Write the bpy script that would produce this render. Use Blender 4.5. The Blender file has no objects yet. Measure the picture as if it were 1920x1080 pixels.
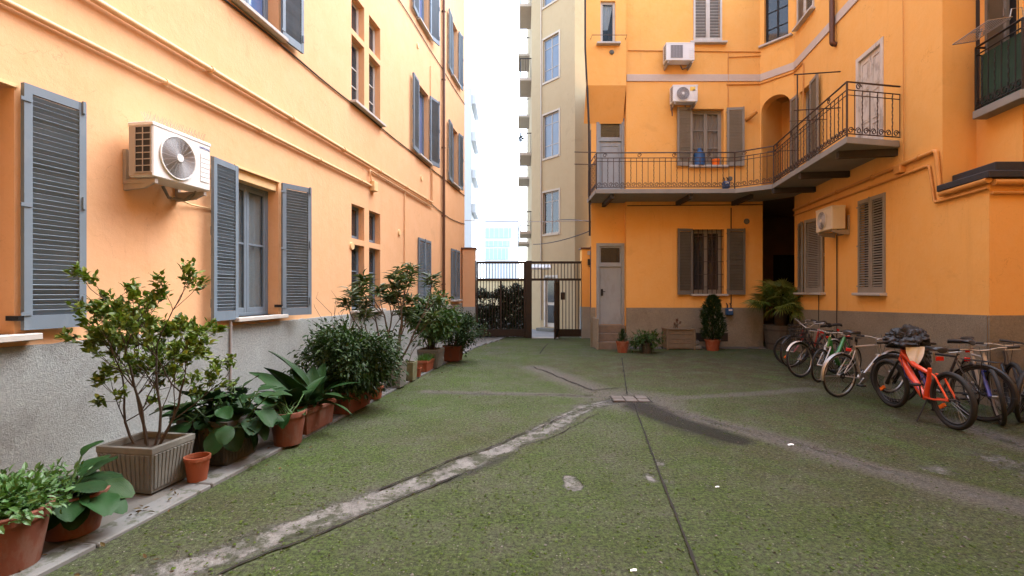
import bpy, bmesh, math, random
import numpy as np
from mathutils import Matrix, Vector, noise

R = math.radians
random.seed(11)
rng = np.random.default_rng(11)
sc = bpy.context.scene
COL = sc.collection

# ------------------------------------------------------------------ camera, sky, sun, exposure
FPX, CXP, HYP, CH = 900.0, 960.0, 547.0, 1.6      # focal length, centre and horizon in photograph pixels, eye height
cam_d = bpy.data.cameras.new('camera')
cam = bpy.data.objects.new('camera', cam_d)
COL.objects.link(cam)
cam.location = (0, 0, CH)
cam.rotation_euler = (R(90), 0, 0)
cam_d.sensor_width = 36.0
cam_d.lens = FPX / 1920.0 * 36.0
cam_d.shift_y = 7.0 / 1920.0
cam_d.clip_start = 0.05
cam_d.clip_end = 2000.0
sc.camera = cam

SUN_TO = Vector((0.40, 0.30, 0.80)).normalized()
world = bpy.data.worlds.new('World')
sc.world = world
world.use_nodes = True
wn, wl = world.node_tree.nodes, world.node_tree.links
wn.clear()
w_sky = wn.new('ShaderNodeTexSky')
w_sky.sky_type = 'NISHITA'
w_sky.sun_disc = False
w_sky.sun_elevation = math.asin(SUN_TO.z)
w_sky.sun_rotation = math.atan2(SUN_TO.x, SUN_TO.y)
w_sky.air_density = 1.0
w_sky.dust_density = 1.5
w_hs = wn.new('ShaderNodeHueSaturation')
w_hs.inputs['Saturation'].default_value = 0.62
w_bg = wn.new('ShaderNodeBackground')
w_bg.inputs['Strength'].default_value = 0.15
w_out = wn.new('ShaderNodeOutputWorld')
wl.new(w_sky.outputs[0], w_hs.inputs['Color'])
wl.new(w_hs.outputs[0], w_bg.inputs['Color'])
wl.new(w_bg.outputs[0], w_out.inputs['Surface'])

sun_d = bpy.data.lights.new('sun', 'SUN')
sun_d.energy = 0.5
sun_d.angle = R(40)
sun_d.color = (1.0, 0.985, 0.96)
sun = bpy.data.objects.new('sun', sun_d)
COL.objects.link(sun)
sun.rotation_euler = (-SUN_TO).to_track_quat('-Z', 'Y').to_euler()
sun.location = (0, 5, 30)

sc.view_settings.view_transform = 'Standard'
sc.view_settings.look = 'None'
sc.view_settings.exposure = 3.0
sc.view_settings.gamma = 1.0
sc.view_settings.use_curve_mapping = False
sc.render.engine = 'CYCLES'
sc.cycles.use_denoising = True
sc.cycles.max_bounces = 8
sc.cycles.diffuse_bounces = 5
sc.cycles.glossy_bounces = 3
sc.cycles.transparent_max_bounces = 10
sc.cycles.caustics_reflective = False
sc.cycles.caustics_refractive = False

# ------------------------------------------------------------------ materials
class NT:
    def __init__(s, name):
        s.mat = bpy.data.materials.new(name)
        s.mat.use_nodes = True
        s.n, s.l = s.mat.node_tree.nodes, s.mat.node_tree.links
        s.n.clear()
        s.out = s.n.new('ShaderNodeOutputMaterial')
        s.b = s.n.new('ShaderNodeBsdfPrincipled')
        s.l.new(s.b.outputs[0], s.out.inputs['Surface'])
        s.geo = s.n.new('ShaderNodeNewGeometry')
        s.pos = s.geo.outputs['Position']
    def noise(s, scale, detail=4.0, rough=0.55, vec=None, stretch=None, dist=0.0):
        n = s.n.new('ShaderNodeTexNoise')
        n.inputs['Scale'].default_value = scale
        n.inputs['Detail'].default_value = detail
        n.inputs['Roughness'].default_value = rough
        n.inputs['Distortion'].default_value = dist
        v = vec or s.pos
        if stretch:
            m = s.n.new('ShaderNodeMapping')
            m.inputs['Scale'].default_value = stretch
            s.l.new(v, m.inputs['Vector'])
            v = m.outputs[0]
        s.l.new(v, n.inputs['Vector'])
        return n.outputs['Fac']
    def ramp(s, fac, stops):
        r = s.n.new('ShaderNodeValToRGB')
        e = r.color_ramp.elements
        while len(e) < len(stops):
            e.new(0.5)
        for i, (p, c) in enumerate(stops):
            e[i].position = p
            e[i].color = (c, c, c, 1) if isinstance(c, (int, float)) else (*c, 1)
        s.l.new(fac, r.inputs[0])
        return r.outputs[0]
    def mix(s, fac, a, b, mode='MIX'):
        m = s.n.new('ShaderNodeMix')
        m.data_type = 'RGBA'
        m.blend_type = mode
        for sock, v in ((m.inputs[0], fac), (m.inputs[6], a), (m.inputs[7], b)):
            if hasattr(v, 'is_linked') or isinstance(v, bpy.types.NodeSocket):
                s.l.new(v, sock)
            elif isinstance(v, (int, float)):
                sock.default_value = v if sock.type == 'VALUE' else (v, v, v, 1)
            else:
                sock.default_value = (*v, 1)
        return m.outputs[2]
    def math(s, op, a, b=0.0, clamp=False):
        m = s.n.new('ShaderNodeMath')
        m.operation = op
        m.use_clamp = clamp
        for sock, v in ((m.inputs[0], a), (m.inputs[1], b)):
            if isinstance(v, bpy.types.NodeSocket):
                s.l.new(v, sock)
            else:
                sock.default_value = v
        return m.outputs[0]
    def attr(s, name):
        a = s.n.new('ShaderNodeAttribute')
        a.attribute_name = name
        return a.outputs['Fac']
    def bump(s, h, strength=0.5, dist=0.01):
        b = s.n.new('ShaderNodeBump')
        b.inputs['Strength'].default_value = strength
        b.inputs['Distance'].default_value = dist
        s.l.new(h, b.inputs['Height'])
        if s.b.inputs['Normal'].is_linked:
            s.l.new(s.b.inputs['Normal'].links[0].from_socket, b.inputs['Normal'])
        s.l.new(b.outputs[0], s.b.inputs['Normal'])
    def set(s, **k):
        for key, v in k.items():
            key = {'color': 'Base Color', 'rough': 'Roughness', 'metal': 'Metallic', 'spec': 'Specular IOR Level',
                   'coat': 'Coat Weight', 'alpha': 'Alpha', 'sss': 'Subsurface Weight'}[key]
            if isinstance(v, bpy.types.NodeSocket):
                s.l.new(v, s.b.inputs[key])
            elif isinstance(v, tuple):
                s.b.inputs[key].default_value = (*v, 1)
            else:
                s.b.inputs[key].default_value = v
        return s

def dim(c, k):
    return tuple(min(1.0, x * k) for x in c)

def plain(name, c, rough=0.6, var=0.18, scale=7.0, bump=0.0, bscale=80.0, metal=0.0, spec=0.4, coat=0.0):
    t = NT(name)
    f = t.noise(scale, 5, 0.6)
    t.set(color=t.mix(f, dim(c, 1 - var), dim(c, 1 + var)), rough=rough, metal=metal, spec=spec, coat=coat)
    if bump:
        t.bump(t.noise(bscale, 3, 0.6), bump, 0.004)
    return t.mat

def stucco(name, c, c2, fade):
    t = NT(name)
    big = t.ramp(t.noise(0.55, 4, 0.6), [(0.3, 0.0), (0.7, 1.0)])
    mid = t.ramp(t.noise(3.2, 5, 0.65), [(0.35, 0.0), (0.7, 1.0)])
    col = t.mix(big, c, c2)
    col = t.mix(t.math('MULTIPLY', mid, 0.4), col, fade)
    streak = t.ramp(t.noise(2.2, 5, 0.7, stretch=(2.4, 2.4, 0.2)), [(0.56, 0.0), (0.76, 1.0)])
    col = t.mix(t.math('MULTIPLY', streak, 0.20), col, dim(c, 0.62))
    speck = t.ramp(t.noise(38, 3, 0.7), [(0.3, 0.0), (0.42, 1.0)])
    col = t.mix(t.math('MULTIPLY', t.math('SUBTRACT', 1.0, speck), 0.15), col, dim(c, 0.6))
    patch = t.ramp(t.noise(1.1, 7, 0.7, dist=0.6), [(0.60, 0.0), (0.66, 1.0)])
    col = t.mix(t.math('MULTIPLY', patch, 0.22), col, dim(c, 0.72))
    hair = t.n.new('ShaderNodeTexVoronoi')
    hair.feature = 'DISTANCE_TO_EDGE'
    hair.inputs['Scale'].default_value = 0.9
    wob_ = t.n.new('ShaderNodeTexNoise')
    wob_.inputs['Scale'].default_value = 3.0
    wob_.inputs['Detail'].default_value = 6
    t.l.new(t.pos, wob_.inputs['Vector'])
    vm = t.n.new('ShaderNodeVectorMath')
    vm.operation = 'ADD'
    t.l.new(t.pos, vm.inputs[0])
    t.l.new(wob_.outputs['Color'], vm.inputs[1])
    t.l.new(vm.outputs[0], hair.inputs['Vector'])
    hl_ = t.math('MULTIPLY', t.ramp(hair.outputs['Distance'], [(0.0, 1.0), (0.004, 0.0)]), t.ramp(t.noise(0.7, 3, 0.6), [(0.52, 0.0), (0.6, 1.0)]))
    col = t.mix(t.math('MULTIPLY', hl_, 0.45), col, dim(c, 0.45))
    t.set(color=col, rough=0.9, spec=0.15)
    t.bump(t.noise(9, 4, 0.6), 0.25, 0.02)
    t.bump(t.noise(120, 3, 0.7), 0.35, 0.004)
    return t.mat

def roughcast(name, c, dark):
    t = NT(name)
    vor = t.n.new('ShaderNodeTexVoronoi')
    vor.inputs['Scale'].default_value = 60
    t.l.new(t.pos, vor.inputs['Vector'])
    n1 = t.noise(38, 6, 0.75)
    h = t.math('ADD', t.math('MULTIPLY', t.noise(85, 4, 0.8), 0.7), t.math('MULTIPLY', n1, 0.6))
    f = t.ramp(n1, [(0.3, 0.0), (0.62, 1.0)])
    col = t.mix(f, dim(c, 0.72), dim(c, 1.1))
    col = t.mix(t.math('MULTIPLY', t.ramp(t.noise(1.4, 5, 0.65), [(0.42, 0.0), (0.72, 1.0)]), 0.5), col, dark)
    damp = t.ramp(t.noise(0.9, 7, 0.72, dist=0.8), [(0.56, 0.0), (0.63, 1.0)])
    col = t.mix(t.math('MULTIPLY', damp, 0.35), col, dim(dark, 0.75))
    t.set(color=col, rough=0.95, spec=0.1)
    t.bump(h, 1.0, 0.026)
    return t.mat

def leaf_mat(name, cols, rough=0.45, spec=0.4):
    t = NT(name)
    stops = [(i / max(1, len(cols) - 1), c) for i, c in enumerate(cols)]
    col = t.ramp(t.geo.outputs['Random Per Island'], stops)
    col = t.mix(t.math('MULTIPLY', t.noise(14, 3, 0.6), 0.5), col, dim(cols[0], 0.75))
    t.set(color=col, rough=rough, spec=spec)
    tr = t.n.new('ShaderNodeBsdfTranslucent')
    t.l.new(t.mix(1.0, col, (0.9, 1.0, 0.35), 'MULTIPLY'), tr.inputs['Color'])
    ms = t.n.new('ShaderNodeMixShader')
    ms.inputs[0].default_value = 0.22
    t.l.new(t.b.outputs[0], ms.inputs[1])
    t.l.new(tr.outputs[0], ms.inputs[2])
    t.l.new(ms.outputs[0], t.out.inputs['Surface'])
    return t.mat

def big_leaf_mat(name, c, rib):
    # one broad leaf per object: veins in the leaf's own coordinates, tone by object
    t = NT(name)
    oi = t.n.new('ShaderNodeObjectInfo')
    tc = t.n.new('ShaderNodeTexCoord')
    col = t.ramp(oi.outputs['Random'], [(0.0, dim(c, 0.6)), (0.55, c), (0.92, dim(c, 1.2)), (1.0, (c[1] * 0.8, c[1] * 1.1, c[2]))])
    wv = t.n.new('ShaderNodeTexWave')
    wv.wave_type = 'BANDS'
    wv.bands_direction = 'X'
    wv.inputs['Scale'].default_value = 9
    wv.inputs['Distortion'].default_value = 3.0
    t.l.new(tc.outputs['Object'], wv.inputs['Vector'])
    v = t.ramp(wv.outputs['Fac'], [(0.0, 1.0), (0.12, 0.0)])
    col = t.mix(t.math('MULTIPLY', v, 0.6), col, rib)
    col = t.mix(t.math('MULTIPLY', t.noise(11, 4, 0.6), 0.4), col, dim(c, 0.6))
    t.set(color=col, rough=0.5, spec=0.16)
    t.bump(wv.outputs['Fac'], 0.25, 0.004)
    return t.mat

def glass_mat(name, tint, refl=0.35, clear=0.75):
    t = NT(name)
    t.set(color=tint, rough=0.05, spec=0.8)
    tr = t.n.new('ShaderNodeBsdfTransparent')
    tr.inputs[0].default_value = (0.85, 0.9, 0.92, 1)
    lw = t.n.new('ShaderNodeLayerWeight')
    lw.inputs[0].default_value = refl
    ms = t.n.new('ShaderNodeMixShader')
    f = t.math('ADD', t.math('MULTIPLY', lw.outputs['Facing'], 0.5), 1 - clear, True)
    t.l.new(f, ms.inputs[0])
    t.l.new(tr.outputs[0], ms.inputs[1])
    t.l.new(t.b.outputs[0], ms.inputs[2])
    t.l.new(ms.outputs[0], t.out.inputs['Surface'])
    return t.mat

def worn_paint(name, c, under, amount=0.5, rough=0.55):
    t = NT(name)
    f = t.ramp(t.noise(6, 7, 0.7, stretch=(1, 1, 0.4)), [(0.52, 0.0), (0.6, 1.0)])
    g = t.noise(3, 4, 0.6)
    col = t.mix(g, dim(c, 0.85), dim(c, 1.12))
    col = t.mix(t.math('MULTIPLY', f, amount), col, under)
    t.set(color=col, rough=rough, spec=0.3)
    t.bump(t.noise(60, 4, 0.6), 0.2, 0.003)
    return t.mat

def ground_mat():
    t = NT('mossy_concrete')
    bare0, soft0, wet, soil = t.attr('bare'), t.attr('soft'), t.attr('wet'), t.attr('soil')
    edge = t.math('ADD', t.math('MULTIPLY', t.noise(5, 6, 0.75), 0.6), t.math('MULTIPLY', t.noise(26, 5, 0.75), 0.4))
    bare = t.ramp(t.math('ADD', bare0, t.math('MULTIPLY', t.math('SUBTRACT', edge, 0.5), 2.0)), [(0.34, 0.0), (0.66, 1.0)])
    soft = t.ramp(t.math('ADD', soft0, t.math('MULTIPLY', t.math('SUBTRACT', edge, 0.5), 1.2)), [(0.15, 0.0), (0.95, 1.0)])
    big = t.ramp(t.noise(0.8, 5, 0.65), [(0.36, 0.0), (0.62, 1.0)])
    mid = t.ramp(t.noise(5.5, 7, 0.75), [(0.38, 0.0), (0.60, 1.0)])
    fine = t.ramp(t.noise(34, 7, 0.85), [(0.40, 0.0), (0.61, 1.0)])
    grain = t.ramp(t.noise(120, 3, 0.7), [(0.36, 0.0), (0.64, 1.0)])
    film = t.math('ADD', t.math('MULTIPLY', t.noise(1.4, 6, 0.7), 0.9), t.math('ADD', t.math('MULTIPLY', t.noise(6, 6, 0.75), 0.55), t.math('MULTIPLY', fine, 0.25)))
    film = t.ramp(film, [(0.64, 0.0), (0.96, 1.0)])
    worn = t.mix(fine, (0.040, 0.042, 0.031), (0.205, 0.208, 0.160))
    green = t.mix(big, t.mix(fine, (0.018, 0.028, 0.008), (0.118, 0.168, 0.052)), t.mix(fine, (0.021, 0.038, 0.008), (0.116, 0.195, 0.038)))
    moss = t.mix(t.math('ADD', t.math('MULTIPLY', film, 0.78), 0.10), worn, green)
    brown = t.mix(fine, (0.026, 0.021, 0.012), (0.125, 0.098, 0.060))
    moss = t.mix(t.math('MULTIPLY', soil, t.ramp(t.noise(2.6, 6, 0.75), [(0.38, 0.05), (0.58, 0.9)])), moss, brown)
    vo = t.n.new('ShaderNodeTexVoronoi')
    vo.inputs['Scale'].default_value = 44
    t.l.new(t.pos, vo.inputs['Vector'])
    rnd = t.n.new('ShaderNodeSeparateColor')
    t.l.new(vo.outputs['Color'], rnd.inputs[0])
    keep = t.ramp(t.noise(4, 4, 0.65), [(0.40, 0.0), (0.62, 1.0)])
    peb = t.math('MULTIPLY', t.ramp(vo.outputs['Distance'], [(0.16, 1.0), (0.30, 0.0)]), t.ramp(rnd.outputs[0], [(0.66, 0.0), (0.76, 1.0)]))
    peb = t.math('MULTIPLY', peb, t.math('ADD', t.math('MULTIPLY', keep, 0.7), 0.3))
    moss = t.mix(peb, moss, t.mix(rnd.outputs[1], (0.15, 0.155, 0.11), (0.38, 0.37, 0.31)))
    conc = t.mix(mid, (0.120, 0.118, 0.112), (0.265, 0.262, 0.254))
    conc = t.mix(t.math('MULTIPLY', grain, 0.45), conc, (0.055, 0.050, 0.044))
    conc = t.mix(t.math('MULTIPLY', t.ramp(t.noise(4.0, 7, 0.8), [(0.47, 0.0), (0.56, 1.0)]), 0.8), conc, (0.034, 0.042, 0.018))
    dust = t.mix(fine, (0.085, 0.077, 0.070), (0.215, 0.198, 0.185))
    col = t.mix(t.math('MULTIPLY', soft, 0.85), moss, dust)
    col = t.mix(bare, col, conc)
    wf = t.ramp(t.math('ADD', wet, t.math('MULTIPLY', t.math('SUBTRACT', edge, 0.5), 1.6)), [(0.20, 0.0), (0.85, 1.0)])
    col = t.mix(t.math('MULTIPLY', wf, 0.85), col, (0.017, 0.015, 0.015))
    t.set(color=col, rough=t.ramp(wf, [(0.0, 0.95), (1.0, 0.6)]), spec=0.15)
    h = t.math('ADD', t.math('MULTIPLY', fine, 0.7), t.math('MULTIPLY', peb, 0.8))
    hb = t.math('MULTIPLY', h, t.ramp(bare, [(0.0, 1.0), (1.0, 0.3)]))
    t.bump(hb, 0.9, 0.022)
    t.bump(t.math('SUBTRACT', 1.0, bare), 0.7, 0.014)
    return t.mat

M = {}
M['stucco_left'] = stucco('peach_stucco', (0.66, 0.375, 0.195), (0.70, 0.405, 0.218), (0.73, 0.45, 0.27))
M['stucco_right'] = stucco('orange_stucco', (0.74, 0.380, 0.100), (0.77, 0.405, 0.115), (0.78, 0.46, 0.17))
M['plinth_left'] = roughcast('grey_roughcast', (0.36, 0.385, 0.38), (0.23, 0.24, 0.225))
M['plinth_right'] = roughcast('tan_roughcast', (0.30, 0.262, 0.200), (0.19, 0.165, 0.125))
M['shutter_left'] = worn_paint('skylit_grey_paint', (0.145, 0.190, 0.235), (0.21, 0.25, 0.28), 0.25, 0.5)  # grey joinery with the cool skylight tint put into its colour
M['shutter_right'] = worn_paint('bounce_lit_grey_paint', (0.235, 0.215, 0.18), (0.30, 0.28, 0.24), 0.25, 0.55)  # the same grey with warm bounced light put into its colour
M['shutter_dark'] = worn_paint('dark_grey_paint', (0.125, 0.118, 0.105), (0.17, 0.16, 0.14), 0.3, 0.5)
M['white_frame'] = worn_paint('white_joinery', (0.52, 0.49, 0.44), (0.30, 0.27, 0.23), 0.3, 0.5)
M['door_grey'] = worn_paint('grey_door_paint', (0.27, 0.305, 0.325), (0.20, 0.20, 0.195), 0.3, 0.5)
M['door_worn'] = worn_paint('peeling_white_paint', (0.55, 0.50, 0.44), (0.20, 0.165, 0.135), 0.5, 0.7)
M['sill'] = plain('sill_stone', (0.43, 0.41, 0.38), 0.8, 0.15, 12, 0.3, 60)
M['band'] = plain('grey_band', (0.50, 0.42, 0.36), 0.85, 0.1, 8, 0.3, 90)
M['concrete'] = plain('concrete', (0.33, 0.32, 0.29), 0.9, 0.25, 4, 0.5, 45)
M['slab'] = plain('balcony_concrete', (0.24, 0.235, 0.22), 0.85, 0.2, 3, 0.3, 40)
M['stone_dirty'] = plain('weathered_concrete', (0.135, 0.138, 0.125), 0.92, 0.45, 7, 0.7, 30)
M['stone_dark'] = plain('dark_concrete', (0.06, 0.058, 0.05), 0.92, 0.4, 6, 0.6, 30)
M['moss_pot'] = plain('mossy_concrete_pot', (0.13, 0.135, 0.075), 0.95, 0.45, 9, 0.7, 30)
M['terracotta'] = worn_paint('terracotta', (0.23, 0.064, 0.030), (0.30, 0.16, 0.10), 0.45, 0.85)
M['terracotta_dark'] = worn_paint('dark_terracotta', (0.13, 0.040, 0.022), (0.07, 0.04, 0.03), 0.45, 0.85)
M['terracotta_old'] = worn_paint('brown_terracotta', (0.145, 0.050, 0.030), (0.17, 0.11, 0.085), 0.45, 0.85)
M['soil'] = plain('soil', (0.035, 0.026, 0.018), 1.0, 0.5, 40, 1.0, 60)
M['iron'] = plain('brown_iron', (0.055, 0.035, 0.026), 0.55, 0.3, 20, 0.2, 90, 0.3)
M['gate_iron'] = plain('dark_brown_gate', (0.024, 0.017, 0.014), 0.5, 0.3, 12, 0.1, 70, 0.2)
M['black_iron'] = plain('black_iron', (0.018, 0.017, 0.017), 0.5, 0.3, 20, 0, 90, 0.3)
M['beam'] = plain('dark_beam', (0.04, 0.033, 0.028), 0.7, 0.3, 9, 0.2, 50)
M['downpipe'] = plain('brown_downpipe', (0.10, 0.045, 0.028), 0.45, 0.3, 6, 0, 50, 0.2)
M['pipe_l'] = plain('painted_pipe_peach', (0.68, 0.42, 0.22), 0.6, 0.2, 8)
M['pipe_r'] = plain('painted_pipe_orange', (0.56, 0.255, 0.060), 0.55, 0.2, 8)
M['pipe_y'] = plain('cream_trim', (0.70, 0.48, 0.24), 0.6, 0.12, 8)
M['pipe_grey'] = plain('grey_pipe', (0.30, 0.29, 0.29), 0.5, 0.15, 8)
M['cable'] = plain('black_cable', (0.03, 0.022, 0.018), 0.7, 0.2, 8)
M['ac_white'] = plain('ac_white_enamel', (0.66, 0.67, 0.67), 0.4, 0.06, 5)
M['ac_side'] = plain('ac_side_enamel', (0.33, 0.30, 0.27), 0.5, 0.12, 5)
M['ac_cream'] = plain('ac_cream_enamel', (0.66, 0.58, 0.45), 0.45, 0.1, 5)
M['ac_dark'] = plain('ac_dark', (0.022, 0.022, 0.024), 0.6, 0.2, 30)
M['grille'] = plain('grille_grey', (0.42, 0.42, 0.44), 0.45, 0.1, 20)
M['bracket'] = plain('bracket_steel', (0.35, 0.31, 0.27), 0.5, 0.15, 15, 0, 40, 0.3)
M['blue_print'] = plain('blue_print', (0.02, 0.045, 0.25), 0.5, 0.05)
M['yellow_label'] = plain('yellow_label', (0.75, 0.52, 0.10), 0.5, 0.05)
M['hose'] = plain('grey_hose', (0.16, 0.145, 0.13), 0.6, 0.2)
M['room'] = plain('dark_interior', (0.035, 0.03, 0.028), 0.9, 0.3, 3)
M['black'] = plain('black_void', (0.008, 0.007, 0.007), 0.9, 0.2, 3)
M['curtain'] = plain('lace_curtain', (0.74, 0.72, 0.70), 0.9, 0.06, 20)
M['curtain_warm'] = plain('peach_curtain', (0.62, 0.44, 0.33), 0.9, 0.1, 20)
M['glass'] = glass_mat('window_glass', (0.06, 0.075, 0.09), 0.45, 0.92)
M['glass_dark'] = glass_mat('dark_window_glass', (0.03, 0.035, 0.04), 0.5, 0.5)
M['glass_sky'] = glass_mat('sky_tinted_window_glass', (0.09, 0.15, 0.30), 0.5, 0.25)  # blue of the reflected sky put into the glass tint
M['glass_frost'] = plain('frosted_glass', (0.105, 0.145, 0.20), 0.25, 0.2, 3, 0, 10, 0, 0.6)
M['beige'] = stucco('beige_stucco', (0.36, 0.285, 0.172), (0.39, 0.31, 0.19), (0.41, 0.335, 0.215))
M['beige_trim'] = plain('beige_trim', (0.42, 0.37, 0.30), 0.8, 0.1, 5)
M['far_white'] = plain('far_hazed_white', (0.58, 0.62, 0.65), 0.9, 0.04, 2)  # near-white: haze put into the far buildings' colour; also on the awning
M['far_blue'] = plain('far_blue_glazing', (0.36, 0.55, 0.66), 0.4, 0.15, 1.2)
M['far_cream'] = plain('far_cream_wall', (0.70, 0.62, 0.40), 0.9, 0.1, 2)
M['roof_felt'] = plain('roof_felt', (0.028, 0.027, 0.030), 0.75, 0.3, 8, 0.4, 30)
M['asphalt'] = plain('street_asphalt', (0.16, 0.16, 0.16), 0.9, 0.2, 3, 0.3, 50)
M['kerb'] = worn_paint('kerb_concrete', (0.145, 0.148, 0.146), (0.045, 0.052, 0.028), 0.8, 0.92)
M['walk'] = plain('walkway_concrete', (0.11, 0.105, 0.095), 0.93, 0.45, 3.2, 0.6, 40)
M['crack'] = plain('crack_dirt', (0.012, 0.011, 0.009), 1.0, 0.3, 20)
M['drain'] = plain('drain_stone', (0.10, 0.088, 0.08), 0.85, 0.3, 9, 0.6, 50)
M['bark'] = plain('grey_bark', (0.085, 0.066, 0.05), 0.9, 0.35, 25, 0.7, 60)
M['bark_dark'] = plain('dark_bark', (0.045, 0.034, 0.026), 0.9, 0.35, 25, 0.7, 60)
M['tyre'] = plain('tyre_rubber', (0.016, 0.016, 0.016), 0.75, 0.2, 30, 0.3, 150)
M['alu'] = plain('aluminium', (0.34, 0.33, 0.315), 0.38, 0.12, 12, 0, 30, 0.8)
M['spoke'] = plain('spoke_steel', (0.22, 0.215, 0.21), 0.4, 0.1, 12, 0, 30, 0.8)
M['silver_paint'] = plain('silver_paint', (0.40, 0.375, 0.34), 0.35, 0.08, 8, 0, 30, 0.4, 0.5, 0.4)
M['white_plastic'] = plain('white_plastic', (0.66, 0.64, 0.60), 0.4, 0.1, 8)
M['black_plastic'] = plain('black_plastic', (0.015, 0.015, 0.016), 0.45, 0.2, 10)
M['orange_paint'] = plain('orange_red_paint', (0.72, 0.070, 0.018), 0.3, 0.06, 8, 0, 30, 0.1, 0.5, 0.6)
M['green_paint'] = plain('green_paint', (0.035, 0.19, 0.040), 0.35, 0.1, 8, 0, 30, 0.1, 0.5, 0.4)
M['blue_paint'] = plain('blue_paint', (0.022, 0.035, 0.22), 0.35, 0.1, 8, 0, 30, 0.2, 0.5, 0.4)
M['red_paint'] = plain('red_paint', (0.30, 0.025, 0.018), 0.35, 0.1, 8, 0, 30, 0.1, 0.5, 0.4)
M['dark_paint'] = plain('charcoal_paint', (0.03, 0.03, 0.034), 0.35, 0.1, 8, 0, 30, 0.2, 0.5, 0.4)
M['reflector_red'] = plain('red_reflector', (0.50, 0.02, 0.012), 0.25, 0.1, 30)
M['reflector_orange'] = plain('orange_reflector', (0.80, 0.16, 0.02), 0.25, 0.1, 30)
M['tarp'] = plain('black_nylon', (0.008, 0.008, 0.010), 0.6, 0.3, 10, 0.4, 25, 0, 0.5)
M['cloth_white'] = plain('white_cloth', (0.78, 0.78, 0.76), 0.9, 0.12, 10, 0.3, 30)
M['meter_blue'] = plain('blue_meter', (0.02, 0.085, 0.22), 0.45, 0.15, 10)
M['wood_tub'] = plain('weathered_wood', (0.075, 0.066, 0.055), 0.85, 0.35, 12, 0.6, 40)
M['wood_box'] = plain('light_planter_wood', (0.15, 0.115, 0.075), 0.85, 0.3, 12, 0.5, 40)
M['green_net'] = plain('dark_green_screen', (0.022, 0.055, 0.034), 0.85, 0.5, 5, 0.3, 40)
M['paper'] = plain('white_paper', (0.75, 0.75, 0.73), 0.9, 0.05)
M['leaf_spot'] = leaf_mat('light_shrub_leaf', [(0.048, 0.092, 0.012), (0.12, 0.19, 0.022), (0.075, 0.13, 0.016), (0.25, 0.31, 0.05)])
M['leaf_dark'] = leaf_mat('dark_glossy_leaf', [(0.012, 0.030, 0.010), (0.030, 0.062, 0.020), (0.020, 0.052, 0.014), (0.060, 0.115, 0.032)], 0.5, 0.22)
M['leaf_mid'] = leaf_mat('mid_green_leaf', [(0.022, 0.062, 0.012), (0.050, 0.115, 0.020), (0.035, 0.085, 0.016), (0.085, 0.155, 0.035)])
M['leaf_long'] = leaf_mat('long_narrow_leaf', [(0.028, 0.055, 0.018), (0.060, 0.095, 0.030), (0.10, 0.14, 0.045)])
M['leaf_herb'] = leaf_mat('herb_leaf', [(0.05, 0.12, 0.035), (0.09, 0.19, 0.055), (0.065, 0.15, 0.04)])
M['leaf_ivy'] = leaf_mat('ivy_leaf', [(0.008, 0.018, 0.006), (0.022, 0.042, 0.012), (0.012, 0.028, 0.009), (0.075, 0.105, 0.05)])
M['leaf_conifer'] = leaf_mat('conifer_needle', [(0.016, 0.042, 0.012), (0.035, 0.075, 0.018)])
M['leaf_palm'] = leaf_mat('palm_blade', [(0.06, 0.12, 0.018), (0.12, 0.19, 0.028), (0.22, 0.22, 0.045)])
M['leaf_grass'] = leaf_mat('grass_blade', [(0.05, 0.14, 0.02), (0.09, 0.21, 0.03)])
M['leaf_red'] = leaf_mat('reddish_leaf', [(0.12, 0.04, 0.02), (0.22, 0.09, 0.05)])
M['bergenia'] = big_leaf_mat('broad_leaf', (0.010, 0.040, 0.009), (0.032, 0.078, 0.024))
M['aspidistra'] = big_leaf_mat('strap_leaf', (0.013, 0.044, 0.011), (0.03, 0.075, 0.024))
M['passage'] = plain('shaded_passage_plaster', (0.16, 0.085, 0.045), 0.95, 0.3, 3, 0.3, 40)  # shade of the recess put into the plaster colour
M['step_stone'] = plain('tan_step_stone', (0.17, 0.13, 0.095), 0.92, 0.4, 6, 0.6, 35)
M['ground'] = ground_mat()

# ------------------------------------------------------------------ mesh helpers
WM = {}          # world matrix of every object built here
I4 = Matrix.Identity(4)
T = Matrix.Translation

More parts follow.
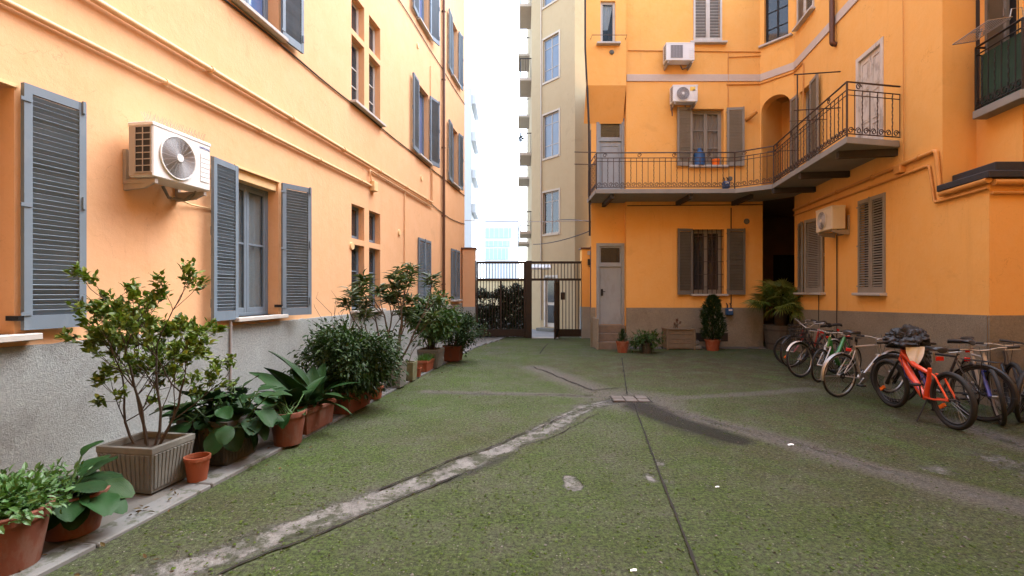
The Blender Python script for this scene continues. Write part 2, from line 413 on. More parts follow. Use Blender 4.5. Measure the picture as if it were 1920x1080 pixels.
class MB:
    def __init__(s):
        s.v, s.f, s.m = [], [], []
    def add(s, vs, fs, M_=None, mi=0):
        b = len(s.v)
        s.v += [tuple(M_ @ Vector(p)) for p in vs] if M_ is not None else [tuple(p) for p in vs]
        s.f += [tuple(i + b for i in f) for f in fs]
        s.m += [mi] * len(fs)
        return s
    def box(s, x0, x1, y0, y1, z0, z1, M_=None, mi=0):
        x0, x1 = min(x0, x1), max(x0, x1); y0, y1 = min(y0, y1), max(y0, y1); z0, z1 = min(z0, z1), max(z0, z1)
        vs = [(x0, y0, z0), (x1, y0, z0), (x1, y1, z0), (x0, y1, z0), (x0, y0, z1), (x1, y0, z1), (x1, y1, z1), (x0, y1, z1)]
        fs = [(0, 3, 2, 1), (4, 5, 6, 7), (0, 1, 5, 4), (1, 2, 6, 5), (2, 3, 7, 6), (3, 0, 4, 7)]
        return s.add(vs, fs, M_, mi)
    def quad(s, a, b, c, d, mi=0):
        return s.add([a, b, c, d], [(0, 1, 2, 3)], None, mi)
    def prism(s, pts, z0, z1, M_=None, mi=0):
        n = len(pts)
        vs = [(p[0], p[1], z0) for p in pts] + [(p[0], p[1], z1) for p in pts]
        fs = [tuple(range(n - 1, -1, -1)), tuple(range(n, 2 * n))]
        fs += [(i, (i + 1) % n, n + (i + 1) % n, n + i) for i in range(n)]
        return s.add(vs, fs, M_, mi)
    def tube(s, pts, r, n=8, caps=True, closed=False, M_=None, mi=0):
        P = [Vector(p) for p in pts]
        k = len(P)
        rs = list(r) if isinstance(r, (list, tuple)) else [r] * k
        vs, fs = [], []
        up = None
        for i in range(k):
            if closed:
                d = P[(i + 1) % k] - P[i - 1]
            else:
                d = P[min(i + 1, k - 1)] - P[max(i - 1, 0)]
            d = d.normalized() if d.length > 1e-9 else Vector((0, 0, 1))
            if up is None:
                up = Vector((0, 0, 1)) if abs(d.z) < 0.9 else Vector((1, 0, 0))
            x = d.cross(up)
            if x.length < 1e-6:
                x = d.cross(Vector((0, 1, 0)))
            x.normalize()
            up = x.cross(d).normalized()
            for j in range(n):
                a = 2 * math.pi * j / n
                vs.append(P[i] + rs[i] * (math.cos(a) * x + math.sin(a) * up))
        for i in range(k if closed else k - 1):
            for j in range(n):
                a, b = i * n + j, i * n + (j + 1) % n
                i2 = (i + 1) % k
                fs.append((a, i2 * n + j, i2 * n + (j + 1) % n, b))
        if caps and not closed:
            fs.append(tuple(range(n)))
            fs.append(tuple((k - 1) * n + j for j in range(n - 1, -1, -1)))
        return s.add(vs, fs, M_, mi)
    def lathe(s, prof, n=20, M_=None, mi=0, close=False):
        vs, fs = [], []
        k = len(prof)
        for r, z in prof:
            for j in range(n):
                a = 2 * math.pi * j / n
                vs.append((r * math.cos(a), r * math.sin(a), z))
        for i in range(k - 1):
            for j in range(n):
                fs.append((i * n + j, i * n + (j + 1) % n, (i + 1) * n + (j + 1) % n, (i + 1) * n + j))
        if close:
            fs.append(tuple(range(n - 1, -1, -1)))
            fs.append(tuple((k - 1) * n + j for j in range(n)))
        return s.add(vs, fs, M_, mi)
    def torus(s, R_, r, n=32, m=8, M_=None, mi=0):
        pts = [(R_ * math.cos(2 * math.pi * i / n), R_ * math.sin(2 * math.pi * i / n), 0) for i in range(n)]
        return s.tube(pts, r, m, closed=True, M_=M_, mi=mi)
    def mesh(s, name, mats, smooth=False, bevel=0.0, angle=38):
        me = bpy.data.meshes.new(name)
        me.from_pydata(s.v, [], s.f)
        for mt in (mats if isinstance(mats, (list, tuple)) else [mats]):
            me.materials.append(mt)
        if any(s.m):
            me.polygons.foreach_set('material_index', s.m)
        if bevel:
            bm = bmesh.new()
            bm.from_mesh(me)
            bmesh.ops.bevel(bm, geom=list(bm.edges), offset=bevel, segments=1, affect='EDGES', clamp_overlap=True)
            bm.to_mesh(me)
            bm.free()
        if smooth:
            me.polygons.foreach_set('use_smooth', [True] * len(me.polygons))
            me.set_sharp_from_angle(angle=R(angle))
        me.update()
        return me
    def build(s, name, mats, parent=None, W=None, smooth=False, bevel=0.0, angle=38):
        return link(name, s.mesh(name, mats, smooth, bevel, angle), parent, W)

def link(name, data, parent=None, W=None):
    o = bpy.data.objects.new(name, data)
    COL.objects.link(o)
    W = (WM[parent] if parent is not None else I4) if W is None else W
    WM[o] = W.copy()
    if parent is not None:
        o.parent = parent
        o.matrix_basis = WM[parent].inverted() @ W
    else:
        o.matrix_basis = W
    return o

def tag(o, label, cat=None, group=None, kind=None):
    if label: o['label'] = label
    if cat: o['category'] = cat
    if group: o['group'] = group
    if kind: o['kind'] = kind
    return o

def thing(name, label, cat, W=I4, group=None):
    return tag(link(name, None, None, W), label, cat, group)

def np_mesh(name, V, F, mat):
    me = bpy.data.meshes.new(name)
    me.from_pydata(V.tolist() if hasattr(V, 'tolist') else V, [], F)
    me.materials.append(mat)
    me.update()
    return me

# ------------------------------------------------------------------ where things stand
def gz(x, y):                                     # courtyard falls gently towards the gate
    t = min(1.0, max(0.0, (y - 13.0) / 6.0))
    return -0.22 * t * t * (3 - 2 * t)

def ground_pt(px, py):
    y = CH * FPX / (py - HYP)
    return Vector(((px - CXP) / FPX * y, y, gz((px - CXP) / FPX * y, y)))

def at(px, py, y):
    return Vector(((px - CXP) / FPX * y, y, CH + (HYP - py) / FPX * y))

def hit(F, px, py, off=0.0):                      # where the sight line meets the plane `off` in front of wall frame F
    Fi = F.inverted()
    o = Fi @ Vector((0, 0, CH))
    d = Fi.to_3x3() @ Vector(((px - CXP) / FPX, 1, (HYP - py) / FPX))
    t = (-off - o.y) / d.y
    p = o + t * d
    return p.x, p.z

def frame(origin, ang):                           # wall frame: X to the right seen from outside, Y into the wall, Z up
    return T(origin) @ Matrix.Rotation(ang, 4, 'Z')

AL, AR = math.atan(130 / 900), math.atan(145 / 900)
WL_, WR_ = 4.7, 5.6
FL = frame(Vector((-WL_ * math.cos(AL) ** 2, WL_ * math.cos(AL) * math.sin(AL), 0)), R(90) - AL)
FR = frame(Vector((WR_ * math.cos(AR) ** 2, -WR_ * math.cos(AR) * math.sin(AR), 0)), R(-90) - AR)
Y_F = 13.85
FF = frame(Vector((0, Y_F, 0)), 0.0)
D0 = Vector(((1425 - 960) / 900 * Y_F, Y_F, 0))
D1 = Vector((13.1 * 145 / 900 + WR_, 13.1, 0))
FD = frame(D0, math.atan2((D1 - D0).y, (D1 - D0).x))
DLEN = (D1 - D0).length
TOP = 14.0
RTOP = 10.7

# ------------------------------------------------------------------ ground, street, walkway
def seg_dist(P, pts):
    best = np.full(len(P), 1e9)
    along = np.zeros(len(P))
    acc = 0.0
    for a, b in zip(pts[:-1], pts[1:]):
        a, b = np.array(a), np.array(b)
        d = b - a
        L = np.linalg.norm(d)
        t = np.clip(((P - a) @ d) / (L * L), 0, 1)
        q = np.linalg.norm(P - (a + t[:, None] * d), axis=1)
        m = q < best
        best[m] = q[m]
        along[m] = acc + t[m] * L
        acc += L
    return best, along

def px_path(pp):
    return [tuple(ground_pt(*p)[:2]) for p in pp]

def kerb_x(y):
    return 130 / 900 * y - 3.02

ys = np.concatenate([np.arange(-9, 1.6, 0.5), np.arange(1.6, 6, 0.03), np.arange(6, 12, 0.05), np.arange(12, 19.5, 0.12)])
us = np.concatenate([np.arange(0, 9.6, 0.045), np.arange(9.6, 16, 0.5)])
YY, UU = np.meshgrid(ys, us, indexing='ij')
XX = 130 / 900 * YY - 3.02 + UU
P2 = np.stack([XX.ravel(), YY.ravel()], 1)
S1 = px_path([(1160, 750), (1100, 762), (1040, 795), (985, 822), (900, 858), (800, 900), (720, 930), (620, 965), (480, 1018), (300, 1078), (60, 1160)])
S2 = px_path([(1190, 750), (1300, 782), (1400, 808), (1480, 830), (1600, 866), (1750, 908), (1920, 950), (2150, 1010)])
S3 = px_path([(1120, 745), (1040, 740), (950, 738), (860, 736), (800, 734)])
S4 = px_path([(1230, 748), (1330, 743), (1430, 737), (1520, 729)])
S5 = px_path([(1130, 738), (1080, 718), (1045, 702), (1005, 690)])
S6 = px_path([(1178, 748), (1200, 752)])
S7 = px_path([(1780, 790), (1850, 812), (1960, 850)])
bare = np.zeros(len(P2))
wob2 = np.array([noise.noise(Vector((x * 9, y * 9, 4))) for x, y in P2])
wob = np.array([noise.noise(Vector((x * 1.3, y * 1.3, 0))) for x, y in P2])
soft = np.zeros(len(P2))
for S, w, k in ((S2, 0.21, 1.0), (S3, 0.13, 0.9), (S4, 0.14, 0.8), (S5, 0.30, 0.9), (S6, 0.60, 1.0), (S7, 0.2, 0.9), (S1, 0.24, 0.55)):
    d, al = seg_dist(P2, S)
    soft = np.maximum(soft, k * np.clip(1.35 - d / (w * (1 + 0.4 * wob)) * 0.8, 0, 1))
for S, w, k in ((S1, 0.135, 0.95), (S2, 0.09, 0.45), (S3, 0.05, 0.5), (S6, 0.30, 0.6), (S7, 0.10, 0.6)):
    d, al = seg_dist(P2, S)
    ww = w * (1 + 0.35 * wob + 0.25 * wob2)
    bare = np.maximum(bare, k * np.clip(1.25 - d / ww * 0.75, 0, 1))
for (px, py, r, k) in ((1075, 908, 0.075, 1.0), (1068, 900, 0.05, 1.0), (1220, 893, 0.05, 0.8), (1237, 868, 0.06, 0.6), (1255, 905, 0.06, 0.5), (1330, 915, 0.05, 0.5),
                       (1760, 880, 0.12, 0.5), (1905, 872, 0.2, 0.6), (930, 655, 0.8, 0.35)):
    c = ground_pt(px, py)
    d = np.hypot(P2[:, 0] - c.x, (P2[:, 1] - c.y) * 0.6) * (1 + 0.6 * wob2)
    bare = np.maximum(bare, k * np.clip(1.6 - d / r, 0, 1))
wet = np.zeros(len(P2))
for S, w, k in ((px_path([(1195, 760), (1250, 785), (1310, 805), (1380, 825)]), 0.24, 1.0), (px_path([(1230, 775), (1290, 800), (1340, 822)]), 0.34, 0.55), (px_path([(1150, 752), (1200, 752)]), 0.16, 0.8),
                (px_path([(830, 905), (900, 880), (960, 850)]), 0.07, 0.6)):
    d, al = seg_dist(P2, S)
    wet = np.maximum(wet, k * np.clip(1.4 - d / (w * (1 + 0.5 * wob)), 0, 1))
soil = np.zeros(len(P2))
for (px, py, r, k) in ((1300, 690, 2.6, 0.95), (1500, 700, 2.6, 0.9), (1640, 790, 1.9, 0.8), (1560, 850, 1.6, 0.55), (1080, 690, 1.4, 0.5), (420, 960, 0.5, 0.5), (1750, 850, 1.6, 0.5), (900, 820, 0.8, 0.4)):
    c = ground_pt(px, py)
    d = np.hypot(P2[:, 0] - c.x, P2[:, 1] - c.y)
    soil = np.maximum(soil, k * np.clip(1.5 - d / r, 0, 1))
ZZ = np.array([gz(x, y) for x, y in P2]) + 0.006 * wob - 0.010 * np.clip(bare, 0, 1)
nu = len(us)
V = np.column_stack([P2, ZZ])
ii = np.arange(len(ys) - 1)[:, None] * nu + np.arange(nu - 1)[None, :]
Fq = np.stack([ii, ii + 1, ii + nu + 1, ii + nu], -1).reshape(-1, 4)
gm = np_mesh('ground', V, Fq.tolist(), M['ground'])
gm.polygons.foreach_set('use_smooth', [True] * len(gm.polygons))
for nm, arr in (('bare', bare), ('soft', soft), ('wet', wet), ('soil', soil)):
    at_ = gm.attributes.new(nm, 'FLOAT', 'POINT')
    at_.data.foreach_set('value', arr.astype(np.float32))
ground = tag(link('ground', gm), 'mossy green concrete courtyard floor', None, None, 'structure')

def ribbon(name, pts, w, mat, parent, jag=0.35, z=0.010, step=0.05, seed=0):
    rr = random.Random(seed)
    P = [Vector((*p, 0)) for p in pts]
    Q = []
    for a, b in zip(P[:-1], P[1:]):
        n = max(1, int((b - a).length / step))
        Q += [a.lerp(b, i / n) for i in range(n)]
    Q.append(P[-1])
    mb = MB()
    vs, fs = [], []
    for i, q in enumerate(Q):
        d = (Q[min(i + 1, len(Q) - 1)] - Q[max(i - 1, 0)]).normalized()
        nrm = Vector((-d.y, d.x, 0))
        c = q + nrm * (jag * (noise.noise(q * 2.5) * 0.10 + noise.noise(q * 9) * 0.035 + rr.uniform(-1, 1) * 0.008))
        hw = 0.5 * w * (0.45 + 1.1 * abs(noise.noise(q * 6 + Vector((seed, 0, 0)))) + rr.random() * 0.3)
        if i in (0, len(Q) - 1): hw *= 0.15
        for s_ in (-1, 1):
            v = c + nrm * hw * s_
            vs.append((v.x, v.y, gz(v.x, v.y) + z))
        if i:
            k = 2 * i
            fs.append((k - 2, k, k + 1, k - 1) if True else ())
    mb.add(vs, [f[::-1] for f in fs])
    return mb.build(name, mat, parent)

ribbon('crack', px_path([(400, 1082), (520, 1030), (640, 985), (715, 953), (800, 918), (860, 888)]), 0.022, M['crack'], ground, 0.5, seed=1)
ribbon('crack', px_path([(700, 925), (800, 882), (900, 845), (1000, 808), (1060, 780), (1110, 762)]), 0.020, M['crack'], ground, 0.5, seed=2)
ribbon('crack', px_path([(970, 832), (1000, 833), (1060, 812), (1120, 775)]), 0.014, M['crack'], ground, 0.6, seed=3)
ribbon('crack', px_path([(1000, 688), (1060, 712), (1110, 733), (1160, 728)]), 0.03, M['crack'], ground, 0.6, seed=4)
ribbon('crack', px_path([(1110, 762), (1150, 751)]), 0.02, M['crack'], ground, 0.3, seed=5)
ribbon('slab_joint', px_path([(1188, 757), (1235, 885), (1312, 1082)]), 0.018, M['crack'], ground, 0.06, seed=6)
ribbon('slab_joint', px_path([(1176, 742), (1166, 672)]), 0.022, M['crack'], ground, 0.05, seed=7)
ribbon('slab_joint', px_path([(1012, 664), (1028, 640)]), 0.03, M['crack'], ground, 0.05, seed=8)
ribbon('slab_joint', px_path([(1115, 742), (960, 741), (800, 738)]), 0.018, M['crack'], ground, 0.1, seed=9)
ribbon('slab_joint', px_path([(1810, 800), (1920, 838)]), 0.012, M['crack'], ground, 0.1, seed=10)
ribbon('crack', px_path([(1300, 780), (1480, 826), (1620, 868)]), 0.010, M['crack'], ground, 0.8, seed=12)

street = MB()
street.quad((-300, 19.6, -0.30), (300, 19.6, -0.30), (300, 1500, -0.30), (-300, 1500, -0.30))
street.quad((-300, -300, -0.5), (300, -300, -0.5), (300, 19.6, -0.5), (-300, 19.6, -0.5))
tag(street.build('street', M['asphalt']), 'pale street beyond the gate', None, None, 'structure')

# walkway of cast slabs with a kerb strip along the plants
UL = Vector((math.cos(AL), -math.sin(AL), 0))
VL = Vector((math.sin(AL), math.cos(AL), 0))
FWALK = frame(Vector((-3.02 * math.cos(AL) ** 2, 3.02 * math.cos(AL) * math.sin(AL), 0)), R(90) - AL)   # X along, Y towards the wall
wlk = MB()
vv = np.arange(-6, 20.3, 0.35)
wv_, wf_ = [], []
for i, a in enumerate(vv):
    for j, b in enumerate((0.20, 0.8, 1.75)):
        p = FWALK @ Vector((a, b, 0))
        wv_.append((p.x, p.y, gz(p.x, p.y) + 0.012))
        if i and j:
            k = i * 3 + j
            wf_.append((k - 4, k - 1, k, k - 3))
wlk.add(wv_, wf_)
walkway = tag(wlk.build('walkway', M['walk']), 'narrow concrete walkway under the plant pots', None, None, 'structure')
a = -5.0
kr = random.Random(3)
while a < 19.2:
    L = kr.uniform(0.85, 1.15)
    p = FWALK @ Vector((a + L / 2, 0.1, 0))
    z = gz(p.x, p.y)
    kb = MB().box(0.004, L - 0.004, 0.004, 0.205, z - 0.2, z + 0.028 + kr.uniform(-0.004, 0.004))
    kb.build('kerb_stone', M['kerb'], walkway, FWALK @ T((a, 0, 0)) @ Matrix.Rotation(kr.uniform(-0.004, 0.004), 4, 'Z'), bevel=0.008)
    a += L

# stone drain in the middle of the yard
dc = ground_pt(1182, 748)
drain = thing('drain_cover', 'cracked square stone drain cover at the centre of the yard', 'drain cover', T(dc) @ Matrix.Rotation(R(-3), 4, 'Z'))
for i in range(3):
    for j in range(2):
        MB().box(-0.27 + i * 0.18, -0.27 + i * 0.18 + 0.165, -0.18 + j * 0.18, -0.18 + j * 0.18 + 0.165, -0.05, 0.010 + 0.004 * ((i + j) % 2)).build(
            'stone', M['drain'], drain, WM[drain] @ Matrix.Rotation(R((i * 7 + j * 5) % 4 - 2), 4, 'X'), bevel=0.006)
MB().box(-0.285, 0.285, -0.195, 0.195, -0.06, -0.002).build('pit', M['crack'], drain)

# ------------------------------------------------------------------ building pieces
def wall(F, parent, a0, a1, z0, z1, holes, mat, dep=0.22, room=1.0, name='wall'):
    mb = MB()
    hs = [(max(a0, min(h[0], h[1])), min(a1, max(h[0], h[1])), h[2], h[3]) + tuple(h[4:]) for h in holes]
    cu = sorted({a0, a1, *[h[0] for h in hs], *[h[1] for h in hs]})
    cz = sorted({z0, z1, *[h[2] for h in hs], *[h[3] for h in hs]})
    for i in range(len(cu) - 1):
        for j in range(len(cz) - 1):
            ca, cc = (cu[i] + cu[i + 1]) / 2, (cz[j] + cz[j + 1]) / 2
            if any(h[0] < ca < h[1] and h[2] < cc < h[3] for h in hs):
                continue
            mb.quad((cu[i], 0, cz[j]), (cu[i + 1], 0, cz[j]), (cu[i + 1], 0, cz[j + 1]), (cu[i], 0, cz[j + 1]))
    for h in hs:
        d = h[4] if len(h) > 4 else dep
        solid = len(h) > 5
        for y0, y1, mi in ((0, d, 0),) if solid else ((0, d, 0), (d, d + room, 1)):
            mb.quad((h[0], y0, h[2]), (h[0], y0, h[3]), (h[0], y1, h[3]), (h[0], y1, h[2]), mi)
            mb.quad((h[1], y0, h[3]), (h[1], y0, h[2]), (h[1], y1, h[2]), (h[1], y1, h[3]), mi)
            mb.quad((h[0], y0, h[2]), (h[0], y1, h[2]), (h[1], y1, h[2]), (h[1], y0, h[2]), mi)
            mb.quad((h[0], y0, h[3]), (h[1], y0, h[3]), (h[1], y1, h[3]), (h[0], y1, h[3]), mi)
        if solid: continue
        y1 = d + room
        mb.quad((h[0], y1, h[2]), (h[1], y1, h[2]), (h[1], y1, h[3]), (h[0], y1, h[3]), 1)
    return mb.build(name, [mat, M['room']], parent, F)

SLAT = {}
def slat_mesh(L, mat, tilt, depth=0.05):
    k = (round(L, 3), mat.name, tilt)
    if k not in SLAT:
        SLAT[k] = MB().box(0, L, -depth / 2, depth / 2, -0.004, 0.004, Matrix.Rotation(R(tilt), 4, 'X')).mesh('slat', mat)
    return SLAT[k]

def shutter(F, parent, ah, nh, phi, w, z0, h, mat, single=False, pitch=0.043, mid=None, label=None, closed=False):
    W = F @ T((ah, -nh, z0)) @ Matrix.Rotation(-R(phi), 4, 'Z')
    st, th = 0.062 * w / 0.5 if w < 0.5 else 0.062, 0.02
    mb = MB()
    mb.box(0, st, -th, th, 0, h).box(w - st, w, -th, th, 0, h)
    rails = [(0, 0.12), (h - 0.075, h)]
    if mid: rails.append((mid * h - 0.035, mid * h + 0.035))
    for a, b in rails:
        mb.box(st, w - st, -th + 0.002, th - 0.002, a, b)
    for hz in (0.12, h * 0.5, h - 0.15):                      # strap hinges
        mb.box(-0.025, 0.05, -th - 0.008, -th + 0.001, hz, hz + 0.03)
        mb.box(w - 0.04, w - 0.015, -th - 0.018, -th + 0.001, hz + 0.05, hz + 0.16)
    o = mb.build('shutter', mat, parent, W)
    if label: o['label'] = label
    rails.sort()
    all_ = MB()
    sg_ = (-1 if math.cos(R(phi)) > 0 else 1) * (-1 if closed else 1)
    me = slat_mesh(w - 2 * st, mat, sg_ * (44 if closed else 60), 0.04 if closed else 0.05)
    z = 0.12 + pitch * 0.6
    while z < h - 0.085:
        if not any(a - 0.012 < z < b + 0.012 for a, b in rails):
            if single:
                link('slat', me, o, W @ T((st, 0, z + random.gauss(0, 0.0012))) @ Matrix.Rotation(random.gauss(0, 0.05), 4, 'X') @ Matrix.Rotation(random.gauss(0, 0.0025), 4, 'Y'))
            else:
                all_.add([v.co for v in me.vertices], [tuple(p.vertices) for p in me.polygons], T((st, 0, z)))
        z += pitch
    if not single:
        tag(all_.build('slats', mat, o, W), None, kind='stuff')
    return o

def curtain_mesh(a0, a1, z0, z1, y, mat, waves=6, amp=0.025, gather=0.0):
    mb = MB()
    n, m = 48, 10
    vs = []
    for j in range(m + 1):
        t = j / m
        z = z1 + (z0 - z1) * t
        for i in range(n + 1):
            s = i / n
            aa = a0 + (a1 - a0) * (s * (1 - gather * t) if gather > 0 else s)
            vs.append((aa, y + amp * math.sin(s * waves * 2 * math.pi + 0.6 * math.sin(t * 3)) * (0.6 + 0.4 * t), z))
    fs = [(j * (n + 1) + i, j * (n + 1) + i + 1, (j + 1) * (n + 1) + i + 1, (j + 1) * (n + 1) + i) for j in range(m) for i in range(n)]
    mb.add(vs, fs)
    return mb.mesh('curtain', mat, True, angle=180)

def window(F, parent, a0, a1, z0, z1, y, mat, glass, bars=(), ns=2, curtain=None, fw=0.05, sw=0.05):
    mb = MB()
    mb.box(a0, a0 + fw, y, y + 0.06, z0, z1).box(a1 - fw, a1, y, y + 0.06, z0, z1)
    mb.box(a0 + fw, a1 - fw, y + 0.002, y + 0.058, z0, z0 + fw).box(a0 + fw, a1 - fw, y + 0.002, y + 0.058, z1 - fw, z1)
    o = mb.build('window', mat, parent, F, bevel=0.004)
    A0, A1, Z0, Z1 = a0 + fw, a1 - fw, z0 + fw, z1 - fw
    sash_w = (A1 - A0) / ns
    for k in range(ns):
        s0, s1 = A0 + k * sash_w + 0.002, A0 + (k + 1) * sash_w - 0.002
        sb = MB()
        yy0, yy1 = y + 0.006, y + 0.05
        sb.box(s0, s0 + sw, yy0, yy1, Z0, Z1).box(s1 - sw, s1, yy0, yy1, Z0, Z1)
        sb.box(s0 + sw, s1 - sw, yy0 + 0.002, yy1 - 0.002, Z0, Z0 + sw * 1.4).box(s0 + sw, s1 - sw, yy0 + 0.002, yy1 - 0.002, Z1 - sw, Z1)
        cuts = [Z0 + sw * 1.4] + [Z0 + (Z1 - Z0) * b for b in bars] + [Z1 - sw]
        for b in cuts[1:-1]:
            sb.box(s0 + sw, s1 - sw, yy0 + 0.004, yy1 - 0.004, b - 0.014, b + 0.014)
        sb.build('sash', mat, o, F, bevel=0.003)
        for c0, c1 in zip(cuts[:-1], cuts[1:]):
            MB().box(s0 + sw, s1 - sw, y + 0.026, y + 0.030, c0 + 0.001, c1 - 0.001).build('pane', glass, o, F)
    if curtain:
        link('curtain', curtain_mesh(A0, A1, Z0, Z1, y + 0.085, curtain), o, F)
    return o

def sill(F, parent, a0, a1, z, proj=0.13, th=0.055, over=0.08, mat=None):
    return MB().box(a0 - over, a1 + over, -proj, 0.18, z - th, z).build('window_sill', mat or M['sill'], parent, F, bevel=0.006)

def pipe(F, parent, pts, r, mat, name='pipe', n=10, clips=0.0, fillet=0.06):
    P = [Vector((p[0], -p[1], p[2])) for p in pts]
    Q = [P[0]]
    for i in range(1, len(P) - 1):
        a, b, c = P[i - 1], P[i], P[i + 1]
        d0, d1 = (a - b), (c - b)
        f = min(fillet, d0.length * 0.45, d1.length * 0.45)
        d0.normalize(); d1.normalize()
        for t in (0, 0.25, 0.5, 0.75, 1):
            p0, p1 = b + d0 * f, b + d1 * f
            Q.append((1 - t) ** 2 * p0 + 2 * t * (1 - t) * b + t * t * p1)
    Q.append(P[-1])
    mb = MB().tube(Q, r, n)
    if clips:
        for a, b in zip(P[:-1], P[1:]):
            L = (b - a).length
            k = int(L / clips)
            for j in range(1, k + 1):
                c = a.lerp(b, (j - 0.3) / max(1, k))
                d = (b - a).normalized()
                mb.tube([c - d * 0.018, c + d * 0.018], r * 1.35, n)
                mb.box(c.x - 0.012, c.x + 0.012, c.y, 0.0, c.z - 0.012, c.z + 0.012)
    return mb.build(name, mat, parent, F, smooth=True)

def aL(px): return hit(FL, px, 547)[0]
def aR(px): return hit(FR, px, 547)[0]
def xF(px, y=Y_F): return (px - CXP) / FPX * y
def zF(py, y=Y_F): return CH + (HYP - py) / FPX * y

# ------------------------------------------------------------------ left building
LB = thing('apartment_building', 'long peach stuccoed building with sky-tinted grey shutters along the left side', 'building', FL)
EL = aL(871)
zs = [(1.25, 3.29), (5.55, 7.62), (9.42, 11.5)]                 # sill and head of each storey
def aLs(px): return hit(FL, px, 547, 0.065)[0]
BA0, BA1 = aLs(447), aLs(529)
A1_ = aLs(44) - 0.02; A0_ = A1_ - 1.02
DA0, DA1 = aLs(786), aLs(807)
EA0, EA1 = aLs(849), aLs(861)
SA0, SA1, SA2, SA3 = aL(659), aL(683), aL(692), aL(713)
holes = []
for k, (z0, z1) in enumerate(zs):
    holes += [(A0_, A1_, z0, z1, 0.36), (BA0, BA1, z0, z1), (A0_ - 3.6, A1_ - 3.6, z0, z1)]
    if k:
        holes += [(DA0, DA1, z0, z1), (EA0, EA1, z0, z1)]
    holes += [(SA0, SA1, z0 - 0.04, z0 + 1.33, 0.17), (SA2, SA3, z0 - 0.04, z0 + 1.33, 0.17), (SA0, SA1, z0 + 1.45, z1 + 0.12, 0.17), (SA2, SA3, z0 + 1.45, z1 + 0.12, 0.17)]
wall(FL, LB, -7.5, EL, 0.9, TOP, holes, M['stucco_left'])
PLZ = 1.15
pl = MB()
pl.box(-7.5, EL + 0.012, -0.028, 0.05, -0.4, PLZ - 0.035)
n_ = 220
pe_ = [(-7.5 + (EL + 7.512) * i / n_, PLZ - 0.006 + 0.012 * noise.noise(Vector((i * 0.9, 0, 0))) + 0.010 * noise.noise(Vector((i * 0.21, 5, 0)))) for i in range(n_ + 1)]
for (a_, za), (b_, zb) in zip(pe_[:-1], pe_[1:]):
    pl.quad((a_, -0.028, PLZ - 0.035), (b_, -0.028, PLZ - 0.035), (b_, -0.026, zb), (a_, -0.026, za))
    pl.quad((a_, -0.026, za), (b_, -0.026, zb), (b_, 0.01, zb + 0.004), (a_, 0.01, za + 0.004))
pl.build('plinth', M['plinth_left'], LB, FL)
sh = MB()
sh.quad((-7.5, 0, TOP), (EL, 0, TOP), (EL, 8, TOP), (-7.5, 8, TOP))
sh.quad((EL, 0, -0.4), (EL, 8, -0.4), (EL, 8, TOP), (EL, 0, TOP))
sh.quad((-7.5, 8, -0.4), (-7.5, 0, -0.4), (-7.5, 0, TOP), (-7.5, 8, TOP))
sh.quad((EL, 8, -0.4), (-7.5, 8, -0.4), (-7.5, 8, TOP), (EL, 8, TOP))
sh.build('outer_walls', M['stucco_left'], LB, FL)
SLm = M['shutter_left']
for k, (z0, z1) in enumerate(zs):
    hgt = z1 - z0 + 0.02
    # window next to the camera, and its neighbour
    window(FL, LB, A0_, A1_, z0, z1, 0.29, SLm, M['glass'], (0.55,), curtain=M['curtain'])
    sill(FL, LB, A0_, A1_, z0, over=0.12)
    shutter(FL, LB, A1_ + 0.02, 0.055, 4, 0.48, z0 + 0.03, hgt, SLm, single=(k == 0))
    window(FL, LB, BA0, BA1, z0, z1 - (0.13 if k == 0 else 0), 0.17, SLm, M['glass'] if k == 0 else M['glass_sky'], (0.55,), curtain=M['curtain'] if k == 0 else None)
    sill(FL, LB, BA0, BA1, z0, over=0.07)
    shutter(FL, LB, BA0 - 0.01, 0.055, 175, 0.49, z0 - 0.02, hgt, SLm, single=(k == 0))
    shutter(FL, LB, BA1 + 0.01, 0.055, 25 if k == 0 else 5, 0.50, z0 - 0.02, hgt, SLm, single=(k <= 1))
    if k:
        for (q0, q1, an) in ((DA0, DA1, 14), (EA0, EA1, 6)):
            window(FL, LB, q0, q1, z0, z1, 0.14, SLm, M['glass_sky'], (), curtain=None)
            sill(FL, LB, q0, q1, z0, over=0.06)
            shutter(FL, LB, q0 - 0.01, 0.055, 176, 0.54, z0 - 0.02, hgt, SLm, single=(k == 1 and q0 == DA0))
            shutter(FL, LB, q1 + 0.01, 0.055, an, 0.54 if q0 == DA0 else 0.42, z0 - 0.02, hgt, SLm, single=(k == 1 and q0 == DA0))
    else:
        for (q0, q1) in ((aL(783), aL(806)), (aL(845), aL(860.5))):
            w2 = (q1 - q0) / 2
            sill(FL, LB, q0, q1, z0 + 0.05, over=0.05)
            shutter(FL, LB, q0, 0.03, 0, w2 - 0.004, z0 + 0.05, 1.86, SLm, closed=True)
            shutter(FL, LB, q1, 0.03, 180, w2 - 0.004, z0 + 0.05, 1.86, SLm, closed=True)
    # stair windows
    for (q0, q1) in ((SA0, SA1), (SA2, SA3)):
        window(FL, LB, q0, q1, z0 - 0.02, z0 + 1.33, 0.13, M['white_frame'] if k else SLm, M['glass'], (0.3, 0.6), ns=1, fw=0.03, sw=0.04)
        window(FL, LB, q0, q1, z0 + 1.45, z1 + 0.12, 0.13, M['white_frame'] if k else SLm, M['glass_dark'], (), ns=1, fw=0.03, sw=0.04)
    sill(FL, LB, SA0, SA3, z0 - 0.04, over=0.05)
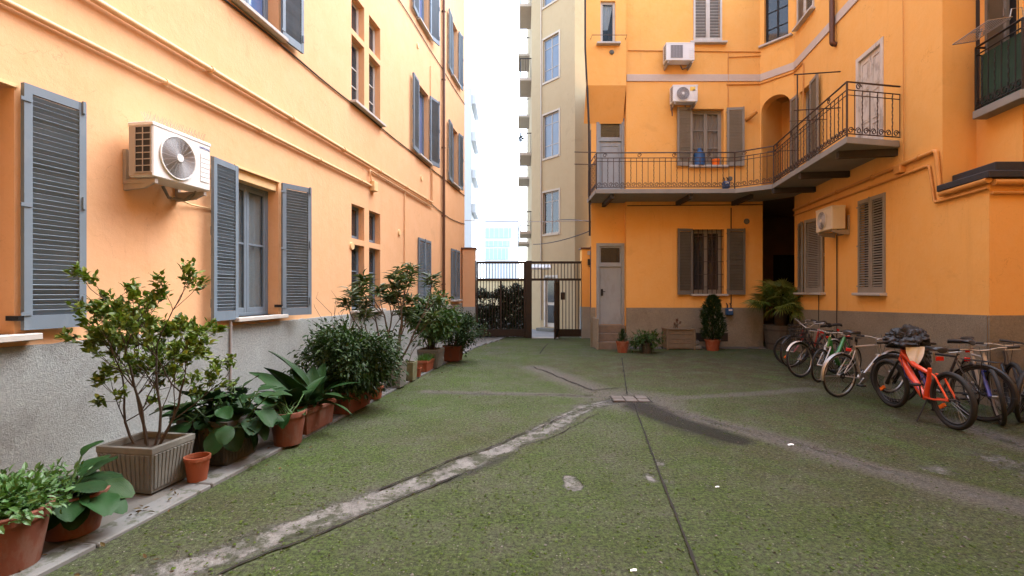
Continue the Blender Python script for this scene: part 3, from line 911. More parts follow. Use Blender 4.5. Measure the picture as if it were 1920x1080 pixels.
# roller box over the lower window
MB().box(BA0 + 0.002, BA1 - 0.002, 0.03, 0.21, zs[0][1] - 0.135, zs[0][1] - 0.002).build('blind_box', M['pipe_y'], LB, FL, bevel=0.004)
MB().box(BA0 - 0.0, BA1 + 0.02, -0.018, 0.0, zs[0][1] + 0.004, zs[0][1] + 0.035).build('lintel_trim', M['pipe_y'], LB, FL)
MB().box(A0_, A1_ + 0.02, -0.018, 0.0, zs[0][1] + 0.004, zs[0][1] + 0.035).build('lintel_trim', M['pipe_y'], LB, FL)
# pipes and cables on the wall
pipe(FL, LB, [(-6, 0.04, 3.95), (aL(693), 0.04, 3.95)], 0.027, M['pipe_l'], clips=1.6)
pipe(FL, LB, [(-6, 0.05, 4.40), (aL(808), 0.05, 4.38), (aL(808), 0.05, 5.30)], 0.034, M['pipe_l'], clips=1.7)
pipe(FL, LB, [(aL(693), 0.045, 4.05), (aL(689), 0.045, 4.28), (aL(808), 0.045, 4.25)], 0.018, M['pipe_l'], clips=1.4)
pipe(FL, LB, [(aL(757), 0.03, 4.3), (aL(757), 0.03, 1.2)], 0.017, M['pipe_l'], clips=1.2)
pipe(FL, LB, [(aL(806), 0.03, 5.3), (aL(806), 0.03, 8.6)], 0.015, M['pipe_l'])
pipe(FL, LB, [(aL(427), 0.045, 1.35), (aL(427), 0.045, 0.0)], 0.017, M['pipe_grey'], name='drain_pipe')
for zc, r in ((5.44, 0.014), (9.10, 0.012)):
    pts = [(x_, 0.02, zc + 0.012 * math.sin(x_ * 2.1)) for x_ in np.linspace(-6, EL - 0.05, 40)]
    pipe(FL, LB, pts, r, M['cable'], name='cable', n=5, fillet=0)
pipe(FL, LB, [(aL(808), 0.02, 4.35)] + [(x_, 0.02, 4.32 - 0.10 * math.sin(i_ / 9 * math.pi)) for i_, x_ in enumerate(np.linspace(aL(812), EL - 0.05, 10))], 0.012, M['cable'], name='cable', n=5, fillet=0)
dp = aL(828)
pipe(FL, LB, [(dp, 0.075, 0.25), (dp, 0.075, TOP)], 0.05, M['downpipe'], name='downpipe', clips=2.0)
jb = aL(697)
MB().box(jb - 0.10, jb + 0.10, -0.11, 0, 3.85, 4.07).build('junction_box', M['pipe_y'], LB, FL, bevel=0.01)
for (px, py) in ((659, 461), (748, 436), (790, 334), (783, 86)):
    a_, z_ = hit(FL, px, py)
    MB().lathe([(0.0, 0.03), (0.075, 0.03), (0.085, 0.0)], 18, T((a_, 0, z_)) @ Matrix.Rotation(R(90), 4, 'X')).build('vent_cap', M['pipe_y'], LB, FL)
for q in (A1_ + 0.03, BA1 + 0.03):                                # shutter catches
    MB().box(q - 0.055, q - 0.012, -0.075, 0.05, 1.36, 1.40).build('shutter_catch', M['black_iron'], LB, FL)

# ------------------------------------------------------------------ right building
RB = thing('apartment_building', 'orange stuccoed building with grey shutters and a wrapped balcony on the right', 'building', FF @ T((xF(1174), 0, 0)))
SRm, SDm = M['shutter_right'], M['shutter_dark']
OR = M['stucco_right']
x_l, x_m, x_r = xF(1112), xF(1174), xF(1430)
g0, g1 = xF(1298), xF(1358)
gz0, gz1 = zF(551), zF(430)
m0, m1 = xF(1297), xF(1357)
mz0, mz1 = zF(311), zF(204)
t0, t1, tz0 = xF(1300), xF(1353), zF(80)
wall(FF, RB, x_m, x_r, 0.9, RTOP, [(g0, g1, gz0, gz1), (m0, m1, mz0, mz1), (t0, t1, tz0, tz0 + 1.95)], OR)
# doorway strip, set back a little, with the projecting bay above it
YB = Y_F + 0.22
FB = frame(Vector((0, YB, 0)), 0)
d0, d1 = xF(1118, YB), xF(1171, YB)
dz0, dz1 = zF(609, YB), zF(456, YB)
ez0, ez1 = 4.34, zF(222, YB)
wall(FB, RB, x_l - 0.02, x_m + 0.005, -0.3, zF(205, YB), [(d0, d1, dz0, dz1, 0.10), (d0, d1, ez0, ez1, 0.10)], OR)
MB().quad((x_m, 0.22, -0.3), (x_m, 0.0, -0.3), (x_m, 0.0, 7.6), (x_m, 0.22, 7.6)).build('wall', OR, RB, FF)
YBAY = Y_F - 0.22
FY = frame(Vector((0, YBAY, 0)), 0)
b0, b1 = xF(1099, YBAY), xF(1174, YBAY)
bz = zF(160, YBAY)
sw0, sw1, swz0, swz1 = xF(1126, YBAY), xF(1154, YBAY), zF(82, YBAY), zF(2, YBAY)
wall(FY, RB, b0, b1, bz, RTOP, [(sw0, sw1, swz0, swz1, 0.10)], OR)
zc = zF(232, YB)
bay = MB()
bay.quad((b0, 0, bz), (b0, 0.44, zc), (b1, 0.44, zc), (b1, 0, bz))          # sloping underside
bay.add([(b1, 0, bz), (b1, 0.44, zc), (b1, 0.44, RTOP), (b1, 0, RTOP)], [(0, 1, 2, 3)])
bay.add([(b0, 0, bz), (b0, 0, RTOP), (b0 + 0.09, 0.44, RTOP), (b0 + 0.09, 0.44, zc)], [(0, 1, 2, 3)])
bay.build('bay_underside', OR, RB, FY)
# left return wall of the building, towards the gate
lw = MB()
lw.quad((x_l + 1.0, 5.4, -0.4), (x_l - 0.02, 0.22, -0.4), (x_l - 0.02, 0.22, RTOP), (x_l + 1.0, 5.4, RTOP))
lw.build('wall', OR, RB, FF)
# passage at the inner corner
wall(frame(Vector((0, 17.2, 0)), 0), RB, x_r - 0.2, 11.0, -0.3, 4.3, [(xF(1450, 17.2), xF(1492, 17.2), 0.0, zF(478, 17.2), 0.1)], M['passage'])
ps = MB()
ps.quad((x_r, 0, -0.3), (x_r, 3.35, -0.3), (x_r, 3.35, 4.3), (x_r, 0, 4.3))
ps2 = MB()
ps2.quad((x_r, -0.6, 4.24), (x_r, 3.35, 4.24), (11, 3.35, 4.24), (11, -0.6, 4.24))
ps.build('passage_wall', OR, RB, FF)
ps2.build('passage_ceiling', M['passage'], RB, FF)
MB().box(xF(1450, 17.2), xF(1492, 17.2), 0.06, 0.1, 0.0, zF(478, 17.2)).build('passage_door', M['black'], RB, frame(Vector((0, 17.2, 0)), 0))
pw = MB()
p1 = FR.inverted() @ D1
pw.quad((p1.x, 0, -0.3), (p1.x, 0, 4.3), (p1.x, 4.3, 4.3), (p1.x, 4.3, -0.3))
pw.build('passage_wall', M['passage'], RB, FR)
# diagonal corner with arched loggia and a barred stair window
def aD(px): return hit(FD, px, 547)[0]
h0, h1 = 0.04, aD(1482)
hz0, hz1 = 4.34, hit(FD, 1455, 178)[1]
q0, q1 = aD(1433), aD(1478)
qz = hit(FD, 1450, 78)[1]
rad = (h1 - h0) / 2
wall(FD, RB, 0, DLEN, 4.2, RTOP, [(h0, h1, hz0, hz1, 0.30, 1), (q0, q1, qz, qz + 1.9, 0.16)], OR, room=1.3)
sp = MB()
n = 14
cz_ = hz1 - rad * 0.92
arc = [(h0 + rad - rad * math.cos(math.pi * i / n), cz_ + rad * 0.92 * math.sin(math.pi * i / n)) for i in range(n + 1)]
for (a, za), (b, zb) in zip(arc[:-1], arc[1:]):
    sp.quad((a, 0.0, za), (b, 0.0, zb), (b, 0.0, hz1), (a, 0.0, hz1))
    sp.quad((a, 0.0, za), (a, 0.3, za), (b, 0.3, zb), (b, 0.0, zb))
sp.build('arch', OR, RB, FD, smooth=False)
lg = MB()
lg.quad((h0 - 0.02, 0.305, hz0), (h0 - 0.02, 0.305, hz1 + 0.2), (h0 - 0.02, 1.4, hz1 + 0.2), (h0 - 0.02, 1.4, hz0))
lg.quad((h0 - 0.02, 1.28, hz0), (h1 + 0.1, 1.28, hz0), (h1 + 0.1, 1.28, hz1 + 0.2), (h0 - 0.02, 1.28, hz1 + 0.2))
lg.build('loggia_wall', OR, RB, FD)
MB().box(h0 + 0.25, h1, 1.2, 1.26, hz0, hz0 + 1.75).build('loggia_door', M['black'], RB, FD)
window(FD, RB, q0, q1, qz, qz + 1.9, 0.10, M['black_iron'], M['glass_dark'], (0.22, 0.48, 0.74), fw=0.03, sw=0.022)
sill(FD, RB, q0, q1, qz, over=0.12, proj=0.10)
# right-hand wall
r_end = aR(1767)                                   # where the upper wall steps back
r_ext = aR(1855)                                   # front of the low extension
k0, k1 = aR(1499), aR(1546)
kz0, kz1 = 1.58, hit(FR, 1520, 414)[1]
c0, c1 = aR(1611), aR(1661)
cz0, cz1 = hit(FR, 1636, 549)[1], hit(FR, 1636, 369)[1]
v0, v1 = aR(1499), aR(1523)
vz0, vz1 = 4.36, hit(FR, 1540, 136)[1]
w0, w1 = aR(1606), aR(1657)
wz0, wz1 = 4.345, hit(FR, 1657, 68)[1]
u0, u1 = aR(1496), aR(1527)
uz0 = hit(FR, 1527, 14)[1]
wall(FR, RB, p1.x, r_end, 0.9, RTOP, [(k0, k1, kz0, kz1), (c0, c1, cz0, cz1, 0.1), (v0, v1, vz0, vz1), (w0, w1, wz0, wz1, 0.08), (u0, u1, uz0, uz0 + 2.0)], OR)
EXT_T = 3.18
wall(FR, RB, r_end, r_ext, 0.9, EXT_T, [], OR)
PRZ = 1.14
MB().add([(p1.x, -0.025, -0.3), (r_ext, -0.025, -0.3), (r_ext, -0.025, 1.27), (p1.x, -0.025, 1.12)], [(0, 1, 2, 3)]).add(
    [(p1.x, -0.025, 1.12), (r_ext, -0.025, 1.27), (r_ext, 0.0, 1.27), (p1.x, 0.0, 1.12)], [(0, 1, 2, 3)]).add(
    [(p1.x, -0.025, -0.3), (p1.x, -0.025, 1.12), (p1.x, 0.0, 1.12), (p1.x, 0.0, -0.3)], [(0, 1, 2, 3)]).build('plinth', M['plinth_right'], RB, FR)
MB().box(x_m, x_r + 0.003, -0.025, 0.0, -0.3, PRZ).build('plinth', M['plinth_right'], RB, FF)
MB().box(x_r, x_r + 0.02, 0.0, 3.3, -0.3, PRZ).build('plinth', M['plinth_right'], RB, FF)
MB().box(x_l - 0.04, d0 - 0.02, -0.025, 0.0, -0.3, PRZ).build('plinth', M['plinth_right'], RB, FB)
# extension front and its felt roof
Y_E = 6.72
FE = frame(Vector((0, Y_E, 0)), 0)
e0 = Y_E * 145 / 900 + WR_
wall(FE, RB, e0, 13.0, 0.9, EXT_T, [], OR)
MB().box(e0 - 0.02, 13.0, -0.025, 0.0, -0.3, 1.27).build('plinth', M['plinth_right'], RB, FE)
rr_ = MB()
pe = [FR @ Vector((r_end + 0.02, -0.10, 0)), FR @ Vector((r_ext + 0.0, -0.10, 0))]
roof_pts = [(pe[0].x, pe[0].y), (pe[1].x - 0.01, Y_E - 0.10), (13, Y_E - 0.10), (13, 7.9), (8.2, 7.9)]
rr_.prism(roof_pts, EXT_T, EXT_T + 0.10)
ridge = EXT_T + 0.26
rr_.prism([(x + (0.25 if i < 2 else 0), y + (0.15 if i in (1, 2) else 0)) for i, (x, y) in enumerate(roof_pts)], EXT_T + 0.10, ridge)
rr_.build('roof', M['roof_felt'], RB, I4, bevel=0.01)
# step back above the extension
Y_S = 5040 / 662.0
s0 = Y_S * 145 / 900 + WR_
FS = frame(Vector((0, Y_S, 0)), 0)
S_L = 6.14
wall(FS, RB, s0, s0 + (S_L - WR_) + 0.02, EXT_T - 0.3, RTOP, [], OR)
FS2 = frame(Vector((S_L * math.cos(AR) ** 2, -S_L * math.cos(AR) * math.sin(AR), 0)), R(-90) - AR)
def aS(y): return (FS2.inverted() @ Vector((y * 145 / 900 + S_L, y, 0))).x
y2 = 6.80
wz = 4.36
wall(FS2, RB, aS(Y_S), aS(y2), EXT_T - 0.3, RTOP, [(aS(7.42), aS(6.86), wz, 6.9, 0.15)], OR)
FS3 = frame(Vector((0, y2, 0)), 0)
s3 = y2 * 145 / 900 + S_L
wall(FS3, RB, s3, 13.0, EXT_T - 0.2, RTOP, [(s3 + 0.12, s3 + 1.3, wz, 6.9, 0.2)], OR)
top = MB()
top.quad((x_l, 0, RTOP), (13, 0, RTOP), (13, 8, RTOP), (x_l + 1.4, 8, RTOP))
top.quad((s0, -6.5, RTOP), (13, -6.5, RTOP), (13, 0, RTOP), (x_r, 0, RTOP))
top.quad((13, -7.2, -0.3), (13, 8, -0.3), (13, 8, RTOP), (13, -7.2, RTOP))
top.quad((13, 8, -0.3), (x_l + 1.4, 8, -0.3), (x_l + 1.4, 8, RTOP), (13, 8, RTOP))
top.build('outer_walls', OR, RB, FF)
# grey string course
bz0, bz1 = zF(153), zF(140)
bnd = MB().box(x_m + 0.01, x_r, -0.03, 0.02, bz0, bz1)
bnd.build('string_course', M['band'], RB, FF, bevel=0.005)
MB().box(-0.01, DLEN, -0.03, 0.02, bz0 + 0.001, bz1 - 0.001).build('string_course', M['band'], RB, FD)
MB().box(p1.x - 0.01, r_end, -0.03, 0.02, bz0 - 0.001, bz1 + 0.001).build('string_course', M['band'], RB, FR)

# windows and shutters, facade
window(FF, RB, g0, g1, gz0, gz1, 0.17, SRm, M['glass_dark'], (), curtain=M['curtain_warm'])
gb = MB()
for i in range(7):
    x = g0 + 0.06 + (g1 - g0 - 0.12) * i / 6
    gb.tube([(x, 0.06, gz0), (x, 0.06, gz1)], 0.011, 6)
for i in range(5):
    z = gz0 + 0.2 + (gz1 - gz0 - 0.4) * i / 4
    gb.box(g0, g1, 0.052, 0.068, z - 0.008, z + 0.008)
gb.build('window_bars', M['iron'], RB, FF, smooth=True)
sill(FF, RB, g0, g1, gz0, over=0.06)
shutter(FF, RB, g0 - 0.01, 0.05, 172, 0.45, gz0 - 0.02, gz1 - gz0 + 0.03, SDm, single=True)
shutter(FF, RB, g1 + 0.06, 0.05, 6, 0.50, gz0 - 0.02, gz1 - gz0 + 0.03, SDm, single=True)
window(FF, RB, m0, m1, mz0, mz1, 0.16, SRm, M['glass'], (0.33, 0.66), curtain=M['curtain_warm'])
sill(FF, RB, m0, m1, mz0, over=0.1)
shutter(FF, RB, m0 - 0.01, 0.05, 172, 0.45, mz0 - 0.02, mz1 - mz0 + 0.03, SRm, single=True)
shutter(FF, RB, m1 + 0.07, 0.05, 6, 0.48, mz0 - 0.02, mz1 - mz0 + 0.03, SRm, single=True)
tw = (t1 - t0) / 2
shutter(FF, RB, t0, 0.015, 0, tw - 0.004, tz0, 1.95, M['white_frame'], closed=True)
shutter(FF, RB, t1, 0.015, 180, tw - 0.004, tz0, 1.95, M['white_frame'], closed=True)
sill(FF, RB, t0, t1, tz0, over=0.12)
window(FY, RB, sw0, sw1, swz0, swz1, 0.05, M['white_frame'], M['glass'], (), ns=1, fw=0.035, sw=0.03)
link('curtain', curtain_mesh(sw0 + 0.06, sw1 - 0.05, swz0 + 0.45, swz1 - 0.05, 0.13, M['curtain'], 5, 0.02, 0.45), RB, FY)
sill(FY, RB, sw0, sw1, swz0, over=0.12, proj=0.14)
ra = MB()
za = swz0 + 0.13
ra.tube([(sw0 - 0.28, 0, za), (sw0 - 0.28, -0.22, za), (sw1 + 0.28, -0.22, za), (sw1 + 0.28, 0, za)], 0.008, 6)
ra.build('flower_rail', M['iron'], RB, FY)

def panel_door(F, parent, a0, a1, z0, z1, y, mat, glass_top, panels, name='door', ft=0.09, leaves=1):
    mb = MB()
    mb.box(a0, a0 + ft, -0.02, y + 0.05, z0, z1).box(a1 - ft, a1, -0.02, y + 0.05, z0, z1).box(a0 + ft, a1 - ft, -0.018, y + 0.05, z1 - ft, z1)
    zt = z1 - ft
    if glass_top:
        mb.box(a0 + ft, a1 - ft, 0.0, y + 0.05, zt - glass_top - 0.08, zt - glass_top)
    o = mb.build(name, mat, parent, F, bevel=0.004)
    if glass_top:
        MB().box(a0 + ft, a1 - ft, y, y + 0.006, zt - glass_top, zt).build('transom_pane', M['glass_dark'], o, F)
        tb = MB()
        g = 0.045
        tb.box(a0 + ft + 0.002, a0 + ft + g, y - 0.02, y - 0.001, zt - glass_top, zt).box(a1 - ft - g, a1 - ft - 0.002, y - 0.02, y - 0.001, zt - glass_top, zt)
        tb.box(a0 + ft + g, a1 - ft - g, y - 0.02, y - 0.001, zt - g, zt - 0.002).box(a0 + ft + g, a1 - ft - g, y - 0.02, y - 0.001, zt - glass_top + 0.002, zt - glass_top + g)
        tb.build('transom_frame', mat, o, F)
        zt -= glass_top + 0.08
    lw_ = (a1 - a0 - 2 * ft) / leaves
    for k in range(leaves):
        l0, l1 = a0 + ft + k * lw_ + 0.004, a0 + ft + (k + 1) * lw_ - 0.004
        lf = MB().box(l0, l1, y, y + 0.04, z0 + 0.01, zt - 0.004)
        l_ = lf.build('door_leaf', mat, o, F)
        for (pa, pb) in panels:
            zz0, zz1 = z0 + (zt - z0) * pa, z0 + (zt - z0) * pb
            fr = MB()
            m_ = 0.055
            fr.box(l0 + m_, l0 + m_ + 0.02, y - 0.014, y + 0.001, zz0, zz1).box(l1 - m_ - 0.02, l1 - m_, y - 0.014, y + 0.001, zz0, zz1)
            fr.box(l0 + m_ + 0.02, l1 - m_ - 0.02, y - 0.014, y + 0.001, zz0, zz0 + 0.02).box(l0 + m_ + 0.02, l1 - m_ - 0.02, y - 0.014, y + 0.001, zz1 - 0.02, zz1)
            fr.box(l0 + m_ + 0.05, l1 - m_ - 0.05, y - 0.008, y + 0.001, zz0 + 0.05, zz1 - 0.05)
            fr.build('door_panel', mat, o, F, bevel=0.003)
    return o

dd = panel_door(FB, RB, d0, d1, dz0, dz1, 0.04, M['door_grey'], 0.52, [])
MB().box(d0 + 0.14, d0 + 0.20, 0.012, 0.041, dz0 + 0.85, dz0 + 1.05).tube([(d0 + 0.17, 0.03, dz0 + 0.98), (d0 + 0.17, -0.03, dz0 + 0.98), (d0 + 0.26, -0.03, dz0 + 0.97)], 0.011, 6).build('door_handle', M['black_iron'], dd, FB)
dd2 = panel_door(FB, RB, d0, d1, ez0, ez1, 0.04, M['door_grey'], 0.50, [(0.06, 0.93)])
dd3 = panel_door(FR, RB, w0, w1, wz0, wz1, 0.03, M['door_worn'], 0, [(0.04, 0.30), (0.34, 0.62), (0.66, 0.95)], leaves=2)
# right-wall windows
window(FR, RB, v0, v1, vz0, vz1, 0.16, SRm, M['glass_dark'], ())
vw = (v1 - v0) / 2
shutter(FR, RB, v0 - 0.01, 0.05, 176, 0.36, vz0, vz1 - vz0 - 0.02, SRm)
shutter(FR, RB, v1 + 0.01, 0.05, 5, 0.50, vz0, vz1 - vz0 - 0.02, SRm)
window(FR, RB, k0, k1, kz0, kz1, 0.16, SRm, M['glass_dark'], (0.5,))
kw = (k1 - k0) / 2
shutter(FR, RB, k0 + 0.01, 0.03, 12, kw * 0.72, kz0, kz1 - kz0, SRm, closed=True)
shutter(FR, RB, k1 - 0.01, 0.03, 168, kw * 0.95, kz0, kz1 - kz0, SRm, closed=True)
sill(FR, RB, k0, k1, kz0, over=0.06)
cw = (c1 - c0) / 2
shutter(FR, RB, c0, 0.012, 0, cw - 0.003, cz0, cz1 - cz0, SRm, single=True, pitch=0.05, closed=True)
shutter(FR, RB, c1, 0.012, 180, cw - 0.003, cz0, cz1 - cz0, SRm, single=True, pitch=0.05, closed=True)
sill(FR, RB, c0, c1, cz0, over=0.04)
uw = (u1 - u0) / 2
shutter(FR, RB, u0, 0.01, 0, uw - 0.003, uz0, 2.0, M['white_frame'], closed=True)
shutter(FR, RB, u1, 0.01, 180, uw - 0.003, uz0, 2.0, M['white_frame'], closed=True)
sill(FR, RB, u0, u1, uz0, over=0.06)
# dark glazed doors behind the far-right balcony
window(FS2, RB, aS(7.42), aS(6.86), wz, 6.9, 0.08, SDm, M['glass_dark'], (), ns=1)
shutter(FS2, RB, aS(7.40), 0.02, 3, 0.42, wz + 0.02, 2.4, SDm)
window(FS3, RB, s3 + 0.12, s3 + 1.3, wz, 6.9, 0.12, SDm, M['glass_dark'], (0.4,))

# steps under the ground-floor door
stp = MB().box(d0 - 0.06, x_m - 0.03, -0.75, -0.02, -0.2, 0.20)
so = stp.build('steps', M['step_stone'], RB, FB, bevel=0.01)
MB().box(d0 - 0.03, x_m - 0.03, -0.50, -0.02, 0.202, 0.42).build('step', M['step_stone'], so, FB, bevel=0.01)
MB().box(d0 - 0.03, x_m - 0.03, -0.25, -0.02, 0.422, dz0).build('step', M['step_stone'], so, FB, bevel=0.01)
MB().box(d0 - 0.12, d0 - 0.065, -0.78, -0.03, -0.2, 0.85).build('step_wall', M['plinth_right'], RB, FB, bevel=0.01)

# pipes and small fittings on the right building
def hp(F, px, py, off=0.03):
    a, z = hit(F, px, py, off)
    return (a, off, z)
pipe(FR, RB, [(p1.x + 0.05, 0.04, hit(FR, 1496, 392)[1]), hp(FR, 1755, 282, 0.04), (hp(FR, 1762, 300, 0.04)[0], 0.04, EXT_T + 0.05), ], 0.034, M['pipe_r'], clips=1.3)
pipe(FR, RB, [(p1.x + 0.05, 0.03, hit(FR, 1496, 402)[1]), hp(FR, 1742, 310, 0.03), hp(FR, 1752, 380, 0.03), hp(FR, 1853, 352, 0.03)], 0.022, M['pipe_r'], clips=1.1)
pipe(FR, RB, [hp(FR, 1764, 364, 0.05), hp(FR, 1854, 337, 0.05)], 0.045, M['pipe_r'])
MB().tube([(e0 + 0.0, -0.06, EXT_T - 0.06), (13, -0.06, EXT_T - 0.06)], 0.045, 10).build('gutter', M['pipe_r'], RB, FE, smooth=True)
MB().tube([(e0 + 0.0, -0.04, EXT_T - 0.2), (13, -0.04, EXT_T - 0.2)], 0.022, 8).build('pipe', M['pipe_r'], RB, FE, smooth=True)
jx = hit(FR, 1692, 318)
MB().box(jx[0] - 0.09, jx[0] + 0.09, -0.10, 0, jx[1] - 0.07, jx[1] + 0.07).build('junction_box', M['pipe_r'], RB, FR, bevel=0.01)
pipe(FF, RB, [(x_m + 0.05, 0.02, zF(95)), (x_r - 0.02, 0.02, zF(98))], 0.014, M['pipe_r'], n=6)
pipe(FF, RB, [(xF(1365), 0.02, zF(108)), (x_r, 0.02, zF(105))], 0.013, M['pipe_r'], n=6)
pipe(FF, RB, [(xF(1365), 0.02, zF(100)), (xF(1365), 0.02, zF(200))], 0.013, M['pipe_r'], n=6)
pipe(FF, RB, [(xF(1362), 0.025, zF(159)), (x_r, 0.025, zF(158))], 0.018, M['pipe_r'], n=8)
pipe(FD, RB, [(0, 0.025, zF(158)), (DLEN, 0.025, zF(158))], 0.018, M['pipe_r'], n=8)
pipe(FR, RB, [(p1.x, 0.025, zF(158)), (p1.x + 0.6, 0.025, zF(158)), (p1.x + 0.6, 0.025, 4.4)], 0.016, M['pipe_r'], n=8)
pipe(FF, RB, [(xF(1370), 0.03, zF(390)), (xF(1370), 0.03, zF(570))], 0.014, M['cable'], n=6)
pipe(FF, RB, [(xF(1176), 0.02, zF(386)), (x_r, 0.02, zF(384))], 0.013, M['cable'], name='cable', n=5)
pipe(FR, RB, [hp(FR, 1535, 548), (hp(FR, 1535, 548)[0], 0.03, 0.1)], 0.010, M['cable'], name='cable', n=5)
pipe(FR, RB, [hp(FR, 1569, 440), (hp(FR, 1569, 440)[0], 0.03, 0.1)], 0.012, M['cable'], name='cable', n=5)
pipe(FR, RB, [hp(FR, 1693, 0), hp(FR, 1694, 300)], 0.007, M['pipe_r'], name='cable', n=5)
pipe(FR, RB, [(hp(FR, 1560, 80, 0.09)[0], 0.0, hp(FR, 1560, 84, 0.09)[2]), hp(FR, 1560, 82, 0.09), (hp(FR, 1560, 82, 0.09)[0], 0.09, RTOP)], 0.055, M['downpipe'], name='downpipe', clips=1.5)
pipe(FY, RB, [(b0 - 0.02, -0.02, RTOP), (b0 - 0.02, -0.02, zF(90, YBAY)), (b0 + 0.08, -0.02, zF(230, YBAY)), (b0 + 0.12, -0.1, 3.2)], 0.03, M['cable'], name='downpipe')
for (px, py, r) in ((1400, 415, 0.085), (1147, 98, 0.07), (1369, 335, 0.07)):
    F_ = FY if px == 1147 else FF
    a_, z_ = hit(F_, px, py)
    MB().lathe([(0.0, 0.035), (r * 0.8, 0.035), (r, 0.0)], 18, T((a_, 0, z_)) @ Matrix.Rotation(R(90), 4, 'X')).build('vent_cap', M['stone_dirty'], RB, F_)
a_, z_ = hit(FR, 1502, 70)
vx, vz_ = hit(FF, 1400, 224)
fl = MB().tube([(vx, 0, vz_), (vx + 0.02, -0.10, vz_ + 0.01), (vx + 0.16, -0.26, vz_ + 0.14)], 0.06, 12)
fl.build('flue_pipe', M['pipe_r'], RB, FF, smooth=True)
for (a, b) in ((1303, 1322), (1340, 1364)):
    vb = MB().box(xF(a), xF(b), -0.03, 0.0, zF(640), zF(624))
    for i in range(4):
        z = zF(640) + 0.03 + i * 0.055
        vb.box(xF(a) + 0.02, xF(b) - 0.02, -0.042, -0.029, z, z + 0.02)
    vb.build('cellar_vent', M['beam'], RB, FF)

# ------------------------------------------------------------------ wrapped balcony
ZS0, ZS1 = 4.20, 4.315
def at_z(px, py, z): 
    y = (z - CH) * FPX / (HYP - py)
    return Vector(((px - CXP) / FPX * y, y, 0))
P0 = at_z(1115, 364, ZS0); P1 = at_z(1378, 362, ZS0); P2_ = at_z(1448, 354, ZS0); P3 = at_z(1587, 268, ZS0)
a3 = (FR.inverted() @ P3).x
yq = P3.y + 0.24
P4 = Vector((yq * 145 / 900 + WR_ - 0.02, yq, 0))
P0.y = P1.y + 0.05
outer = [P0, P1, P2_, P3, P4]
inner = [FR @ Vector((p1.x, -0.0, 0)), D0.copy(), Vector((x_m, Y_F, 0)), Vector((x_m, YB, 0)), Vector((P0.x, YB, 0))]
slab = MB().prism([(p.x, p.y) for p in outer + inner], ZS0, ZS1)
balc = slab.build('balcony', M['slab'], RB, I4, bevel=0.006)
rail_pts = [Vector((P0.x + 0.03, YB, 0))] + [p.copy() for p in outer]
cen = Vector((5.2, 13.2, 0))
IR = M['iron']
def rail_line(pts, z, r):
    MB().tube([(p.x, p.y, z) for p in pts], r, 6).build('rail', IR, balc, I4)
ins = []
for i, p in enumerate(rail_pts):
    d = Vector((0, 0, 0))
    if 0 < i < len(rail_pts) - 1:
        t0_ = (p - rail_pts[i - 1]).normalized(); t1_ = (rail_pts[i + 1] - p).normalized()
        nn = Vector((-t0_.y, t0_.x, 0)) + Vector((-t1_.y, t1_.x, 0))
        d = nn.normalized() * 0.05
    ins.append(p + d)
for hgt, r in ((0.97, 0.017), (0.83, 0.011), (0.74, 0.009), (0.06, 0.012)):
    rail_line(ins, ZS1 + hgt, r)
bar_me = MB().tube([(0, 0, 0.0), (0, 0, 0.79)], 0.008, 5).mesh('baluster', IR)
twist_me = MB().tube([(0.004 * math.cos(i * 1.6), 0.004 * math.sin(i * 1.6), 0.79 * i / 24) for i in range(25)], [0.008 if i % 2 else 0.011 for i in range(25)], 5).mesh('baluster', IR)
spi = []
for i in range(22):
    a = i / 21 * 2.6 * math.pi
    rr = 0.058 - 0.04 * i / 21
    spi.append((rr * math.cos(a), 0, rr * math.sin(a)))
scr_me = MB().tube(spi, 0.009, 5).mesh('scroll', IR)
post_me = MB().tube([(0, 0, 0), (0, 0, 0.97)], 0.017, 6).mesh('post', IR)
bi = 0
for a, b in zip(ins[:-1], ins[1:]):
    L = (b - a).length
    n = max(1, round(L / 0.155))
    ang = math.atan2((b - a).y, (b - a).x)
    for i in range(n + 1):
        p = a.lerp(b, i / n)
        if i == n and b is not ins[-1]:
            link('post', post_me, balc, T((p.x, p.y, ZS1)))
            continue
        link('baluster', twist_me if bi % 2 else bar_me, balc, T((p.x, p.y, ZS1 + 0.05)))
        bi += 1
        if i < n:
            q = a.lerp(b, (i + 0.5) / n)
            link('scroll', scr_me, balc, T((q.x, q.y, ZS1 + 0.125)) @ Matrix.Rotation(ang + (math.pi if i % 2 else 0), 4, 'Z'))
            if i % 6 == 1:
                link('scroll', scr_me, balc, T((q.x, q.y, ZS1 + 0.90)) @ Matrix.Rotation(ang, 4, 'Z'))
# steel beams under the slab
for px in (1140, 1280, 1388):
    x = xF(px, 13.4)
    MB().box(x - 0.05, x + 0.05, P1.y + 0.12, (YB if px < 1170 else Y_F) - 0.003, ZS0 - 0.12, ZS0 - 0.003).build('beam', M['beam'], balc, I4)
for ya in (11.9, 10.35, 8.75):
    a = (FR.inverted() @ Vector((ya * 145 / 900 + WR_, ya, 0))).x
    MB().box(a - 0.05, a + 0.05, -0.98, -0.003, ZS0 - 0.13, ZS0 - 0.003).build('beam', M['beam'], balc, FR)
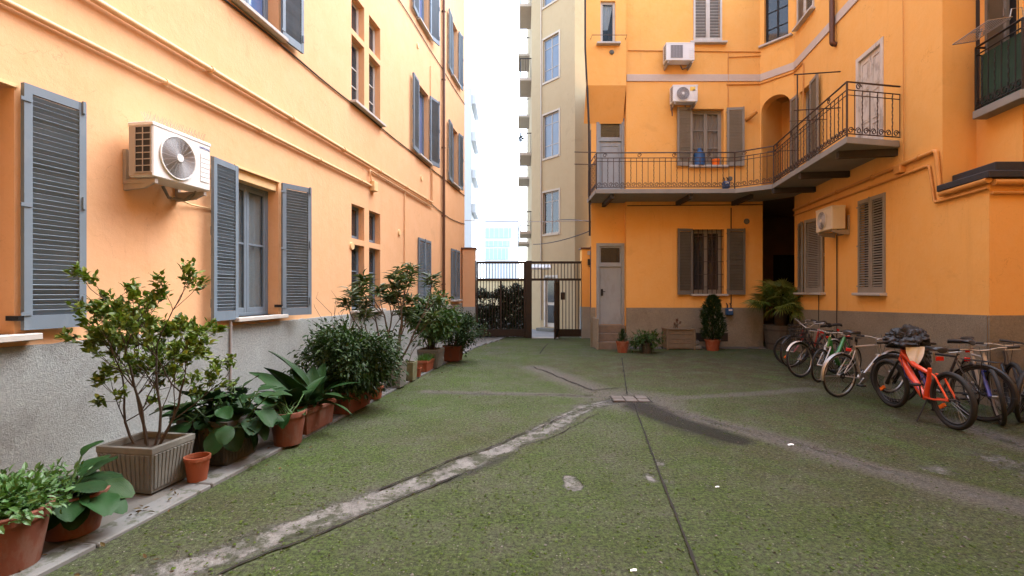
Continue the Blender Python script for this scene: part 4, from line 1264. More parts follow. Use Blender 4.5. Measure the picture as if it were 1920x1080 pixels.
# clothes-line frame on the balcony
cl = MB()
ca = (FR.inverted() @ Vector((10.6 * 145 / 900 + WR_, 10.6, 0))).x
cl.tube([(ca, -0.93, ZS1), (ca, -0.93, ZS1 + 2.15)], 0.016, 6).tube([(ca, -1.0, ZS1 + 2.15), (ca, -0.05, ZS1 + 2.15)], 0.014, 6).tube([(ca, -1.0, ZS1 + 1.35), (ca, -0.05, ZS1 + 1.35)], 0.012, 6)
tag(cl.build('clothes_line_post', M['iron'], None, FR), 'thin iron clothes-line post standing on the orange building balcony', 'clothes line')
cl2 = MB()
for i in range(5):
    off = 0.12 + i * 0.14
    cl2.tube([(0.45, -off, ZS1 + 1.02), (1.9, -off, ZS1 + 1.32)], 0.004, 4)
cl2.tube([(0.45, -0.05, ZS1 + 1.02), (0.45, -0.85, ZS1 + 1.02)], 0.01, 5).tube([(1.9, -0.05, ZS1 + 1.32), (1.9, -0.85, ZS1 + 1.32)], 0.01, 5)
tag(cl2.build('clothes_line', M['iron'], None, FR @ T((p1.x, 0, 0))), 'strung clothes-line wires above the balcony beside the arch', 'clothes line')
# things on the wires side: two lines reaching out to the left of the balcony
for k, (py_, z) in enumerate(((286, ZS1 + 0.98), (309, ZS1 + 0.66))):
    MB().tube([(P0.x + 0.02, P0.y + 0.03, z), (P0.x - 0.55, P0.y + 0.03, z + 0.01)], 0.012, 6).build('line_arm', IR, balc, I4)

# ------------------------------------------------------------------ small balcony at the far right
zb0, zb1 = 4.26, 4.38
LB_ = 5.92
def lat(y, L): return Vector((y * 145 / 900 + L, y, 0))
o_ = [lat(7.42, LB_), lat(6.60, LB_), Vector((lat(6.6, LB_).x + 0.25, 6.36, 0)), Vector((10.5, 6.36, 0)), Vector((10.5, y2, 0)), lat(y2, S_L), lat(7.42, S_L)]
b2 = MB().prism([(p.x, p.y) for p in o_], zb0, zb1).build('balcony', M['slab'], RB, I4, bevel=0.006)
i2 = [lat(7.40, S_L), lat(7.40, LB_ + 0.04), lat(6.60, LB_ + 0.04), Vector((lat(6.6, LB_).x + 0.27, 6.40, 0)), Vector((10.4, 6.40, 0))]
for hgt, r in ((0.98, 0.018), (0.86, 0.011), (0.05, 0.012)):
    MB().tube([(p.x, p.y, zb1 + hgt) for p in i2], r, 6).build('rail', M['black_iron'], b2, I4)
bi = 0
bar2 = MB().tube([(0, 0, 0), (0, 0, 0.86)], 0.009, 5).mesh('baluster', M['black_iron'])
tw2 = twist_me.copy(); tw2.materials[0] = M['black_iron']
sc2 = scr_me.copy(); sc2.materials[0] = M['black_iron']
po2 = post_me.copy(); po2.materials[0] = M['black_iron']
for a, b in zip(i2[:-1], i2[1:]):
    n = max(1, round((b - a).length / 0.115))
    ang = math.atan2((b - a).y, (b - a).x)
    for i in range(n):
        p = a.lerp(b, i / n)
        link('post' if i == 0 else 'baluster', po2 if i == 0 else (tw2 if i % 2 else bar2), b2, T((p.x, p.y, zb1)))
        q = a.lerp(b, (i + 0.5) / n)
        link('scroll', sc2, b2, T((q.x, q.y, zb1 + 0.115)) @ Matrix.Rotation(ang, 4, 'Z'))
scr = MB()
js = [lat(7.38, LB_ + 0.09), lat(6.62, LB_ + 0.09), Vector((lat(6.6, LB_).x + 0.32, 6.46, 0)), Vector((10.4, 6.46, 0))]
for a, b in zip(js[:-1], js[1:]):
    n = 10
    for i in range(n):
        p, q = a.lerp(b, i / n), a.lerp(b, (i + 1) / n)
        w = 0.012
        scr.quad((p.x + w * math.sin(i * 2.1), p.y, zb1 + 0.01), (q.x + w * math.sin(i * 2.1 + 2.1), q.y, zb1 + 0.01), (q.x, q.y, zb1 + 0.84), (p.x, p.y, zb1 + 0.84))
scr.build('privacy_screen', M['green_net'], b2, I4)
# wire drying rack hooked over that railing
dr = MB()
A_, B_ = lat(7.38, LB_), lat(6.72, LB_)
out = -0.33
rails_ = []
for i in range(8):
    t = i / 7
    off = Vector((out * t, 0, 0))
    zz = zb1 + 1.02 + 0.05 * (1 - t)
    dr.tube([(A_.x + off.x, A_.y, zz), (B_.x + off.x, B_.y, zz)], 0.005 if 0 < i < 7 else 0.009, 5)
for p in (A_, A_.lerp(B_, 0.5), B_):
    dr.tube([(p.x, p.y, zb1 + 1.07), (p.x + out, p.y, zb1 + 1.02)], 0.008, 5)
for p in (A_.lerp(B_, 0.1), A_.lerp(B_, 0.9)):
    dr.tube([(p.x + 0.02, p.y, zb1 + 1.06), (p.x + 0.05, p.y, zb1 + 1.22), (p.x + 0.2, p.y, zb1 + 1.24), (p.x + 0.24, p.y, zb1 + 1.0)], 0.008, 5)
tag(dr.build('drying_rack', M['alu']), 'white wire drying rack hooked over the balcony rail with green screen', 'drying rack')

# unseen wings added behind and beside the viewer to close and shade the yard
yw = MB()
yw.box(-7.5, 13.0, -8.6, -2.2, -0.3, 13.0)
yw.box(9.6, 13.0, -2.19, 6.2, -0.3, 12.0)
tag(yw.build('added_shade_wings', M['stucco_right']), 'unseen orange wings added to close and shade the yard behind and beside the viewer', None, None, 'structure')

# ------------------------------------------------------------------ gate, piers, street side
Y_G = 18.9
GZ = gz(0, Y_G)
def gx(px): return (px - CXP) / FPX * Y_G
def gzp(py): return CH + (HYP - py) / FPX * Y_G
def pier(x0, x1, y0, y1, ztop, label, paint):
    t = thing('gate_pier', label, 'pier', T(((x0 + x1) / 2, (y0 + y1) / 2, GZ)))
    MB().box(x0, x1, y0, y1, gzp(575), ztop).build('shaft', paint, t, I4)
    MB().box(x0 - 0.012, x1 + 0.012, y0 - 0.012, y1, GZ - 0.2, gzp(575)).build('plinth', M['plinth_left'], t, I4)
    MB().box(x0 - 0.05, x1 + 0.05, y0 - 0.05, y1 + 0.05, ztop, ztop + 0.07).build('cap', M['downpipe'], t, I4, bevel=0.01)
    return t
pier(gx(868), gx(891), Y_G - 0.15, Y_G + 0.35, gzp(468), 'orange gate pier between the peach building and the iron gate', M['stucco_left'])
pier(gx(1090), gx(1112), Y_G - 0.15, Y_G + 0.35, gzp(468), 'orange gate pier beside the grey door of the right building', OR)
# intercom on the right pier
ic = thing('intercom', 'small black intercom with hanging cable on the right gate pier', 'intercom', T((gx(1103), Y_G - 0.16, gzp(492))))
MB().box(-0.05, 0.05, -0.06, 0, -0.12, 0.12).build('housing', M['black_plastic'], ic, bevel=0.01)
MB().tube([(0.06, -0.02, 0.3), (0.09, -0.03, 0.0), (0.05, -0.03, -0.2), (0.0, -0.03, -0.16)], 0.018, 6).build('cable', M['cable'], ic)
MB().box(-0.06, 0.06, -0.012, 0, 0.28, 0.44).build('number_plate', M['sill'], ic, bevel=0.004)

gate = thing('iron_gate', 'tall dark brown iron gate with vertical bars and a lower plate', 'gate', T((gx(940), Y_G, GZ)))
g_a, g_b, g_c, g_d = gx(893), gx(985), gx(997), gx(1089)
zt, zm, zl = gzp(490), gzp(522), gzp(617)
GI = M['gate_iron']
def gframe(x0, x1, y, parent, plate=True, top=True):
    m = MB()
    m.box(x0, x0 + 0.07, y - 0.035, y + 0.035, GZ + 0.04, zt)
    m.box(x1 - 0.07, x1, y - 0.035, y + 0.035, GZ + 0.04, zt)
    m.box(x0 + 0.07, x1 - 0.07, y - 0.03, y + 0.03, zt - 0.09, zt)
    m.box(x0 + 0.07, x1 - 0.07, y - 0.03, y + 0.03, zm - 0.10, zm)
    if plate:
        m.box(x0 + 0.07, x1 - 0.07, y - 0.02, y + 0.02, GZ + 0.06, zl)
    return m.build('leaf_frame', GI, parent, I4, bevel=0.004)
gframe(g_a, g_b, Y_G, gate)
MB().box(g_b, g_c, Y_G - 0.09, Y_G + 0.09, GZ, zt + 0.02).build('post', GI, gate, I4, bevel=0.01)
MB().box(g_a - 0.10, g_a - 0.01, Y_G - 0.05, Y_G + 0.05, GZ, zt + 0.02).build('post', GI, gate, I4)
MB().box(g_d, g_d + 0.09, Y_G - 0.05, Y_G + 0.05, GZ, zt + 0.02).build('post', GI, gate, I4)
MB().box((g_a + g_b) / 2 - 0.04, (g_a + g_b) / 2 + 0.04, Y_G - 0.025, Y_G + 0.025, zl, zm - 0.1).build('middle_stile', GI, gate, I4)
barm = MB().box(-0.014, 0.014, -0.014, 0.014, 0, zt - 0.09 - zl).mesh('bar', GI)
barl = MB().box(-0.014, 0.014, -0.014, 0.014, 0, zt - zm - 0.09).mesh('bar', GI)
x = g_a + 0.17
while x < g_b - 0.1:
    link('bar', barm, gate, T((x, Y_G, zl)))
    x += 0.115
# right side: open doorway, overpanel and fixed barred panel
x_o = gx(1046)
MB().box(g_c, g_d, Y_G - 0.03, Y_G + 0.03, zt - 0.09, zt).build('top_rail', GI, gate, I4)
MB().box(g_c, g_d, Y_G - 0.03, Y_G + 0.03, zm - 0.09, zm).build('lock_rail', GI, gate, I4)
MB().box(x_o, x_o + 0.07, Y_G - 0.03, Y_G + 0.03, GZ, zm - 0.09).build('stile', GI, gate, I4)
MB().box(x_o + 0.07, g_d, Y_G - 0.02, Y_G + 0.02, GZ + 0.05, zl).build('plate', GI, gate, I4)
x = g_c + 0.12
while x < g_d - 0.05:
    link('bar', barl, gate, T((x, Y_G, zm)))
    x += 0.13
barr = MB().box(-0.014, 0.014, -0.014, 0.014, 0, zm - 0.09 - zl).mesh('bar', GI)
x = x_o + 0.19
while x < g_d - 0.05:
    link('bar', barr, gate, T((x, Y_G, zl)))
    x += 0.125
MB().box(x_o + 0.11, x_o + 0.28, Y_G - 0.05, Y_G + 0.03, gzp(562), gzp(548)).build('lock_case', GI, gate, I4, bevel=0.008)
# the open leaf, swung inwards
wl_ = thing('gate_door', 'open pedestrian leaf of the iron gate swung into the yard', 'gate', T((x_o, Y_G, GZ)))
Mo = T((x_o - 0.01, Y_G - 0.04, 0)) @ Matrix.Rotation(R(-102), 4, 'Z')
MB().box(0, 0.06, -0.025, 0.025, GZ + 0.04, zm - 0.12).box(0.92, 0.98, -0.025, 0.025, GZ + 0.04, zm - 0.12).box(0.06, 0.92, -0.02, 0.02, zm - 0.2, zm - 0.12).box(0.06, 0.92, -0.015, 0.015, GZ + 0.06, zl).build('leaf_frame', GI, wl_, Mo)
for i in range(6):
    link('bar', barr, wl_, Mo @ T((0.17 + i * 0.127, 0, zl)))
MB().box(0.84, 0.93, -0.05, 0.05, GZ + 0.95, GZ + 1.12).build('lock_case', GI, wl_, Mo, bevel=0.006)
MB().box(g_c, x_o, Y_G - 0.25, Y_G + 0.35, GZ - 0.05, GZ + 0.02).build('threshold', M['concrete'], gate, I4, bevel=0.005)

# leaf scatter
def leaf_cloud(name, P, D, L, Wd, mat, parent, W, fold=0.18, curl=0.25, kind='stuff', seed=0):
    r = np.random.default_rng(seed)
    P, D = np.asarray(P, float), np.asarray(D, float)
    n = len(P)
    D = D / (np.linalg.norm(D, axis=1, keepdims=True) + 1e-9)
    up = np.tile(np.array([0, 0, 1.0]), (n, 1)) + r.normal(0, 0.45, (n, 3))
    S = np.cross(D, up)
    S /= np.linalg.norm(S, axis=1, keepdims=True) + 1e-9
    N = np.cross(S, D)
    L = np.asarray(L) * np.ones(n)
    Wd = np.asarray(Wd) * np.ones(n)
    tp = [(0, 0, 0), (0.34, -0.5, 1), (0.34, 0, 0), (0.34, 0.5, 1), (0.70, -0.40, 1), (0.70, 0, 0), (0.70, 0.40, 1), (1, 0, 0)]
    V = np.zeros((n, 8, 3))
    for k, (t, w, f) in enumerate(tp):
        V[:, k] = P + D * (t * L)[:, None] + S * (w * Wd)[:, None] + N * ((f * fold * Wd - curl * t * t * L))[:, None]
    b = np.arange(n)[:, None] * 8
    F3 = np.concatenate([b + np.array(q) for q in ([0, 2, 1], [0, 3, 2], [4, 5, 7], [5, 6, 7])])
    F4 = np.concatenate([b + np.array(q) for q in ([1, 2, 5, 4], [2, 3, 6, 5])])
    me = bpy.data.meshes.new(name)
    me.from_pydata(V.reshape(-1, 3).tolist(), [], F3.tolist() + F4.tolist())
    me.materials.append(mat)
    me.update()
    o = link(name, me, parent, W)
    if kind: o['kind'] = kind
    return o

hedge = thing('ivy_hedge', 'dark ivy hedge growing behind the left gate leaf', 'hedge', T((gx(938), Y_G + 0.5, GZ)))
r = np.random.default_rng(5)
n = 9500
hx = r.uniform(gx(891), gx(988), n)
ztop_h = np.where(hx > gx(940), gzp(537), gzp(546)) + 0.10 * np.sin(hx * 9) + r.normal(0, 0.06, n)
hzv = GZ + (ztop_h - GZ) * r.uniform(0, 1, n) ** 0.8
gap = (hx < gx(936)) & (hzv > gzp(573)) & (hzv < gzp(558)) & (r.random(n) < 0.85)
Ph = np.stack([hx, Y_G + 0.28 + r.uniform(0, 0.4, n), hzv], 1)[~gap]
Dh = r.normal(0, 0.6, Ph.shape) + np.array([0, -0.7, -0.2])
leaf_cloud('foliage', Ph, Dh, r.uniform(0.06, 0.11, len(Ph)), r.uniform(0.05, 0.09, len(Ph)), M['leaf_ivy'], hedge, I4, seed=6)
stm = MB()
for i in range(14):
    x0_ = gx(893) + i * 0.15
    stm.tube([(x0_, Y_G + 0.5, GZ - 0.05), (x0_ + 0.1 * math.sin(i), Y_G + 0.48, GZ + 0.8), (x0_ + 0.15 * math.cos(i * 2), Y_G + 0.5, gzp(548))], 0.012, 5)
stm.build('stems', M['bark_dark'], hedge, I4)

# beige corner block across the gate
Pc = Vector((118 / 900 * 22, 22, 0)); Pb = Vector((54 / 900 * 23.7, 23.7, 0)); Pa = Vector((37 / 900 * 24.5, 24.5, 0)); Pz = Vector((1.30, 42, 0)); Pd = Vector((4.6, 22.6, 0))
BT = 24.0
BB_ = thing('corner_building', 'tall beige apartment block with a chamfered corner behind the gate', 'building', T((Pc.x, Pc.y, -0.3)))
def seg_frame(p, q):
    return frame(p.copy(), math.atan2((q - p).y, (q - p).x)), (q - p).length
FC, LC = seg_frame(Pb, Pc)
def cH(px, py): return hit(FC, px, py)
hl = []
c_a0, c_a1 = cH(1018, 547)[0], cH(1048, 547)[0]
for (yt, yb) in ((-76, 6), (68, 150), (212, 294), (359, 438)):
    z1 = cH(1033, yt)[1]; z0 = cH(1033, yb)[1]
    hl.append((c_a0, c_a1, z0, z1, 0.12))
dr0, dr1 = cH(1020, 547)[0], cH(1046, 547)[0]
dzt = cH(1033, 516)[1]
hl.append((dr0, dr1, -0.12, dzt, 0.15))
wall(FC, BB_, 0, LC, -0.3, BT, hl, M['beige'])
for h in hl[:-1]:
    window(FC, BB_, h[0], h[1], h[2], h[3], 0.08, M['bracket'], M['glass_frost'] if h[2] > 5 else M['glass_dark'], (0.28, 0.78), ns=2, fw=0.03, sw=0.025)
    tr_ = MB()
    e = 0.09
    tr_.box(h[0] - e, h[0], -0.02, 0.0, h[2] - e, h[3] + e).box(h[1], h[1] + e, -0.02, 0.0, h[2] - e, h[3] + e).box(h[0], h[1], -0.018, 0.0, h[3], h[3] + e).box(h[0], h[1], -0.05, 0.0, h[2] - e, h[2])
    tr_.build('window_surround', M['beige_trim'], BB_, FC)
dB = panel_door(FC, BB_, dr0, dr1, -0.12, dzt, 0.08, M['white_frame'], 0, [], ft=0.1)
MB().box(dr0 + 0.2, dr1 - 0.2, 0.05, 0.078, 1.1, dzt - 0.2).build('door_pane', M['glass_dark'], dB, FC)
MB().box(dr0 + 0.2, dr1 - 0.2, 0.05, 0.078, 0.1, 0.95).build('door_pane', M['glass_dark'], dB, FC)
MB().box(dr0 - 0.1, dr1 + 0.15, -0.45, -0.02, -0.3, -0.15).build('door_step', M['stone_dirty'], BB_, FC)
for p, q in ((Pa, Pb), (Pz, Pa), (Pc, Pd)):
    F_, L_ = seg_frame(p, q)
    wall(F_, BB_, 0, L_, -0.3, BT, [], M['beige'])
MB().quad((Pz.x, Pz.y, BT), (Pa.x, Pa.y, BT), (Pd.x, Pd.y, BT), (12, 40, BT)).build('roof', M['beige'], BB_, I4)
pipe(FC, BB_, [(0.06, 0.05, 0.2), (0.06, 0.05, BT)], 0.03, M['beige_trim'], name='downpipe')
# balconies on the street face
FZ, LZ = seg_frame(Pz, Pa)
for k, py_ in enumerate((15, 152, 290, 435)):
    yb = 25.6
    zb = CH + (HYP - py_) / FPX * yb
    for yy, dd_ in ((25.2, 0.62), (30.5, 0.72)):
        aZ = (FZ.inverted() @ Vector((1.0, yy, 0))).x
        b_ = MB().box(aZ - 2.2, aZ, -dd_, 0, zb - 0.14, zb).build('balcony', M['beige_trim'], BB_, FZ)
        rl = MB()
        for i in range(16):
            rl.box(aZ - 2.18 + i * 0.145, aZ - 2.165 + i * 0.145, -dd_ + 0.02, -dd_ + 0.035, zb, zb + 1.0)
        for i in range(5):
            rl.box(aZ - 0.03, aZ - 0.015, -dd_ + 0.04 + i * 0.13, -dd_ + 0.055 + i * 0.13, zb, zb + 1.0)
        rl.box(aZ - 2.2, aZ, -dd_, -dd_ + 0.04, zb + 1.0, zb + 1.04).box(aZ - 0.04, aZ, -dd_ + 0.04, 0, zb + 1.0, zb + 1.04)
        rl.build('railing', M['gate_iron'], b_, FZ)
        pn = MB().box(aZ - 2.0, aZ - 0.08, -dd_ + 0.05, -dd_ + 0.07, zb + 0.02, zb + (0.9 if k % 2 else 0.5))
        pn.build('balcony_panel', M['glass_frost'], b_, FZ)
# bush on one of the balconies
bb = at(982, 262, 25.4)
bp = thing('balcony_plant', 'small dark plant hanging off a balcony of the beige block', 'plant', T(bb))
Pb_ = r.normal(0, 0.09, (140, 3)) + np.array([-0.15, 0, 0.1])
leaf_cloud('foliage', Pb_, r.normal(0, 1, (140, 3)), 0.09, 0.05, M['leaf_ivy'], bp, None, seed=8)

# pale things down the street
fb = thing('far_building', 'pale far building with bands of blue glazing down the street', 'building', T((-3, 70, -0.3)))
def fpx(px, y=70): return (px - CXP) / FPX * y
def fpz(py, y=70): return CH + (HYP - py) / FPX * y
MB().box(fpx(896), fpx(972), 70, 80, -0.3, fpz(400)).build('wall', M['far_white'], fb, I4)
for i, (a_, b_, t_, u_) in enumerate(((904, 958, 428, 446), (904, 955, 452, 462), (906, 952, 466, 486))):
    MB().box(fpx(a_), fpx(b_), 69.9, 69.995, fpz(u_), fpz(t_)).build('glazing_band', M['far_blue'], fb, I4)
    for j in range(6):
        x = fpx(a_ + (b_ - a_) * (j + 0.5) / 6)
        MB().box(x - 0.05, x + 0.05, 69.84, 69.898, fpz(u_), fpz(t_)).build('mullion', M['far_white'], fb, I4)
f2 = thing('far_building', 'haze-pale stepped building rising beside the peach wall down the street', 'building', T((-4, 40, -0.3)))
MB().box(-14, fpx(884, 40), 40, 60, -0.3, fpz(165, 40)).build('wall', M['far_white'], f2, I4)
for py_ in (190, 260, 330, 395):
    MB().box(fpx(884, 40), fpx(892, 40), 40.1, 44, fpz(py_, 40) - 0.15, fpz(py_ - 14, 40)).build('balcony', M['far_white'], f2, I4, bevel=0.02)
tag(MB().box(-9, 3.2, 33, 33.25, -0.3, 2.35).box(-9.1, 3.3, 32.95, 33.3, 2.35, 2.43).build('garden_wall', M['far_cream']), 'low cream wall across the street seen through the gate', 'wall')
# awning over the doorway beyond the gate
aw = MB()
ap = at(1000, 502, 20.6)
aw.prism([(-0.15, -0.15), (0.75, -0.15), (0.75, 0.5), (-0.15, 0.5)], -0.05, 0.0, T(ap))
aw.add([(-0.15, -0.15, 0.0), (0.75, -0.15, 0.0), (0.75, 0.5, 0.17), (-0.15, 0.5, 0.17)], [(0, 1, 2, 3)], T(ap))
tag(aw.build('awning', M['far_white']), 'small white canopy over the street behind the gate', 'awning')

# cables across the gap
def cable(name, a, b, sag, r_, label, mat=None, n=24):
    pts = []
    for i in range(n + 1):
        t = i / n
        p = a.lerp(b, t)
        pts.append((p.x, p.y, p.z - sag * 4 * t * (1 - t)))
    tag(MB().tube(pts, r_, 5).build(name, mat or M['cable']), label, 'cable')
cable('overhead_cable', at(872, 413, 19.2), at(1106, 413, 14.2), 0.05, 0.012, 'thin pale cable strung across the gap above the gate', M['pipe_grey'])
cable('overhead_cable', at(1000, 458, 22.6), at(1104, 434, 15.0), 0.10, 0.018, 'dark sagging cable from the beige block to the orange building')
cable('overhead_cable', at(1045, 413, 22.0), at(1108, 416, 14.3), -0.05, 0.016, 'dark arched cable across the front of the beige block')

# ------------------------------------------------------------------ air conditioners
def text_mesh(s, size, mat):
    cu = bpy.data.curves.new('lettering', 'FONT')
    cu.body = s
    cu.size = size
    cu.extrude = 0.0008
    cu.align_x = 'CENTER'
    cu.align_y = 'CENTER'
    tmp = bpy.data.objects.new('tmp', cu)
    COL.objects.link(tmp)
    dg = bpy.context.evaluated_depsgraph_get()
    me = bpy.data.meshes.new_from_object(tmp.evaluated_get(dg))
    bpy.data.objects.remove(tmp)
    me.materials.clear()
    me.materials.append(mat)
    return me

def air_con(F, a, z, w, d, h, gap, label, body=None, style='round', letters=None, spikes=False, side=None, grille_x=0.40):
    """a, z: lower left corner on the wall; the casing stands `gap` off the wall."""
    W = F @ T((a, -gap - d, z))                     # local: X along the wall, Y towards the wall, Z up; front at y = 0
    t = thing('air_conditioner', label, 'air conditioner', F @ T((a + w / 2, 0, z)), 'outdoor air-conditioning units')
    body = body or M['ac_white']
    bd = MB().box(0, w, 0, d, 0, h).build('casing', body, t, W, bevel=0.012)
    MB().box(-0.006, w + 0.006, -0.006, d + 0.006, h - 0.03, h + 0.008).build('lid', body, t, W, bevel=0.006)
    gr = h * 0.40
    gc = (w * grille_x, h * 0.48)
    Rm = T((gc[0], -0.004, gc[1])) @ Matrix.Rotation(R(90), 4, 'X')
    if style == 'round':
        fd = MB().lathe([(0.0, 0.0), (gr, 0.0), (gr, -0.003)], 40, Rm).build('fan_opening', M['ac_dark'], t, W)
        g = MB()
        for i in range(20):
            g.torus(gr * (0.16 + 0.84 * i / 19), 0.0026, 44, 4, T((gc[0], -0.014 - 0.012 * math.cos(i / 19 * 1.5), gc[1])) @ Matrix.Rotation(R(90), 4, 'X'))
        for i in range(10):
            an = math.pi * i / 10
            g.tube([(gc[0] - gr * math.cos(an), -0.016, gc[1] - gr * math.sin(an)), (gc[0], -0.028, gc[1]), (gc[0] + gr * math.cos(an), -0.016, gc[1] + gr * math.sin(an))], 0.0024, 4)
        g.build('fan_grille', M['grille'], t, W)
        MB().torus(gr * 1.02, 0.009, 44, 6, T((gc[0], -0.012, gc[1])) @ Matrix.Rotation(R(90), 4, 'X')).build('grille_ring', body, t, W, smooth=True)
        MB().lathe([(gr * 0.19, 0.0), (gr * 0.19, 0.008), (0.0, 0.010)], 24, T((gc[0], -0.026, gc[1])) @ Matrix.Rotation(R(90), 4, 'X')).build('hub_cap', body, t, W)
        for k in range(3):                          # fan blades behind the grille
            an = k * 2.094 + 0.4
            p = [(0.02, 0), (0.9, -0.30), (1.0, 0.15), (0.85, 0.42)]
            vs = [(gc[0] + gr * 0.9 * (x * math.cos(an) - y * math.sin(an)), -0.0045 - 0.002 * i, gc[1] + gr * 0.9 * (x * math.sin(an) + y * math.cos(an))) for i, (x, y) in enumerate(p)]
            MB().add(vs, [(0, 1, 2, 3)]).build('fan_blade', M['ac_dark'], t, W)
    else:                                           # squarish slotted grille
        gw = 0.42 * w
        x0 = w * 0.16
        MB().box(x0, x0 + gw, -0.004, 0.001, h * 0.14, h * 0.88).build('fan_opening', M['ac_dark'], t, W)
        g = MB()
        for i in range(13):
            zz = h * 0.16 + i * h * 0.7 / 12
            g.box(x0, x0 + gw, -0.013, -0.005, zz - 0.006, zz + 0.006)
        for i in range(5):
            xx = x0 + gw * i / 4
            g.box(xx - 0.003, xx + 0.003, -0.016, -0.0135, h * 0.14, h * 0.88)
        g.build('fan_grille', M['grille'], t, W)
    # service panel with ribs
    px0, px1 = w * 0.80, w * 0.97
    for i in range(6):
        zz = h * 0.16 + i * h * 0.098
        MB().box(px0, px1, -0.006, 0.002, zz, zz + h * 0.088).build('panel_rib', body, t, W, bevel=0.002)
    # side with a cell grille
    sd = MB().box(-0.003, 0.001, d * 0.05, d * 0.70, h * 0.08, h * 0.92)
    sd.build('side_opening', M['ac_dark'], t, W)
    sg = MB()
    for i in range(8):
        zz = h * 0.08 + i * h * 0.84 / 7
        sg.box(-0.010, -0.004, d * 0.03, d * 0.72, zz - 0.005, zz + 0.005)
    for i in range(3):
        yy = d * 0.05 + i * d * 0.325
        sg.box(-0.012, -0.0105, yy - 0.006, yy + 0.006, h * 0.07, h * 0.93)
    sg.build('side_grille', side or body, t, W)
    sp2 = MB().box(-0.002, 0.0, 0.004, d - 0.004, 0.01, h * 0.075).box(-0.002, 0.0, 0.004, d - 0.004, h * 0.93, h - 0.032).box(-0.002, 0, d * 0.72, d - 0.004, h * 0.075, h * 0.93)
    sp2.build('side_panel', side or body, t, W)
    for bx in (w * 0.06, w * 0.90):
        br = MB()
        br.box(bx, bx + 0.04, 0.02, d + gap - 0.002, -0.055, -0.012)
        br.box(bx, bx + 0.04, d + gap - 0.04, d + gap - 0.001, -0.012, 0.30)
        br.add([(bx + 0.005, 0.05, -0.055), (bx + 0.035, 0.05, -0.055), (bx + 0.035, d + gap - 0.004, -0.055), (bx + 0.005, d + gap - 0.004, -0.055),
                (bx + 0.005, d * 0.55, -0.10), (bx + 0.035, d * 0.55, -0.10), (bx + 0.035, d + gap - 0.004, -0.12), (bx + 0.005, d + gap - 0.004, -0.12)],
               [(0, 1, 5, 4), (1, 2, 6, 5), (3, 0, 4, 7), (4, 5, 6, 7)])
        br.build('bracket', M['bracket'], t, W)
    MB().tube([(w * 0.93, d * 0.5, -0.01), (w * 0.8, d * 0.7, -0.12), (w * 0.72, d + gap - 0.05, -0.10), (w * 0.66, d + gap - 0.02, 0.02)], 0.018, 7).build('hose', M['hose'], t, W, smooth=True)
    if letters:
        link('brand_lettering', text_mesh(letters[0], letters[1], M['blue_print']), t, W @ T((w * 0.885, -0.004, h * 0.86)) @ Matrix.Rotation(R(90), 4, 'X'))
    if spikes:
        sk = MB()
        rs = random.Random(4)
        for i in range(28):
            x = w * (0.02 + 0.96 * i / 27)
            for s_ in (-1, 0, 1):
                sk.tube([(x, d * 0.35, h + 0.008), (x + rs.uniform(-0.02, 0.02), d * 0.35 + s_ * 0.05, h + 0.115)], 0.0013, 3)
        sk.build('bird_spikes', M['bracket'], t, W)
    return t

# big unit on the left wall
zA = 2.80
fa0 = hit(FL, 287, 330, 0.40)
air_con(FL, fa0[0], fa0[1], 0.76, 0.275, 0.545, 0.12, 'white air-conditioning unit with round fan and bird spikes on the peach wall', side=M['ac_side'], letters=('SAMSUNG', 0.034), spikes=True, grille_x=0.40)
pipe(FL, LB, [(fa0[0] + 0.55, 0.1, fa0[1] - 0.09), (fa0[0] + 0.9, 0.03, fa0[1] - 0.12), (BA0 - 0.35, 0.02, fa0[1] - 0.11)], 0.010, M['pipe_y'], name='cable', n=6)
a_, z_ = hit(FF, 1249, 113, 0.38)
air_con(FF, a_, z_, 0.80, 0.28, 0.49, 0.10, 'white air-conditioning unit with slotted grille under the topmost closed shutters', style='slot')
a_, z_ = hit(FF, 1262, 190, 0.38)
t_ac = air_con(FF, a_, z_, 0.70, 0.27, 0.46, 0.10, 'white air-conditioning unit with yellow label above the balcony window')
MB().box(0.48, 0.63, -0.006, -0.001, 0.30, 0.41).build('energy_label', M['yellow_label'], t_ac, FF @ T((a_, -0.37, z_)))
MB().tube([(0.05, 0.25, -0.02), (-0.02, 0.0, -0.40)], 0.014, 6).build('bracket_strut', M['iron'], t_ac, FF @ T((a_, -0.37, z_)))
a_, z_ = hit(FR, 1529, 437, 0.38)
air_con(FR, a_, z_, 0.74, 0.27, 0.50, 0.10, 'cream air-conditioning unit seen from the side beside the half-open shutters', body=M['ac_cream'])

# gas meters
def meter(F, px, py, label):
    a, z = hit(F, px, py, 0.08)
    t = thing('gas_meter', label, 'gas meter', F @ T((a, 0, z)))
    MB().box(-0.09, 0.09, -0.17, -0.02, -0.13, 0.07).build('case', M['meter_blue'], t, bevel=0.02)
    MB().box(-0.05, 0.05, -0.178, -0.17, -0.01, 0.04).build('dial', M['white_plastic'], t)
    for s_ in (-1, 1):
        MB().tube([(s_ * 0.05, -0.09, 0.06), (s_ * 0.05, -0.09, 0.15), (s_ * 0.05, -0.02, 0.2)], 0.015, 6).build('connection', M['iron'], t)
    return t
meter(FF, 1367, 582, 'small blue gas meter on the plinth beside the ground-floor window')
meter(FF, 1361, 345, 'small blue gas meter behind the balcony railing on the orange facade')
bw = at(1307, 272, Y_F - 0.14)
tag(MB().lathe([(0.0, 0), (0.15, 0.0), (0.15, 0.36), (0.06, 0.42), (0.05, 0.50), (0.0, 0.50)], 18, T(Vector((xF(1311), Y_F - 0.02, mz0)))).build('water_bottle', M['meter_blue'], smooth=True), 'blue water container standing on the balcony window sill', 'container')
